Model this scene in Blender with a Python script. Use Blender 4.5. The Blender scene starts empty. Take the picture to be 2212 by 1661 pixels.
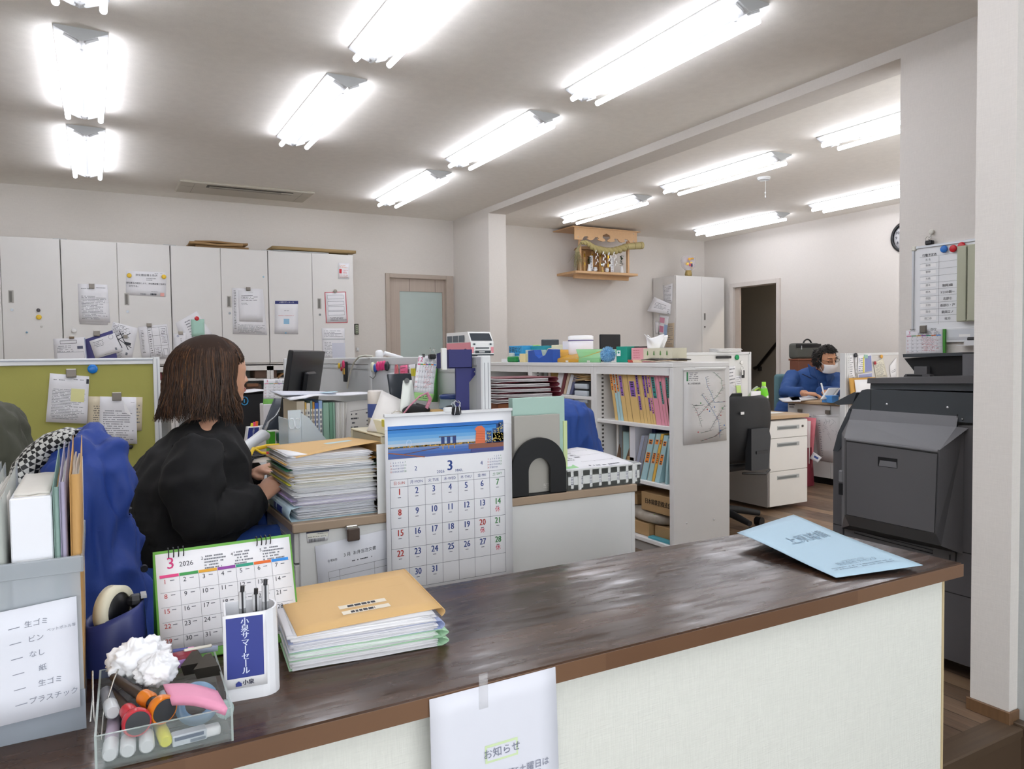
import bpy,bmesh,math,random
from mathutils import Vector,Matrix,noise,geometry
from mathutils.bvhtree import BVHTree
R_=random.Random(7)
C=bpy.context.scene.collection
S=bpy.context.scene
D2R=math.pi/180
# ---------------------------------------------------------------- camera, world, exposure
FPX,YAW,PIT,ROL,EYE=1620.49,0.506871,-0.038225,-0.012362,Vector((0,0,1.15))
fw=Vector((math.sin(YAW)*math.cos(PIT),math.cos(YAW)*math.cos(PIT),math.sin(PIT)))
_r=Vector((math.cos(YAW),-math.sin(YAW),0)); _u=_r.cross(fw)
rt=_r*math.cos(ROL)+_u*math.sin(ROL); up=-_r*math.sin(ROL)+_u*math.cos(ROL)
cd=bpy.data.cameras.new('camera'); cam=bpy.data.objects.new('camera',cd); C.objects.link(cam)
cd.sensor_width=36; cd.sensor_fit='HORIZONTAL'; cd.lens=36*FPX/2212; cd.clip_start=0.02; cd.clip_end=60
m=Matrix((rt,up,-fw)).transposed().to_4x4(); m.translation=EYE; cam.matrix_world=m
S.camera=cam
S.view_settings.view_transform='Standard'; S.view_settings.look='None'
S.view_settings.gamma=1; S.view_settings.use_curve_mapping=False
S.view_settings.exposure=0.56
TUBE_E=12.0
w=bpy.data.worlds.new('daylight'); S.world=w; w.use_nodes=True
bg=w.node_tree.nodes['Background']; bg.inputs[0].default_value=(0.93,0.96,1.0,1); bg.inputs[1].default_value=3.0
S.cycles.max_bounces=8; S.cycles.diffuse_bounces=5; S.cycles.transparent_max_bounces=16
S.cycles.sample_clamp_indirect=6
def at(px,py,X=None,Y=None,Z=None):
    """the world point on the plane X=, Y= or Z= that the photograph shows at pixel (px, py)"""
    d=fw+rt*((px-1106)/FPX)-up*((py-830.5)/FPX)
    t=(X-EYE.x)/d.x if X is not None else(Y-EYE.y)/d.y if Y is not None else(Z-EYE.z)/d.z
    return EYE+d*t
# ---------------------------------------------------------------- materials
MC={}
def lin(h):
    o=[]
    for i in(0,2,4):
        c=int(h[i:i+2],16)/255
        o.append(c/12.92 if c<=.04045 else((c+.055)/1.055)**2.4)
    return o
def mat(h,rough=.55,metal=0,var=0.0,vs=8.0,bump=0.0,bs=200.0,alpha=1,trans=0,emit=0,spec=None,ior=1.45,sub=0):
    k=(h,rough,metal,var,vs,bump,bs,alpha,trans,emit,spec,ior,sub)
    if k in MC:return MC[k]
    M=bpy.data.materials.new('surface_'+h); M.use_nodes=True
    nt=M.node_tree; N=nt.nodes; L=nt.links; b=N['Principled BSDF']
    c=lin(h); b.inputs['Base Color'].default_value=(*c,1)
    b.inputs['Roughness'].default_value=rough; b.inputs['Metallic'].default_value=metal
    if spec is not None:b.inputs['Specular IOR Level'].default_value=spec
    b.inputs['IOR'].default_value=ior
    if alpha<1:b.inputs['Alpha'].default_value=alpha
    if trans:b.inputs['Transmission Weight'].default_value=trans
    if sub:
        b.inputs['Subsurface Weight'].default_value=sub; b.inputs['Subsurface Radius'].default_value=(1,.35,.2)
        b.inputs['Subsurface Scale'].default_value=.01
    if emit:
        b.inputs['Emission Color'].default_value=(*c,1); b.inputs['Emission Strength'].default_value=emit
    tc=N.new('ShaderNodeTexCoord')
    nz=N.new('ShaderNodeTexNoise'); nz.inputs['Scale'].default_value=vs; nz.inputs['Detail'].default_value=4
    L.new(tc.outputs['Object'],nz.inputs['Vector'])
    v=var if var else .03
    mx=N.new('ShaderNodeMix'); mx.data_type='RGBA'
    mx.inputs[6].default_value=(*[x*(1-v)for x in c],1); mx.inputs[7].default_value=(*[min(1,x*(1+v))for x in c],1)
    L.new(nz.outputs['Fac'],mx.inputs[0]); L.new(mx.outputs[2],b.inputs['Base Color'])
    if bump:
        n2=N.new('ShaderNodeTexNoise'); n2.inputs['Scale'].default_value=bs; n2.inputs['Detail'].default_value=3
        L.new(tc.outputs['Object'],n2.inputs['Vector'])
        bp=N.new('ShaderNodeBump'); bp.inputs['Strength'].default_value=bump; bp.inputs['Distance'].default_value=.002
        L.new(n2.outputs['Fac'],bp.inputs['Height']); L.new(bp.outputs['Normal'],b.inputs['Normal'])
    MC[k]=M; return M
def nodes(name,rough=.5):
    M=bpy.data.materials.new(name); M.use_nodes=True
    b=M.node_tree.nodes['Principled BSDF']; b.inputs['Roughness'].default_value=rough
    tc=M.node_tree.nodes.new('ShaderNodeTexCoord')
    return M,M.node_tree.nodes,M.node_tree.links,b,tc
def ramp(N,stops):
    r=N.new('ShaderNodeValToRGB'); e=r.color_ramp.elements
    while len(e)<len(stops):e.new(.5)
    for i,(p,h)in enumerate(stops):
        e[i].position=p; e[i].color=(*lin(h),1)
    return r
def mapping(N,L,src,scale=(1,1,1),rot=(0,0,0)):
    mp=N.new('ShaderNodeMapping'); mp.inputs['Scale'].default_value=scale; mp.inputs['Rotation'].default_value=rot
    L.new(src,mp.inputs['Vector']); return mp.outputs['Vector']
def planks(name,cols,plank_w,plank_l,rough,rot=0.0,gloss_var=0.0,mortar=.004,seam='2a2018',grain=60,worn=0.0):
    """boards laid along local x (turned by rot) with per-board tone, grain and seams"""
    M,N,L,b,tc=nodes(name,rough)
    v=mapping(N,L,tc.outputs['Object'],rot=(0,0,rot))
    br=N.new('ShaderNodeTexBrick'); br.inputs['Scale'].default_value=1
    br.inputs['Brick Width'].default_value=plank_l; br.inputs['Row Height'].default_value=plank_w
    br.inputs['Mortar Size'].default_value=mortar*.5; br.inputs['Mortar Smooth'].default_value=.3
    br.inputs['Color1'].default_value=(0,0,0,1); br.inputs['Color2'].default_value=(1,1,1,1)
    br.inputs['Mortar'].default_value=(.5,.5,.5,1); br.offset=.37; br.squash=1
    L.new(v,br.inputs['Vector'])
    gv=mapping(N,L,v,scale=(1.6,grain,1))
    nz=N.new('ShaderNodeTexNoise'); nz.inputs['Scale'].default_value=1.5; nz.inputs['Detail'].default_value=6
    L.new(gv,nz.inputs['Vector'])
    ad=N.new('ShaderNodeMix'); ad.data_type='RGBA'; ad.inputs[0].default_value=.45
    L.new(nz.outputs['Color'],ad.inputs[6]); L.new(br.outputs['Color'],ad.inputs[7])
    bw=N.new('ShaderNodeRGBToBW'); L.new(ad.outputs[2],bw.inputs[0])
    rp=ramp(N,[(.25,cols[0]),(.5,cols[1]),(.75,cols[2])]); L.new(bw.outputs[0],rp.inputs[0])
    mm=N.new('ShaderNodeMix'); mm.data_type='RGBA'; mm.inputs[7].default_value=(*lin(seam),1)
    L.new(br.outputs['Fac'],mm.inputs[0]); L.new(rp.outputs[0],mm.inputs[6])
    out=mm.outputs[2]
    L.new(out,b.inputs['Base Color'])
    bp=N.new('ShaderNodeBump'); bp.inputs['Strength'].default_value=.25; bp.inputs['Distance'].default_value=.001
    L.new(bw.outputs[0],bp.inputs['Height']); L.new(bp.outputs['Normal'],b.inputs['Normal'])
    if gloss_var:
        n2=N.new('ShaderNodeTexNoise'); n2.inputs['Scale'].default_value=9; n2.inputs['Detail'].default_value=8
        L.new(mapping(N,L,v,scale=(1,5,1)),n2.inputs['Vector'])
        mr=N.new('ShaderNodeMapRange'); mr.inputs[1].default_value=.3; mr.inputs[2].default_value=.7
        mr.inputs[3].default_value=rough-gloss_var; mr.inputs[4].default_value=rough+gloss_var
        L.new(n2.outputs['Fac'],mr.inputs[0]); L.new(mr.outputs[0],b.inputs['Roughness'])
    return M
def wallpaper(name,h,strength=.5,scale=1.0):
    """woven-look wallpaper: fine crossing threads as bump and a very slight tone"""
    M,N,L,b,tc=nodes(name,.8); b.inputs['Specular IOR Level'].default_value=.25
    hs=[]
    for sc in((300*scale,300*scale,30*scale),(30*scale,30*scale,420*scale)):
        n=N.new('ShaderNodeTexNoise'); n.inputs['Scale'].default_value=1; n.inputs['Detail'].default_value=2
        L.new(mapping(N,L,tc.outputs['Object'],scale=sc),n.inputs['Vector']); hs.append(n.outputs['Fac'])
    ad=N.new('ShaderNodeMath'); ad.operation='ADD'; L.new(hs[0],ad.inputs[0]); L.new(hs[1],ad.inputs[1])
    bp=N.new('ShaderNodeBump'); bp.inputs['Strength'].default_value=strength; bp.inputs['Distance'].default_value=.0012
    L.new(ad.outputs[0],bp.inputs['Height']); L.new(bp.outputs['Normal'],b.inputs['Normal'])
    c=lin(h); mx=N.new('ShaderNodeMix'); mx.data_type='RGBA'
    mx.inputs[6].default_value=(*[x*.97 for x in c],1); mx.inputs[7].default_value=(*[min(1,x*1.03)for x in c],1)
    mr=N.new('ShaderNodeMapRange'); mr.inputs[1].default_value=.7; mr.inputs[2].default_value=1.3
    L.new(ad.outputs[0],mr.inputs[0]); L.new(mr.outputs[0],mx.inputs[0]); L.new(mx.outputs[2],b.inputs['Base Color'])
    return M
# ---------------------------------------------------------------- mesh building
FONT={}
def glyphs(s):
    if s in FONT:return FONT[s]
    cu=bpy.data.curves.new('t','FONT'); cu.body=s; cu.resolution_u=2; cu.align_x='CENTER'; cu.align_y='CENTER'
    o=bpy.data.objects.new('t',cu); C.objects.link(o)
    dg=bpy.context.evaluated_depsgraph_get(); me=bpy.data.meshes.new_from_object(o.evaluated_get(dg))
    vs=[v.co.copy()for v in me.vertices]; fs=[tuple(p.vertices)for p in me.polygons]
    bpy.data.objects.remove(o); bpy.data.curves.remove(cu); bpy.data.meshes.remove(me)
    FONT[s]=(vs,fs); return FONT[s]
WM={}
def T(x=0,y=0,z=0,rx=0,ry=0,rz=0,s=1):
    return Matrix.Translation((x,y,z))@Matrix.Rotation(rz,4,'Z')@Matrix.Rotation(ry,4,'Y')@Matrix.Rotation(rx,4,'X')@Matrix.Scale(s,4)
def frame(o,ex,ey,ez=None):
    ex=Vector(ex).normalized(); ey=Vector(ey); ey=(ey-ex*ey.dot(ex)).normalized(); ez=ex.cross(ey)
    m=Matrix((ex,ey,ez)).transposed().to_4x4(); m.translation=Vector(o); return m
class MB:
    def __init__(s,M=None):s.v=[]; s.f=[]; s.mi=[]; s.sm=[]; s.mats=[]; s.M=M or Matrix.Identity(4)
    def mid(s,m):
        if m not in s.mats:s.mats.append(m)
        return s.mats.index(m)
    def add(s,vs,fs,m,smooth=False,M=None):
        T_=s.M@M if M is not None else s.M
        n=len(s.v); s.v+=[T_@Vector(v)for v in vs]; i=s.mid(m)
        for f in fs:s.f.append(tuple(n+k for k in f)); s.mi.append(i); s.sm.append(smooth)
        return s
    def box(s,x0,y0,z0,x1,y1,z1,m,bev=0,M=None,seg=1):
        if x0>x1:x0,x1=x1,x0
        if y0>y1:y0,y1=y1,y0
        if z0>z1:z0,z1=z1,z0
        if bev:
            bm=bmesh.new(); bmesh.ops.create_cube(bm,size=1)
            for v in bm.verts:v.co=Vector(((x0+x1)/2+v.co.x*(x1-x0),(y0+y1)/2+v.co.y*(y1-y0),(z0+z1)/2+v.co.z*(z1-z0)))
            bmesh.ops.bevel(bm,geom=bm.edges[:],offset=min(bev,.49*min(x1-x0,y1-y0,z1-z0)),segments=seg,affect='EDGES',profile=.5)
            bm.verts.index_update()
            r=s.add([v.co.copy()for v in bm.verts],[[v.index for v in f.verts]for f in bm.faces],m,seg>1,M); bm.free(); return r
        v=[(x0,y0,z0),(x1,y0,z0),(x1,y1,z0),(x0,y1,z0),(x0,y0,z1),(x1,y0,z1),(x1,y1,z1),(x0,y1,z1)]
        return s.add(v,[(3,2,1,0),(4,5,6,7),(0,1,5,4),(1,2,6,5),(2,3,7,6),(3,0,4,7)],m,False,M)
    def tube(s,pts,r,m,n=8,closed=False,caps=True,flat=1.0,M=None,smooth=True,upv=None):
        pts=[Vector(p)for p in pts]; k=len(pts); rs=r if isinstance(r,(list,tuple))else[r]*k
        vs=[]; fs=[]; nrm=None
        for i,p in enumerate(pts):
            a=pts[(i-1)%k]if(closed or i)else p; b=pts[(i+1)%k]if(closed or i<k-1)else p
            t=(b-a); t=t.normalized()if t.length>1e-9 else Vector((0,0,1))
            if upv is not None:nrm=Vector(upv)
            if nrm is None:nrm=Vector((0,0,1))if abs(t.z)<.9 else Vector((1,0,0))
            nrm=nrm-t*nrm.dot(t)
            if nrm.length<1e-6:nrm=t.orthogonal()
            nrm.normalize(); bi=t.cross(nrm)
            for j in range(n):
                an=2*math.pi*j/n; vs.append(p+nrm*(math.cos(an)*rs[i]*flat)+bi*(math.sin(an)*rs[i]))
        for i in range(k if closed else k-1):
            for j in range(n):
                a=i*n+j; b=i*n+(j+1)%n; c=((i+1)%k)*n+(j+1)%n; d=((i+1)%k)*n+j
                fs.append((a,b,c,d))
        s.add(vs,fs,m,smooth,M)
        if caps and not closed:
            s.add(vs[:n],[tuple(range(n))[::-1]],m,False,M); s.add(vs[-n:],[tuple(range(n))],m,False,M)
        return s
    def cyl(s,p0,p1,r,m,r2=None,n=16,M=None,smooth=True):
        return s.tube([p0,p1],[r,r if r2 is None else r2],m,n=n,M=M,smooth=smooth)
    def lathe(s,prof,m,c=(0,0,0),n=24,M=None,smooth=True,sx=1,sy=1):
        vs=[]; fs=[]; c=Vector(c)
        for(r,z)in prof:
            for j in range(n):
                a=2*math.pi*j/n; vs.append(c+Vector((math.cos(a)*r*sx,math.sin(a)*r*sy,z)))
        for i in range(len(prof)-1):
            for j in range(n):fs.append((i*n+j,i*n+(j+1)%n,(i+1)*n+(j+1)%n,(i+1)*n+j))
        return s.add(vs,fs,m,smooth,M)
    def ellip(s,c,r,m,n=16,M=None,rot=None):
        if isinstance(r,(int,float)):r=(r,r,r)
        c=Vector(c); vs=[]; fs=[]; k=n//2
        for i in range(k+1):
            th=math.pi*i/k
            for j in range(n):
                a=2*math.pi*j/n; p=Vector((math.sin(th)*math.cos(a)*r[0],math.sin(th)*math.sin(a)*r[1],-math.cos(th)*r[2]))
                if rot is not None:p=rot@p
                vs.append(c+p)
        for i in range(k):
            for j in range(n):fs.append((i*n+j,i*n+(j+1)%n,(i+1)*n+(j+1)%n,(i+1)*n+j))
        return s.add(vs,fs,m,True,M)
    def prism(s,poly,d,m,M=None,smooth=False,m2=None):
        """poly in the local xy plane, extruded by d along local z"""
        p3=[Vector((a,b,0))for a,b in poly]; tr=geometry.tessellate_polygon([p3]); n=len(poly)
        area=sum(poly[i][0]*poly[(i+1)%n][1]-poly[(i+1)%n][0]*poly[i][1]for i in range(n))
        vs=[(a,b,0)for a,b in poly]+[(a,b,d)for a,b in poly]
        top=[]; bot=[]
        for t in tr:
            a,b,c=[p3[i]for i in t]
            ccw=(b-a).cross(c-a).z>0
            t=tuple(t)if ccw else tuple(t)[::-1]
            top.append(tuple(i+n for i in t)); bot.append(t[::-1])
        sd=[(i,(i+1)%n,(i+1)%n+n,i+n)for i in range(n)]
        if area<0:sd=[f[::-1]for f in sd]
        if d<0:top=[f[::-1]for f in top]; bot=[f[::-1]for f in bot]; sd=[f[::-1]for f in sd]
        s.add(vs,top+bot,m2 or m,False,M); return s.add(vs,sd,m,smooth,M)
    def grid(s,fn,nu,nv,m,M=None,smooth=True):
        vs=[fn(i/nu,j/nv)for j in range(nv+1)for i in range(nu+1)]
        fs=[(j*(nu+1)+i,j*(nu+1)+i+1,(j+1)*(nu+1)+i+1,(j+1)*(nu+1)+i)for j in range(nv)for i in range(nu)]
        return s.add(vs,fs,m,smooth,M)
    def slab(s,fn,nu,nv,m,th=.0012,M=None,smooth=True):
        """a grid surface with real thickness th"""
        P=[[Vector(fn(i/nu,j/nv))for i in range(nu+1)]for j in range(nv+1)]
        vs=[]; q=[]
        for j in range(nv+1):
            for i in range(nu+1):
                du=P[j][min(i+1,nu)]-P[j][max(i-1,0)]; dv=P[min(j+1,nv)][i]-P[max(j-1,0)][i]
                nn=du.cross(dv); nn=nn.normalized()if nn.length>1e-12 else Vector((0,0,1))
                vs.append(P[j][i]); q.append(P[j][i]-nn*th)
        K=len(vs); W=nu+1; fs=[]
        for j in range(nv):
            for i in range(nu):
                a=j*W+i; f=(a,a+1,a+W+1,a+W); fs.append(f); fs.append(tuple(K+k for k in f[::-1]))
        for i in range(nu):fs.append((i+1,i,K+i,K+i+1)); a=nv*W+i; fs.append((a,a+1,K+a+1,K+a))
        for j in range(nv):a=j*W; fs.append((a,a+W,K+a+W,K+a)); b=a+nu; fs.append((b+W,b,K+b,K+b+W))
        return s.add(vs+q,fs,m,smooth,M)
    def text(s,body,size,m,M=None,sx=1.0,bold=0):
        vs,fs=glyphs(body)
        s.add([(v.x*size*sx,v.y*size,0)for v in vs],fs,m,False,M)
        if bold:s.add([(v.x*size*sx+bold,v.y*size,0.00002)for v in vs],fs,m,False,M)
        return s
    def build(s,name,parent=None,label=None,cat=None,group=None,kind=None,local=False,origin=None):
        me=bpy.data.meshes.new(name)
        if parent is not None:
            W=WM[parent.name]
            vs=s.v if local else[W.inverted()@v for v in s.v]
        else:
            if origin is None:
                lo=[min(v[i]for v in s.v)for i in range(3)]; hi=[max(v[i]for v in s.v)for i in range(3)]
                origin=Vector(((lo[0]+hi[0])/2,(lo[1]+hi[1])/2,lo[2]))
            W=Matrix.Translation(origin); vs=[v-Vector(origin)for v in s.v]
        me.from_pydata([tuple(v)for v in vs],[],s.f)
        for m in s.mats:me.materials.append(m)
        me.polygons.foreach_set('material_index',s.mi); me.polygons.foreach_set('use_smooth',s.sm); me.update()
        o=bpy.data.objects.new(name,me); C.objects.link(o)
        if parent is not None:o.parent=parent
        else:o.location=W.translation
        WM[o.name]=W
        if label:o['label']=label
        if cat:o['category']=cat
        if group:o['group']=group
        if kind:o['kind']=kind
        return o
def thing(name,label,cat,loc=(0,0,0),rz=0,group=None,rx=0,ry=0):
    o=bpy.data.objects.new(name,None); C.objects.link(o); o.empty_display_size=.05
    m=T(*loc,rx=rx,ry=ry,rz=rz); o.location=loc; o.rotation_euler=m.to_euler(); WM[o.name]=m
    o['label']=label; o['category']=cat
    if group:o['group']=group
    return o
def copy_tree(o,loc=None,rz=None,label=None,group=None,parent=None):
    c=o.copy(); C.objects.link(c)
    if parent is not None:c.parent=parent
    if loc is not None:c.location=loc
    if rz is not None:c.rotation_euler=(0,0,rz)
    if label:c['label']=label
    if group:c['group']=group
    for ch in o.children:copy_tree(ch,parent=c)
    return c
def baked(mb,mods,name,mat_=None,parent=None,**k):
    """evaluate modifiers (name, {props}) on the mesh and keep the result"""
    o=mb.build('tmp',origin=(0,0,0))
    for t,pr in mods:
        md=o.modifiers.new(t,t)
        for a,b in pr.items():setattr(md,a,b)
    dg=bpy.context.evaluated_depsgraph_get(); me=bpy.data.meshes.new_from_object(o.evaluated_get(dg))
    q=MB(); m=mat_ or mb.mats[0]
    q.add([v.co.copy()for v in me.vertices],[tuple(p.vertices)for p in me.polygons],m,True)
    bpy.data.objects.remove(o); bpy.data.meshes.remove(me)
    return q
# ---------------------------------------------------------------- printed sheets
INK=mat('3a3c44',.8); GREYINK=mat('777a82',.8); RED=mat('c8323c',.7); BLUEI=mat('2c4486',.7)
PAPER=mat('e6e6ea',.7,bump=.05,bs=60)
def dashes(q,u0,v0,u1,v1,n,dens=.8,ink=None,th=.35,rnd=None,L=.012):
    """rows of tiny marks standing for print too small to read"""
    ink=ink or GREYINK; rnd=rnd or R_
    for i in range(n):
        v=v0+(v1-v0)*(i+.5)/n; h=(v1-v0)/n*th; u=u0
        end=u1-(rnd.random()**2)*(u1-u0)*.45
        while u<end:
            l=(.3+rnd.random())*L*2
            if rnd.random()<dens:q.rect(u,v-h/2,min(u+l,end),v+h/2,ink)
            u+=l+L*.35
class Quad:
    """a sheet given by 4 corners (tl, tr, br, bl); u to the right, v down; prints lie on its front"""
    def __init__(s,c,mb,m=None,th=.0008,curl=0.0,nu=6,nv=6,front=None,lift=.0005,bump=None):
        s.c=[Vector(p)for p in c]; s.mb=mb
        n=(s.c[1]-s.c[0]).cross(s.c[3]-s.c[0]).normalized()*-1   # towards the reader when tl,tr,br,bl
        n=-(s.c[3]-s.c[0]).cross(s.c[1]-s.c[0]).normalized()*-1
        if front is not None and n.dot(Vector(front))<0:n=-n
        s.n=n; s.curl=curl; s.lift=lift
        s.w=(s.c[1]-s.c[0]).length; s.h=(s.c[3]-s.c[0]).length
        s.bump=bump
        if m is not None:
            mb.slab(lambda u,v:s.p(u,v,0),nu,nv,m,th)if s._flip()else mb.slab(lambda u,v:s.p(1-u,v,0),nu,nv,m,th)
    def _flip(s):
        return((s.c[1]-s.c[0]).cross(s.c[3]-s.c[0])).dot(s.n)>0
    def p(s,u,v,k=1):
        a=s.c[0].lerp(s.c[1],u); b=s.c[3].lerp(s.c[2],u); q=a.lerp(b,v)
        e=s.curl*(v*v)if not s.bump else s.bump(u,v)
        return q+s.n*(s.lift*k+e)
    def poly(s,uv,m,k=1):
        ps=[s.p(u,v,k)for u,v in uv]; 
        nn=(ps[1]-ps[0]).cross(ps[2]-ps[0])
        f=tuple(range(len(ps)))
        s.mb.add(ps,[f if nn.dot(s.n)>0 else f[::-1]],m)
    def rect(s,u0,v0,u1,v1,m,k=1):s.poly([(u0,v0),(u1,v0),(u1,v1),(u0,v1)],m,k)
    def line(s,u0,v0,u1,v1,wd,m,k=1):
        a=Vector((u0*s.w,v0*s.h)); b=Vector((u1*s.w,v1*s.h)); d=(b-a)
        if d.length<1e-9:return
        d=d.normalized(); n=Vector((-d.y,d.x))*wd/2
        s.poly([((q.x)/s.w,(q.y)/s.h)for q in(a+n,b+n,b-n,a-n)],m,k)
    def text(s,body,u,v,h,m,k=1.5,rot=0,sx=1.0,bold=0,vertical=False,gap=1.05):
        """h: letter height as a share of the sheet height; body centred at u, v"""
        if vertical:
            for i,ch in enumerate(body):
                c='丨' if ch=='ー' else ch
                s.text(c,u,v+i*h*gap,h,m,k,rot,sx,bold)
            return
        vs,fs=glyphs(body); H=h*s.h*1.25; ca,sa=math.cos(rot),math.sin(rot)
        for bo in((0,bold)if bold else(0,)):
            ps=[]
            for q in vs:
                x=q.x*H*sx+bo; y=q.y*H
                ps.append(s.p(u+(x*ca-y*sa)/s.w,v-(x*sa+y*ca)/s.h,k+bo*20))
            f2=fs
            if not s._txt():f2=[f[::-1]for f in fs]
            s.mb.add(ps,f2,m)
    def _txt(s):
        ex=s.c[1]-s.c[0]; ey=s.c[0]-s.c[3]
        return ex.cross(ey).dot(s.n)>0
def px4(pts,**k):return[at(x,y,**k)for x,y in pts]
def sheet(name,label,cat,corners,pl,draw=None,m=None,th=.0008,group=None,off=0.0,curl=0,parent=None,front=None,nu=4,nv=4,bump=None,build=True):
    """a flat printed sheet whose corners are read off the photograph on a real plane pl={'Y':..}"""
    c=px4(corners,**pl)if pl else[Vector(p)for p in corners]
    mb=MB(); q=Quad(c,mb,m or PAPER,th,curl,nu,nv,front=front or(EYE-c[0]),bump=bump)
    if off:
        for i in range(len(mb.v)):mb.v[i]=mb.v[i]+q.n*off
        q.c=[p+q.n*off for p in q.c]
    if draw:draw(q)
    if not build:return mb
    return mb.build(name,parent=parent,label=label,cat=cat,group=group)

# ================================================================ THE ROOM
H=2.65
WALL=wallpaper('wallpaper','dcd7d1',.22); CEIL=wallpaper('ceiling_paper','f0ece5',.2,.6)
FLOOR=planks('floor_boards',['5c4a3c','7c6653','93795f'],.098,1.8,.38,rot=math.pi/2,gloss_var=.06)
TRIM=planks('trim_wood',['4a3c2f','5b4a3a','6c5946'],.2,3,.45)
TRIM2=planks('skirting_wood',['5f4630','75573c','89694b'],.2,3,.45)
FRAME=mat('b9aca0',.5,var=.06,vs=30); FRAME2=mat('cfc8c2',.5)
def st(q,name):return q.build(name,kind='structure',origin=(0,0,0))
q=MB(); q.box(-3,1.235,-.03,7.35,7.7,0,FLOOR); st(q,'floor')
q=MB(); q.box(-3,-3.2,-.2,2.6,1.21,-.15,mat('3d3733',.35,var=.2,vs=3,bump=.2)); st(q,'floor.001')
q=MB(); q.box(-3,1.237,-.15,2.43,1.212,-.006,TRIM); q.box(-3,1.205,-.028,2.43,1.29,.002,TRIM,.004); st(q,'trim_1')
q=MB(); q.box(2.43,-3.2,-.15,2.466,1.24,.01,TRIM,.003); st(q,'trim_2')
q=MB(); q.box(-3,-3.2,H,7.35,7.7,H+.05,CEIL); st(q,'ceiling')
q=MB()
q.box(-3,7.62,0,2.73,7.72,H,WALL); q.box(3.43,7.62,0,3.51,7.72,H,WALL); q.box(2.73,7.62,2.02,3.43,7.72,H,WALL); st(q,'wall_north')
q=MB(); q.box(3.51,6.77,0,3.71,7.72,H,WALL); st(q,'wall_wing')
q=MB(); q.box(3.71,7.6,0,7.3,7.7,H,WALL); st(q,'wall_northeast')
q=MB(); q.box(7.2,-3.2,0,7.3,6.35,H,WALL); q.box(7.2,7.07,0,7.3,7.7,H,WALL); q.box(7.2,6.35,2.0,7.3,7.07,H,WALL); st(q,'wall_east')
q=MB(); q.box(-3.1,-3.2,-.2,-3,7.7,H,WALL); st(q,'wall_west')
q=MB(); q.box(3.51,2.34,2.59,3.71,6.77,H,WALL); st(q,'trim_3')
q=MB(); q.box(3.51,-3.2,0,3.71,2.34,H,WALL); st(q,'wall_middle')
q=MB(); q.box(2.42,1.243,0,3.51,1.36,H,WALL); st(q,'wall_pillar')
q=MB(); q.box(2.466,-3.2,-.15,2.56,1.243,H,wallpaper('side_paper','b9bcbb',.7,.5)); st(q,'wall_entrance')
# entrance front behind the photographer: low wall and a wide glazed opening
q=MB(); q.box(-3,-3.3,-.2,2.6,-3.2,.1,WALL); q.box(-3,-3.3,2.3,2.6,-3.2,H,WALL); st(q,'wall_south')
q=MB()
for x in(-3,-1.15,.7,2.52):q.box(x,-3.29,.1,x+.06,-3.21,2.3,mat('9a9c9e',.35,.8))
st(q,'window_1')
q=MB(); q.box(2.6,-3.3,-.2,7.3,-3.2,H,WALL); st(q,'wall_southeast')
q=MB()   # skirting on the pillar end
for a in((2.411,1.235,2.42,1.369),(2.42,1.235,2.466,1.243)):q.box(a[0],a[1],0,a[2],a[3],.04,TRIM2,.002)
st(q,'baseboard_pillar')
q=MB(); q.box(3.71,7.588,0,7.2,7.6,.06,TRIM2); st(q,'baseboard_north')
q=MB(); q.box(7.188,2,0,7.2,6.31,.06,TRIM2); st(q,'baseboard_east')
# ---- door 1: pale wood frame, frosted pane
q=MB()
for a in((2.71,7.6,0,2.755,7.7,2.04),(3.41,7.6,0,3.495,7.7,2.04),(2.755,7.6,1.995,3.41,7.7,2.04)):q.box(*a,FRAME,.003)
door1=st(q,'door_1')
wood=planks('pale_door_wood',['a39588','b3a497','c0b2a6'],.3,2.5,.5,rot=math.pi/2)
q=MB(); q.box(2.755,7.66,.01,2.885,7.69,1.995,wood); q.box(3.385,7.66,.01,3.41,7.69,1.995,wood); q.box(2.885,7.66,1.86,3.385,7.69,1.995,wood); q.box(2.885,7.66,.01,3.385,7.69,.2,wood)
q.build('door_leaf',door1)
q=MB(); q.box(2.885,7.672,.2,3.385,7.678,1.86,mat('b9c8c4',.35,emit=.0)); q.build('frosted_pane',door1)
# ---- door 2: open doorway into a dark stair hall
q=MB()
for a in((7.17,6.31,0,7.32,6.36,2.04),(7.17,7.06,0,7.32,7.115,2.04),(7.17,6.36,1.985,7.32,7.06,2.04)):q.box(*a,FRAME2,.003)
door2=st(q,'door_2')
q=MB(); q.box(7.215,6.98,0,7.24,7.06,1.985,FRAME,.002); q.build('door_edge',door2)
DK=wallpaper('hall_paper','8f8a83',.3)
q=MB()
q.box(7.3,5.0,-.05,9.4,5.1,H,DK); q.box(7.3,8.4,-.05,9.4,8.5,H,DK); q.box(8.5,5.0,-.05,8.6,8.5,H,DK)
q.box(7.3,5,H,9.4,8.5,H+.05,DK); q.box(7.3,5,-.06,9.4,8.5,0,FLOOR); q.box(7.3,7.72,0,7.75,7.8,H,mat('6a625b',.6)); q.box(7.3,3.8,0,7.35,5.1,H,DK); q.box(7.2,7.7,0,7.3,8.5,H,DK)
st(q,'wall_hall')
t=thing('added_hall_lamp','round unseen lamp added to brighten the dark stair hall','ceiling light',(7.9,5.7,H)); q=MB(); q.lathe([(0,-.03),(.07,-.03),(.09,0),(0,0)],mat('fff2dd',.4,emit=170.0),(7.9,5.7,H),20); q.build('shade',t)  # unseen lamp, added only to lighten the dark hall
hr=thing('handrail','black sloping handrail on the wall of the dark hall seen through the doorway','handrail',(8.44,6.2,.9))
p0=at(1637,792,X=8.45); p1=at(1700,714,X=8.45); p2=at(1629,795,X=8.45)
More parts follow.
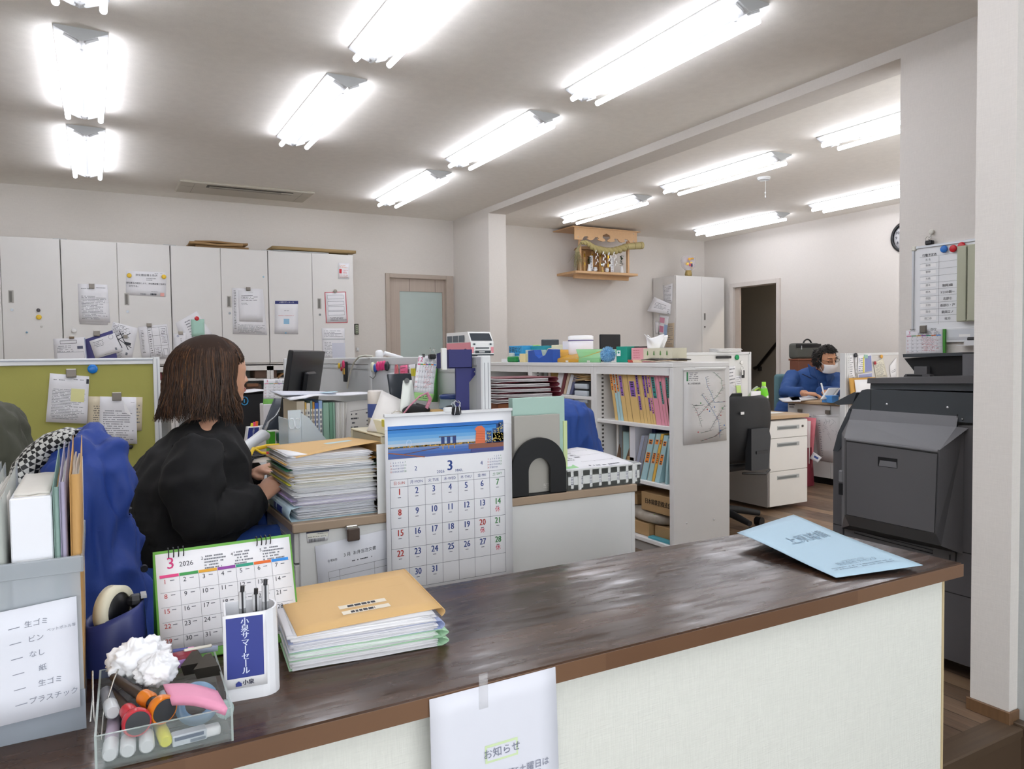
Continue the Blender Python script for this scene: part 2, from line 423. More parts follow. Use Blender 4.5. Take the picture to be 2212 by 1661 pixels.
q=MB(); BLK=mat('141416',.4); q.tube([p2+Vector((.03,0,0)),p2,p0,p1],.022,BLK,n=10); q.build('rail',hr)
q=MB(); q.box(8.44,p0.y-.03,p0.z-.06,8.5,p0.y-.01,p0.z,BLK); q.build('bracket',hr)
# ---- ceiling lamps
LW,LL=.2175,1.265
WHM=mat('dfe1e2',.4); GAL=mat('b9bcbd',.45)
TUBE=mat('f4f6ff',.3,emit=TUBE_E)
REFL=mat('c9cbcc',.3)
def lamp(x0,y0,label):
    t=thing('ceiling_lamp',label,'ceiling light',(x0+LW/2,y0+LL/2,H),group=None)
    A=.058
    q=MB(); h=LW/2; tri=[(-h,0),(-h,-.008),(0,-A),(h,-.008),(h,0)]
    q.prism(tri[::-1],LL-.004,REFL,M=frame((0,LL/2-.002,0),(1,0,0),(0,0,1))); q.build('housing',t,local=True)
    for s in(-1,1):
        q=MB(); y=s*(LL/2-.001)
        q.prism(tri[::-1],.002*s*-1,GAL,M=frame((0,y,0),(1,0,0),(0,0,1))); q.build('end_plate',t,local=True)
        for k in(-1,1):
            q=MB(); q.M=frame((k*.066,s*(LL/2-.030),-.022),(0,1,0),(k*.9,0,.38))
            q.prism([(-.014,-.0),(.014,0),(.014,.04),(.010,.055),(0,.061),(-.010,.055),(-.014,.04)][::1],.034,WHM,M=T(0,0,-.017,rz=math.pi)); q.build('socket',t,local=True)
    for k in(-1,1):
        q=MB(); q.cyl((k*.0843,-LL/2+.035,-.064),(k*.0843,LL/2-.035,-.064),.0145,TUBE,n=12); q.build('tube',t,local=True)
        for s in(-1,1):
            pass
    for s in(-1,1):
        q=MB(); q.ellip((0,s*(LL/2-.09),-A-.004),(.014,.012,.006),WHM,8); q.build('thumb_screw',t,local=True)
    return t
A0=lamp(-.12,2.32,'twin-tube ceiling light at the top left of the photo, nearest of the left row')
def lp(x,y,lab):
    return copy_tree(A0,(x+LW/2,y+LL/2,H),label=lab)
A0['group']='twin-tube fluorescent ceiling lights'
lp(-.12,3.942,'twin-tube ceiling light of the left row, the one whose whole length shows above the lockers')
lp(-.115,5.56,'twin-tube ceiling light of the left row, farthest and closest to the locker wall')
lp(1.115,2.33,'twin-tube ceiling light, second row from left, cut off by the top edge')
lp(1.112,3.965,'twin-tube ceiling light of the second row from the left, next to the ceiling air vent')
lp(2.36,2.325,'long twin-tube ceiling light just left of the beam, nearest the counter')
lp(2.362,3.992,'twin-tube ceiling light left of the beam, middle one of that row')
lp(2.365,5.62,'twin-tube ceiling light left of the beam, farthest one near the wing wall')
lp(4.45,2.33,'back room twin-tube ceiling light, upper of two cut off by the whiteboard wall')
lp(4.447,3.988,'twin-tube ceiling light of the back room next to the pull cord switch')
lp(4.452,5.63,'twin-tube ceiling light of the back room above the wooden shrine shelf')
lp(6.375,3.98,'back room twin-tube ceiling light, lower of two cut off by the whiteboard wall')
lp(6.372,5.655,'twin-tube ceiling light of the back room in front of the doorway wall')
for x,y in((1.11,.66),(-.12,.66),(-.12,-1.2),(1.11,-1.2),(-1.4,3.95)):  # unseen lamps carrying on the rows, added to light the counter and room
    lp(x,y,'ceiling light out of the photo '+('over the left end of the counter, added for light' if x<0 and y>0 else 'over the counter, added for light' if x>1 and y>0 else 'over the entrance, left, added for light' if x>-.5 and x<0 else 'over the entrance, right, added for light')if x>-1 else 'ceiling light out of the photo beyond its left edge, added for light')
# ---- ceiling air conditioner, pull switch
ac=thing('air_vent','cream one-way air conditioning panel in the ceiling near the lockers','air conditioner',(1.22,7.04,H))
AC=mat('c8c3b6',.5)
q=MB(); q.box(.66,6.82,H-.018,1.78,7.27,H,AC,.008); q.build('panel',ac)
q=MB(); q.box(.88,6.87,H-.022,1.6,6.96,H-.016,mat('4b463f',.5)); q.build('outlet',ac)
q=MB(); q.box(.9,6.90,H-.03,1.5,6.93,H-.02,mat('8e887c',.5)); q.box(1.5,6.895,H-.026,1.6,6.93,H-.018,AC); q.build('louvre',ac)
q=MB()
for x in(.78,1.68):q.box(x,6.85,H-.0188,x+.003,7.24,H-.0175,mat('8e887c',.5))
q.box(.68,6.99,H-.0188,1.76,6.993,H-.0175,mat('8e887c',.5)); q.build('panel_seam',ac)
p=at(1650,383,Z=H)
ps=thing('pull_switch','round white ceiling socket with a hanging pull cord','switch',p)
q=MB(); q.lathe([(0,0),(.055,0),(.055,-.012),(.042,-.016),(0,-.016)][::-1],WHM,(p.x,p.y,H)); q.lathe([(.05,-.016),(.05,-.024),(.044,-.024),(.044,-.016)],WHM,(p.x,p.y,H)); q.build('base',ps)
q=MB(); q.tube([(p.x+.02,p.y,H-.016),(p.x+.02,p.y,H-.10),(p.x+.018,p.y,H-.15)],.002,WHM,n=5); q.ellip((p.x+.018,p.y,H-.13),(.007,.007,.01),WHM,8); q.lathe([(.003,0),(.006,-.02),(0,-.02)],WHM,(p.x+.018,p.y,H-.15),8); q.build('cord',ps)

# ================================================================ COUNTER AND BIG FURNITURE
CT=.69
ctop=planks('counter_wood',['2a1a12','3a271b','4c3526'],.062,.9,.24,gloss_var=.12,mortar=.001,seam='2b1e17',grain=40)
cedge=planks('counter_edge',['553a28','664832','74553d'],.2,.6,.4,mortar=0)
cn=thing('counter','reception counter with a dark brown wooden top and a cream wallpapered front','counter',(.3,1.15,0))
ctop.node_tree.nodes['Principled BSDF'].inputs['Specular IOR Level'].default_value=.36
q=MB(); q.box(-2.2,.934,CT-.03,1.63,1.38,CT,ctop,.003); q.build('countertop',cn)
q=MB(); q.box(-2.2,.9325,CT-.029,1.63,.934,CT-.002,cedge); q.build('front_edge',cn)
q=MB(); q.box(-2.2,.965,-.15,1.61,1.33,CT-.03,wallpaper('counter_paper','dfe0d8',.6,1.2)); q.build('front_panel',cn)
q=MB(); q.box(1.606,.963,-.15,1.612,.969,CT-.03,mat('c9b68f',.6)); q.build('corner_bead',cn)
# ---- wall lockers: upper two-door units on open lower units
LK=mat('d9d7d4',.42,var=.02); LKG=mat('b9b7b4',.45); GAP=mat('55524e',.6)
LX=[-1.86,-1.041,-.221,.599,1.421,2.23]
labs=['white two-door wall cabinet at the left edge, bearing one yellow magnet','white two-door wall cabinet with the framed licence sheet and the crossed road map',
        'white two-door wall cabinet behind the seated woman, with a red magnet','white two-door wall cabinet at the right end of the row, beside the frosted door']
labs2=['open lower cabinet at the left edge, hidden behind the green board','open lower cabinet second from left, behind the green board','open lower cabinet behind the seated woman, holding brown boxes','open lower cabinet at the right end, beside the frosted door']
for i in range(1,5):
    x0,x1=LX[i],LX[i+1]; xm=(x0+x1)/2
    t=thing('wall_cabinet',labs[i-1],'cabinet',(xm,7.4,1.10),group=None)
    q=MB(); q.box(x0+.002,7.19,1.10,x1-.002,7.62,2.15,LK,.003); q.build('body',t)
    for k,(a,b)in enumerate(((x0+.004,xm-.0015),(xm+.0015,x1-.004))):
        q=MB(); q.box(a,7.17,1.115,b,7.19,2.146,LK,.003); d=q.build('door',t)
        if k==1:
            q=MB(); hx=a+.045; q.box(hx,7.166,1.62,hx+.035,7.171,1.72,mat('a5a29c',.5),.002); q.box(hx+.006,7.1655,1.628,hx+.024,7.17,1.712,mat('6f6d68',.5)); q.build('handle',d)
            q=MB(); q.cyl((hx+.02,7.17,1.565),(hx+.02,7.1655,1.565),.011,mat('8e9296',.3,.8),n=12); q.build('lock',d)
    q=MB(); q.box(x0,7.185,2.146,x0+.05,7.175,2.152,GAL); q.box(x1-.05,7.185,2.146,x1,7.175,2.152,GAL); q.build('hinge_cap',t)
    # lower open unit
    t2=thing('open_cabinet',labs2[i-1],'cabinet',(xm,7.4,0))
    q=MB(); q.box(x0+.002,7.18,0,x0+.03,7.62,1.085,LK); q.box(x1-.03,7.18,0,x1-.002,7.62,1.085,LK)
    q.box(x0+.03,7.6,0,x1-.03,7.62,1.085,GAL); q.box(x0+.002,7.18,1.045,x1-.002,7.62,1.09,LK); q.box(x0+.002,7.2,0,x1-.002,7.62,.07,LK); q.build('body',t2)
    for z in(.40,at(500,850,Y=7.25).z-.022,at(500,818,Y=7.25).z-.022):
        q=MB(); q.box(x0+.03,7.2,z,x1-.03,7.6,z+.022,LK); q.build('shelf',t2)
# ---- tall cabinet in the back room
TC=thing('tall_cabinet','tall white two-door cabinet in the corner of the back room with papers on its side','cabinet',(6.7,7.38,0))
TY=7.15
a=at(1460,594,Y=TY); b=at(1565,600,Y=TY); xm=at(1516,597,Y=TY).x; tz=a.z
q=MB(); q.box(a.x,TY+.02,0,b.x,7.585,tz,LK,.004); q.build('body',TC)
for k,(u,v)in enumerate(((a.x+.003,xm-.002),(xm+.002,b.x-.003))):
    q=MB(); q.box(u,TY,.06,v,TY+.02,tz-.003,LK,.003); d=q.build('door',TC)
    if k:
        p=at(1524,684,Y=TY); q=MB(); q.box(u+.03,TY-.004,p.z-.045,u+.06,TY,p.z+.045,mat('a5a29c',.5),.002); q.box(u+.036,TY-.005,p.z-.04,u+.05,TY-.001,p.z+.04,GAP); q.build('handle',d)
        q=MB(); q.cyl((u+.045,TY,p.z-.13),(u+.045,TY-.005,p.z-.13),.011,GAP,n=12); q.build('lock',d)
# ---- low open shelves under the beam, three units facing the desks
SX,SD=2.76,.42
ys=[3.155,3.905,4.70,5.47]; ST=1.1
SH=mat('dedddb',.4); SHI=mat('c9c5be',.5)
sl=['nearest the counter, railway map on its end','with clear drawers and leaning binders, middle of three','holding dark red folders, farthest of three']
shelf_t=[]
for i in range(3):
    y0,y1=ys[i],ys[i+1]
    t=thing('open_shelf','low white open shelf unit '+sl[i],'shelf',(SX+SD/2,(y0+y1)/2,0)); shelf_t.append(t)
    q=MB(); q.box(SX,y0,.0,SX+SD,y0+.035 if i==0 else y0+.03,ST-.025,SH,.002); q.box(SX,y1-.03,.0,SX+SD,y1,ST-.025,SH,.002)
    q.box(SX+SD-.02,y0+.03,0,SX+SD,y1-.03,ST-.03,SHI); q.build('side_panels',t)
    q=MB(); q.box(SX-.004,y0,ST-.025,SX+SD,y1,ST,SH,.003); q.build('top_panel',t)
    q=MB(); q.box(SX,y0+.03,ST-.07,SX+.02,y1-.03,ST-.025,SH); q.build('top_rail',t)
    q=MB(); q.box(SX+.02,y0+.02,.0,SX+.04,y1-.03,.06,mat('a09d98',.6)); q.build('plinth',t)
    for z in(.725,.395,.06)if i==0 else(.86,.56,.06):
        q=MB(); q.box(SX+.004,y0+.03,z,SX+SD-.02,y1-.03,z+.022,SH,.002); q.build('shelf_board',t)
    q=MB()
    for z in[.12+k*.025 for k in range(37)]:q.box(SX+.04,y1-.0305,z,SX+.055,y1-.032,z+.012,GAP)
    q.build('hole_strip',t)

# ================================================================ SMALL REPEATED KINDS
def magnet(px,py,pl,r,h,label,off=.004,cat='magnet',flat=.45,name='magnet',group=None):
    p=at(px,py,**pl); n=Vector((0,-1,0))if 'Y' in pl else Vector((-1,0,0))
    q=MB(); M=frame(p+n*off,n.orthogonal(),n.cross(n.orthogonal()))
    if M.col[2].to_3d().dot(n)<0:M=frame(p+n*off,n.orthogonal(),-n.cross(n.orthogonal()))
    q.lathe([(0,0),(r,0),(r,r*flat*.4),(r*.93,r*flat*.75),(r*.7,r*flat),(r*.3,r*flat*1.1),(0,r*flat*1.12)],mat(h,.25),M=M,n=20)
    return q.build(name,label=label,cat=cat,group=group)
CLIPM=mat('7d766e',.35,.3)
def clip(px,py,pl,w,h,label,m=CLIPM,off=.003,d=.014):
    p=at(px,py,**pl); n=Vector((0,-1,0))if 'Y' in pl else Vector((-1,0,0)); ex=Vector((1,0,0))if 'Y' in pl else Vector((0,-1,0))
    t=thing('magnet_clip',label,'clip',p+n*off)
    M=frame(p+n*off,ex,(0,0,1))
    q=MB(M=M); q.box(-w/2,-h/2,0,w/2,h/2,d*.45,m,.001); q.build('back_plate',t)
    q=MB(M=M); q.box(-w/2,-h/2+.002,d*.55,w/2,h/2-.002,d,m,.002); q.box(-w/2+.002,h/2-.01,d*.3,w/2-.002,h/2,d*.7,mat('c9c6c0',.3,.8)); q.build('jaw',t)
    return t
LP=dict(Y=7.168)
PG='sheets held on the wall cabinets'
def letter(seed,n=18,a=.2,head=True,dens=.85):
    def f(q):
        r=random.Random(seed)
        if head:dashes(q,.1,.1,.45,.14,1,rnd=r,L=.02); dashes(q,.6,.07,.92,.11,1,rnd=r,L=.02)
        dashes(q,.1,a,.92,.93,n,dens,rnd=r,L=.015)
    return f
def stack_sheet(name,label,cat,c,pl,draw,back=None,off=.001,**k):
    return sheet(name,label,cat,c,pl,draw,off=off,**k)
LK_='held by a grey clip on the white cabinet'
sheet('paper_sheet','folded typed letter hanging alone high on the second cabinet from the left','paper',[(168,613),(232,615),(238,697),(171,695)],LP,lambda q:(letter(1,16,.3)(q),q.line(0,.47,1,.48,.002,mat('c6c6ca',.8))),off=.002)
sheet('paper_sheet','sheet peeping out below the folded typed letter on the cabinet','paper',[(170,640),(233,640),(233,702),(172,700)],LP,None,off=.0005)
clip(198,618,LP,.04,.042,'grey clip holding the folded typed letter on the cabinet door')
def cert(q):
    q.text('浄化槽設備士免状',.5,.16,.085,INK); q.text('浄化槽法の規定により、浄化槽設備士免状を',.5,.5,.066,INK,sx=.93,bold=.0006); q.text('交付する。',.2,.62,.066,INK,bold=.0006)
    dashes(q,.5,.25,.75,.38,2,L=.02); dashes(q,.62,.8,.8,.84,1,L=.02); dashes(q,.36,.9,.56,.96,1,L=.02,th=.6); dashes(q,.58,.88,.88,.97,1,ink=INK,L=.02,th=.8)
    q.rect(.86,.85,.96,.99,mat('e3a7a0',.7),k=2); dashes(q,.7,.05,.9,.08,1,L=.02)
sheet('certificate','licence certificate sheet with two yellow magnets on the cabinet','certificate',[(272,585),(360,588),(358,641),(272,637)],LP,cert)
magnet(279,595,LP,.019,'e5bf35','yellow magnet at the left corner of the licence certificate'); magnet(354,598,LP,.019,'e5bf35','yellow magnet at the right corner of the licence certificate')
def form(q):
    q.rect(.2,.08,.72,.2,INK); q.rect(.21,.095,.71,.185,PAPER,1.5); dashes(q,.24,.11,.68,.18,1,ink=INK,L=.012,k=2)if 0 else None
    q.rect(.72,.3,.9,.4,mat('5a5e74',.7)); dashes(q,.1,.25,.65,.5,4)
    for v in(.5,.8):q.rect(.08,v,.92,v+.26,GREYINK); q.rect(.085,v+.01,.915,v+.25,PAPER,1.5); dashes(q,.12,v+.04,.6,v+.1,1,ink=INK)
    q.rect(.96,.02,1,1,mat('aab4c8',.5))
sheet('clear_file','clear file with a boxed form, clipped low on the cabinet left of the navy folder','file',[(115,732),(184,728),(190,790),(119,792)],LP,form,off=.001)
clip(155,729,LP,.035,.02,'small brown clip on top of the clear file with the boxed form',mat('6b5a46',.4,.4))
magnet(160,714,LP,.02,'dcdcdc','square-looking white hook magnet above the clear file',name='hook_magnet')
sheet('folder','navy blue folder clipped low on the cabinet behind a white envelope','folder',[(184,733),(243,713),(256,790),(190,792)],LP,None,m=mat('4a4a80',.6),off=.002,th=.004)
def env1(q):
    dashes(q,.1,.1,.5,.45,4,L=.02); q.rect(.8,.72,.87,.86,GREYINK); dashes(q,.3,.9,.7,.94,1); q.text('◯',.8,.14,.14,GREYINK)
sheet('envelope','white envelope in front of the navy folder on the cabinet','envelope',[(193,737),(248,719),(263,759),(206,775)],LP,env1,off=.008)
clip(209,720,LP,.045,.045,'grey clip on top of the navy folder')
def roadmap(q):
    dashes(q,.05,.03,.75,.35,8,ink=INK); dashes(q,.05,.7,.6,.98,7)
    for a in((.0,.35,.9,.62),(.1,.62,.75,.2),(.15,.3,.55,.68),(.3,.2,.8,.7),(.0,.5,.5,.25)):q.line(*a,.006,INK)
    q.rect(.6,.48,.85,.56,INK); q.rect(.72,.78,.8,.86,GREYINK)
sheet('map_sheet','tilted sheet with a bold crossed road map on the cabinet','map',[(244,695),(298,709),(284,780),(228,768)],LP,roadmap,off=.001)
clip(271,727,LP,.03,.03,'small clip in the middle of the crossed road map sheet',CLIPM,off=.006)
def drawing(q):
    for a in((.3,.06,.95,.06),(.95,.06,.95,.95),(.3,.06,.3,.95),(.3,.95,.95,.95),(.45,.06,.45,.95),(.7,.06,.7,.95),(.3,.3,.95,.3),(.45,.6,.95,.6)):q.line(*a,.0018,INK)
    dashes(q,.33,.1,.42,.9,12,ink=INK,L=.008); dashes(q,.5,.65,.68,.92,6,ink=INK); dashes(q,.75,.1,.92,.55,10,ink=INK,L=.006); dashes(q,.06,.1,.16,.8,16,ink=INK,L=.005); q.rect(.76,.7,.9,.9,GREYINK); q.rect(.77,.71,.89,.89,PAPER,1.5)
sheet('drawing_sheet','plan drawing on a sheet clipped low, right of the crossed road map','drawing',[(298,706),(361,700),(371,774),(307,778)],LP,drawing,off=.001)
clip(322,702,LP,.038,.034,'grey clip on the plan drawing right of the road map')
sheet('paper_sheet','white sheet hanging at a slant behind the mint green card','paper',[(379,698),(425,672),(462,727),(398,748)],LP,lambda q:dashes(q,.35,.1,.6,.9,8,L=.01),off=.001)
sheet('notice_slip','small white slip with vertical print left of the mint green card','paper',[(376,721),(402,719),(405,760),(377,763)],LP,lambda q:(q.text('◎',.3,.15,.1,BLUEI),dashes(q,.5,.25,.62,.95,9,ink=INK,L=.006)),off=.004)
clip(390,719,LP,.034,.03,'grey clip on the small slip with vertical print',mat('9a9288',.4,.3))
sheet('card','mint green card under the red magnet on the cabinet','card',[(412,690),(441,689),(442,727),(414,727)],LP,None,m=mat('a8cfc0',.7),off=.006)
magnet(425,688,LP,.019,'c8252f','red magnet holding the mint green card')
sheet('paper_sheet','wide printed sheets behind the front letter on the cabinet right of the woman','paper',[(501,622),(568,624),(577,724),(503,721)],LP,lambda q:(dashes(q,.05,.04,.12,.9,25,ink=INK,L=.005),dashes(q,.15,.78,.95,.97,8)),off=.001)
sheet('paper_sheet','front letter clipped over wide printed sheets, right of the woman','paper',[(514,627),(564,625),(568,696),(517,694)],LP,lambda q:(dashes(q,.4,.08,.65,.1,1),dashes(q,.12,.16,.9,.35,4,ink=INK),dashes(q,.12,.4,.4,.48,2)),off=.003)
clip(536,624,LP,.036,.034,'grey clip over the two printed sheets right of the woman')
def sale(q):
    q.rect(0,0,1,.09,mat('2a3470',.6)); q.text('小泉サマーセール',.5,.045,.045,mat('e8e8ee',.7),k=2); dashes(q,.4,.28,.6,.31,1,ink=INK); dashes(q,.15,.43,.85,.46,1,ink=RED); q.rect(.38,.54,.62,.7,mat('8fbbd8',.6))
sheet('poster','white poster with a navy header strip and a small light blue square','poster',[(594,650),(644,650),(644,722),(593,721)],LP,sale,off=.001)
def minical(q):
    q.rect(.08,.38,.3,.66,RED); dashes(q,.1,.12,.9,.32,3,ink=mat('d98a30',.7),L=.01); dashes(q,.4,.4,.9,.66,4,ink=RED,L=.008); dashes(q,.08,.72,.9,.92,3,ink=mat('c07a50',.7),L=.008)
sheet('card','small red and orange notice card near the top right cabinet corner','card',[(731,568),(755,569),(754,603),(731,602)],LP,minical,off=.001)
def redframe(q):
    for a in((0,0,1,.02),(0,.98,1,1),(0,0,.035,1),(.965,0,1,1)):q.rect(*a,mat('c4545c',.6))
    for v in(.1,.3,.47,.62):q.rect(.12,v,.88,v+.13,GREYINK); q.rect(.13,v+.01,.87,v+.12,PAPER,1.5); dashes(q,.16,v+.02,.8,v+.1,3,ink=GREYINK,L=.01)
    dashes(q,.2,.8,.95,.93,3,ink=INK,L=.01)
sheet('form_sheet','red-bordered form on the last cabinet door, under a round clip','form',[(701,631),(747,630),(751,697),(704,698)],LP,redframe,off=.001)
magnet(724,629,LP,.018,'9a958c','round metal clip above the red-bordered form',name='round_clip',cat='clip')
def pocket(q):
    dashes(q,.1,.06,.9,.28,5,ink=GREYINK); q.rect(0,.32,1,.36,mat('b9bcc0',.4)); dashes(q,.1,.42,.45,.95,12,ink=GREYINK); q.rect(.42,.46,.98,.97,mat('c9ccd8',.7),1.5)
sheet('pocket_file','clear pocket with printed forms low on the last cabinet door','file',[(695,709),(744,709),(747,778),(697,779)],LP,pocket,off=.002)
magnet(83,670,LP,.014,'4a4446','small dark magnet on the leftmost cabinet door'); magnet(84,685,LP,.02,'e5bf35','yellow magnet alone on the leftmost cabinet door')
magnet(58,718,LP,.008,'7fa3bd','tiny blue magnet low on the leftmost cabinet door'); magnet(90,705,LP,.008,'c9c6c2','tiny white hook on the leftmost cabinet door',name='hook_magnet')
magnet(569,598,LP,.008,'9fc3d4','tiny pale blue magnet high on the third cabinet'); magnet(617,719,LP,.008,'7fb0cf','tiny blue magnet at the foot of the poster with the navy header')
# paper bags and cardboard lying on the cabinets
KR=mat('8f714c',.75,var=.15,vs=20)
def flatpile(name,label,x0,x1,Y0,Y1,z,hs,m,seed=1,cat='paper bag',tilt=0):
    r=random.Random(seed); t=None; q=MB(); zz=z
    for i,h in enumerate(hs):
        dx=r.uniform(-.03,.03); dy=r.uniform(-.02,.02)
        q.slab(lambda u,v:(x0+dx+(x1-x0)*u,Y0+dy+(Y1-Y0)*v,zz+h+.006*math.sin(u*7+i)*math.sin(v*5+i*2)+tilt*u),10,6,m if i%2==0 else mat('a5855c',.75,var=.15),h*.8)
        zz+=h
    return q.build(name,label=label,cat=cat)
a=at(415,530,Y=7.25).x; b=at(530,536,Y=7.25).x
flatpile('paper_bags','crumpled brown paper bags lying on top of the third cabinet',a,b,7.22,7.5,2.151,[.022,.02,.02],KR,2)
a=at(585,545,Y=7.25).x; b=at(765,548,Y=7.25).x
flatpile('cardboard_sheet','long folded cardboard lying on top of the last cabinet',a,b,7.2,7.52,2.165,[.035],mat('9c845c',.7),5,'cardboard')
flatpile('document_tray','thin silver and dark sheet pile under the long cardboard on the last cabinet',a-.0,b-.28,7.2,7.5,2.152,[.012],mat('b9babb',.3,.3),6,'paper')
# thermometer and wall hook by the last cabinet
p=at(770,711,Y=7.61); q=MB(); q.box(p.x-.022,7.598,p.z-.055,p.x+.022,7.62,p.z+.055,mat('3c3d36',.4),.004); q.box(p.x-.014,7.596,p.z-.045,p.x+.016,7.599,p.z+.045,mat('97a08a',.3))
for k in range(4):q.box(p.x-.008,7.5955,p.z-.035+k*.02,p.x+.008,7.5965,p.z-.03+k*.02,INK)
q.build('thermometer',label='small dark digital thermometer on the wall at the edge of the last cabinet',cat='thermometer')
p=at(773,757,Y=7.61); q=MB(); q.box(p.x-.015,7.605,p.z-.01,p.x+.015,7.62,p.z+.03,WHM,.003); q.cyl((p.x,7.605,p.z),(p.x,7.58,p.z-.01),.006,WHM,n=8); q.build('wall_hook',label='small white hook on the wall between the last cabinet and the frosted door',cat='hook')
# ================================================================ GREEN BOARD
GP=dict(Y=4.895)
gb=thing('partition_board','olive green pin board partition with a white frame, behind the seated woman','partition',(-.35,4.92,0))
GREEN=mat('a9a75c',.85,var=.05,bump=.4,bs=500); AL=mat('d6d8d9',.35,.1)
q=MB(); q.box(-1.3,4.9,.05,.30,4.94,1.135,GREEN); q.build('fabric_panel',gb)
q=MB(); q.box(-1.3,4.888,1.128,.30,4.95,1.165,AL,.003); q.box(-1.3,4.884,1.150,.30,4.889,1.156,mat('9da3ab',.4)); q.build('top_rail',gb)
q=MB(); q.box(.298,4.885,0,.335,4.955,1.17,AL,.003); q.box(.318,4.883,.02,.322,4.886,1.16,mat('9da3ab',.4)); q.build('end_post',gb)
q=MB(); q.box(-.1,4.75,0,-.06,5.1,.03,AL); q.box(.28,4.75,0,.335,5.1,.03,AL); q.build('foot',gb)
def notesheet(q):
    letter(21,20,.3)(q); q.rect(.56,.28,.9,.55,mat('dedca0',.7),2); q.rect(.93,.06,.995,.16,INK,2)
sheet('paper_sheet','typed sheet with a pale yellow note, left one on the green board','paper',[(108,806),(193,813),(188,915),(99,911)],GP,notesheet,off=.004,th=.003,curl=.01)
clip(154,806,GP,.05,.048,'grey clip on the sheet with the yellow note',off=.008)
CRM=mat('d8cdb4',.7)
sheet('paper_pile','cream sheets sticking out behind the curled letter on the green board','paper',[(188,856),(308,858),(306,930),(186,931)],GP,lambda q:(dashes(q,.12,.25,.3,.9,10,ink=INK,L=.006),dashes(q,.84,.2,.96,.8,6)),m=CRM,off=.002,th=.004)
def curled(q):
    letter(23,14,.28,False)(q); dashes(q,.85,.1,.95,.12,1)
    q.poly([(.62,.05),(.88,.42),(.68,.32)],mat('f4f4f6',.7),k=10)
sheet('paper_sheet','letter with a curled corner in front of the cream sheets on the green board','paper',[(216,856),(294,858),(296,958),(213,957)],GP,curled,off=.012,th=.006,curl=.012)
clip(252,856,GP,.048,.048,'grey clip over the letter with the curled corner',off=.018)
magnet(200,797,GP,.026,'1f7ad0','large blue magnet at the top of the green board',off=.005); magnet(282,965,GP,.013,'2c2c30','small black magnet low on the green board',off=.005)

# ================================================================ THINGS ON AND AT THE COUNTER
def zp(px,py,z=CT):return at(px,py,Z=z)
NUMS=[mat('2c4486',.7),mat('b5342c',.7),mat('2f7d3e',.7)]
SERIFNO=None
# ---- small monthly desk calendar page, drawn on a quad
BARS=['d8407c','3f9a50','e0a430','8a3f98','2f9a80','de6a28','2a86d8']
def monthpage(q,k0='3',first=0,days=31,full=True,wk=5,marks=False,ink=INK):
    q.text(k0,.1,.11,.13,mat('c83c78',.7),bold=.0004)
    if full:q.text('2026',.21,.13,.055,INK)
    for i in range(3):
        u0=.34+i*.22; q.text(['2','4','5'][i],u0-.015,.1,.035,INK)if full else None
        for r in range(5):dashes(q,u0,.07+r*.03,u0+.17,.10+r*.03,1,ink=GREYINK,L=.006,th=.5)
    for i,b in enumerate(BARS):q.rect(.02+i*.137,.215,.02+(i+1)*.137-.004,.245,mat(b,.6))
    for r in range(wk+1):q.line(.02,.245+r*.145,.98,.245+r*.145,.0004 if q.w<.3 else .001,GREYINK)
    for i in range(1,7):q.line(.02+i*.137,.245,.02+i*.137,.97,.0004,GREYINK)
    for d in range(1,days+1):
        c=(d-1+first)%7; r=(d-1+first)//7
        q.text(str(d),.055+c*.137,.285+r*.145,.052,NUMS[1]if c==0 else ink)
        if full:q.rect(.09+c*.137,.272+r*.145,.12+c*.137,.28+r*.145,GREYINK)
    if marks:
        rr=random.Random(4)
        for k in range(14):dashes(q,.4+rr.random()*.1,.3+k*.04,.75+rr.random()*.2,.33+k*.04,1,ink=RED,L=.01,dens=.6)
# ---- the desk calendar
dc=thing('desk_calendar','ring-bound March 2026 desk calendar with a green stand on the counter','calendar',zp(400,1420))
bl=zp(349,1420,.705); br=zp(592,1371,.705)
ex=(br-bl).normalized(); W_=.205; br=bl+ex*W_
back=Vector((-ex.y,ex.x,0)); hh=.145
tl=bl+back*.045+Vector((0,0,hh)); tr=tl+ex*W_
q=MB(); Q=Quad([tl,tr,br,bl],q,PAPER,.0016,front=-back); monthpage(Q); q.build('page',dc)
GRN=mat('6fae4e',.5); GRN2=mat('4c9a3c',.5)
q=MB(); d=Vector((0,0,-.013)); f0=bl-back*.004-Vector((0,0,.013)); f1=f0+ex*W_
Quad([tl-ex*.003+Vector((0,0,.004))+back*.002,tr+ex*.003+Vector((0,0,.004))+back*.002,f1+ex*.003+back*.001,f0-ex*.003+back*.001],q,GRN,.0014,front=-back)
Quad([tl-ex*.003+back*.004,tr+ex*.003+back*.004,f1+back*.10,f0+back*.10],q,GRN2,.0014,front=back)
Q=Quad([bl+Vector((0,0,-.001)),br+Vector((0,0,-.001)),f1,f0],q,GRN,.001,front=-back,lift=.001); Q.text('小泉',.6,.5,.5,INK)if 0 else dashes(Q,.55,.2,.8,.8,1,ink=INK,L=.03,th=.7)
q.build('stand',dc)
for g in(.09,.74):
    q=MB()
    for k in range(4):
        c=tl+ex*(W_*(g+k*.035)); q.tube([c+(-back*math.cos(a)*.006+Vector((0,0,math.sin(a)*.008)))for a in[i*math.pi/4 for i in range(8)]],.0009,mat('3a3a3c',.3,.8),n=5,closed=True)
    q.build('rings',dc)
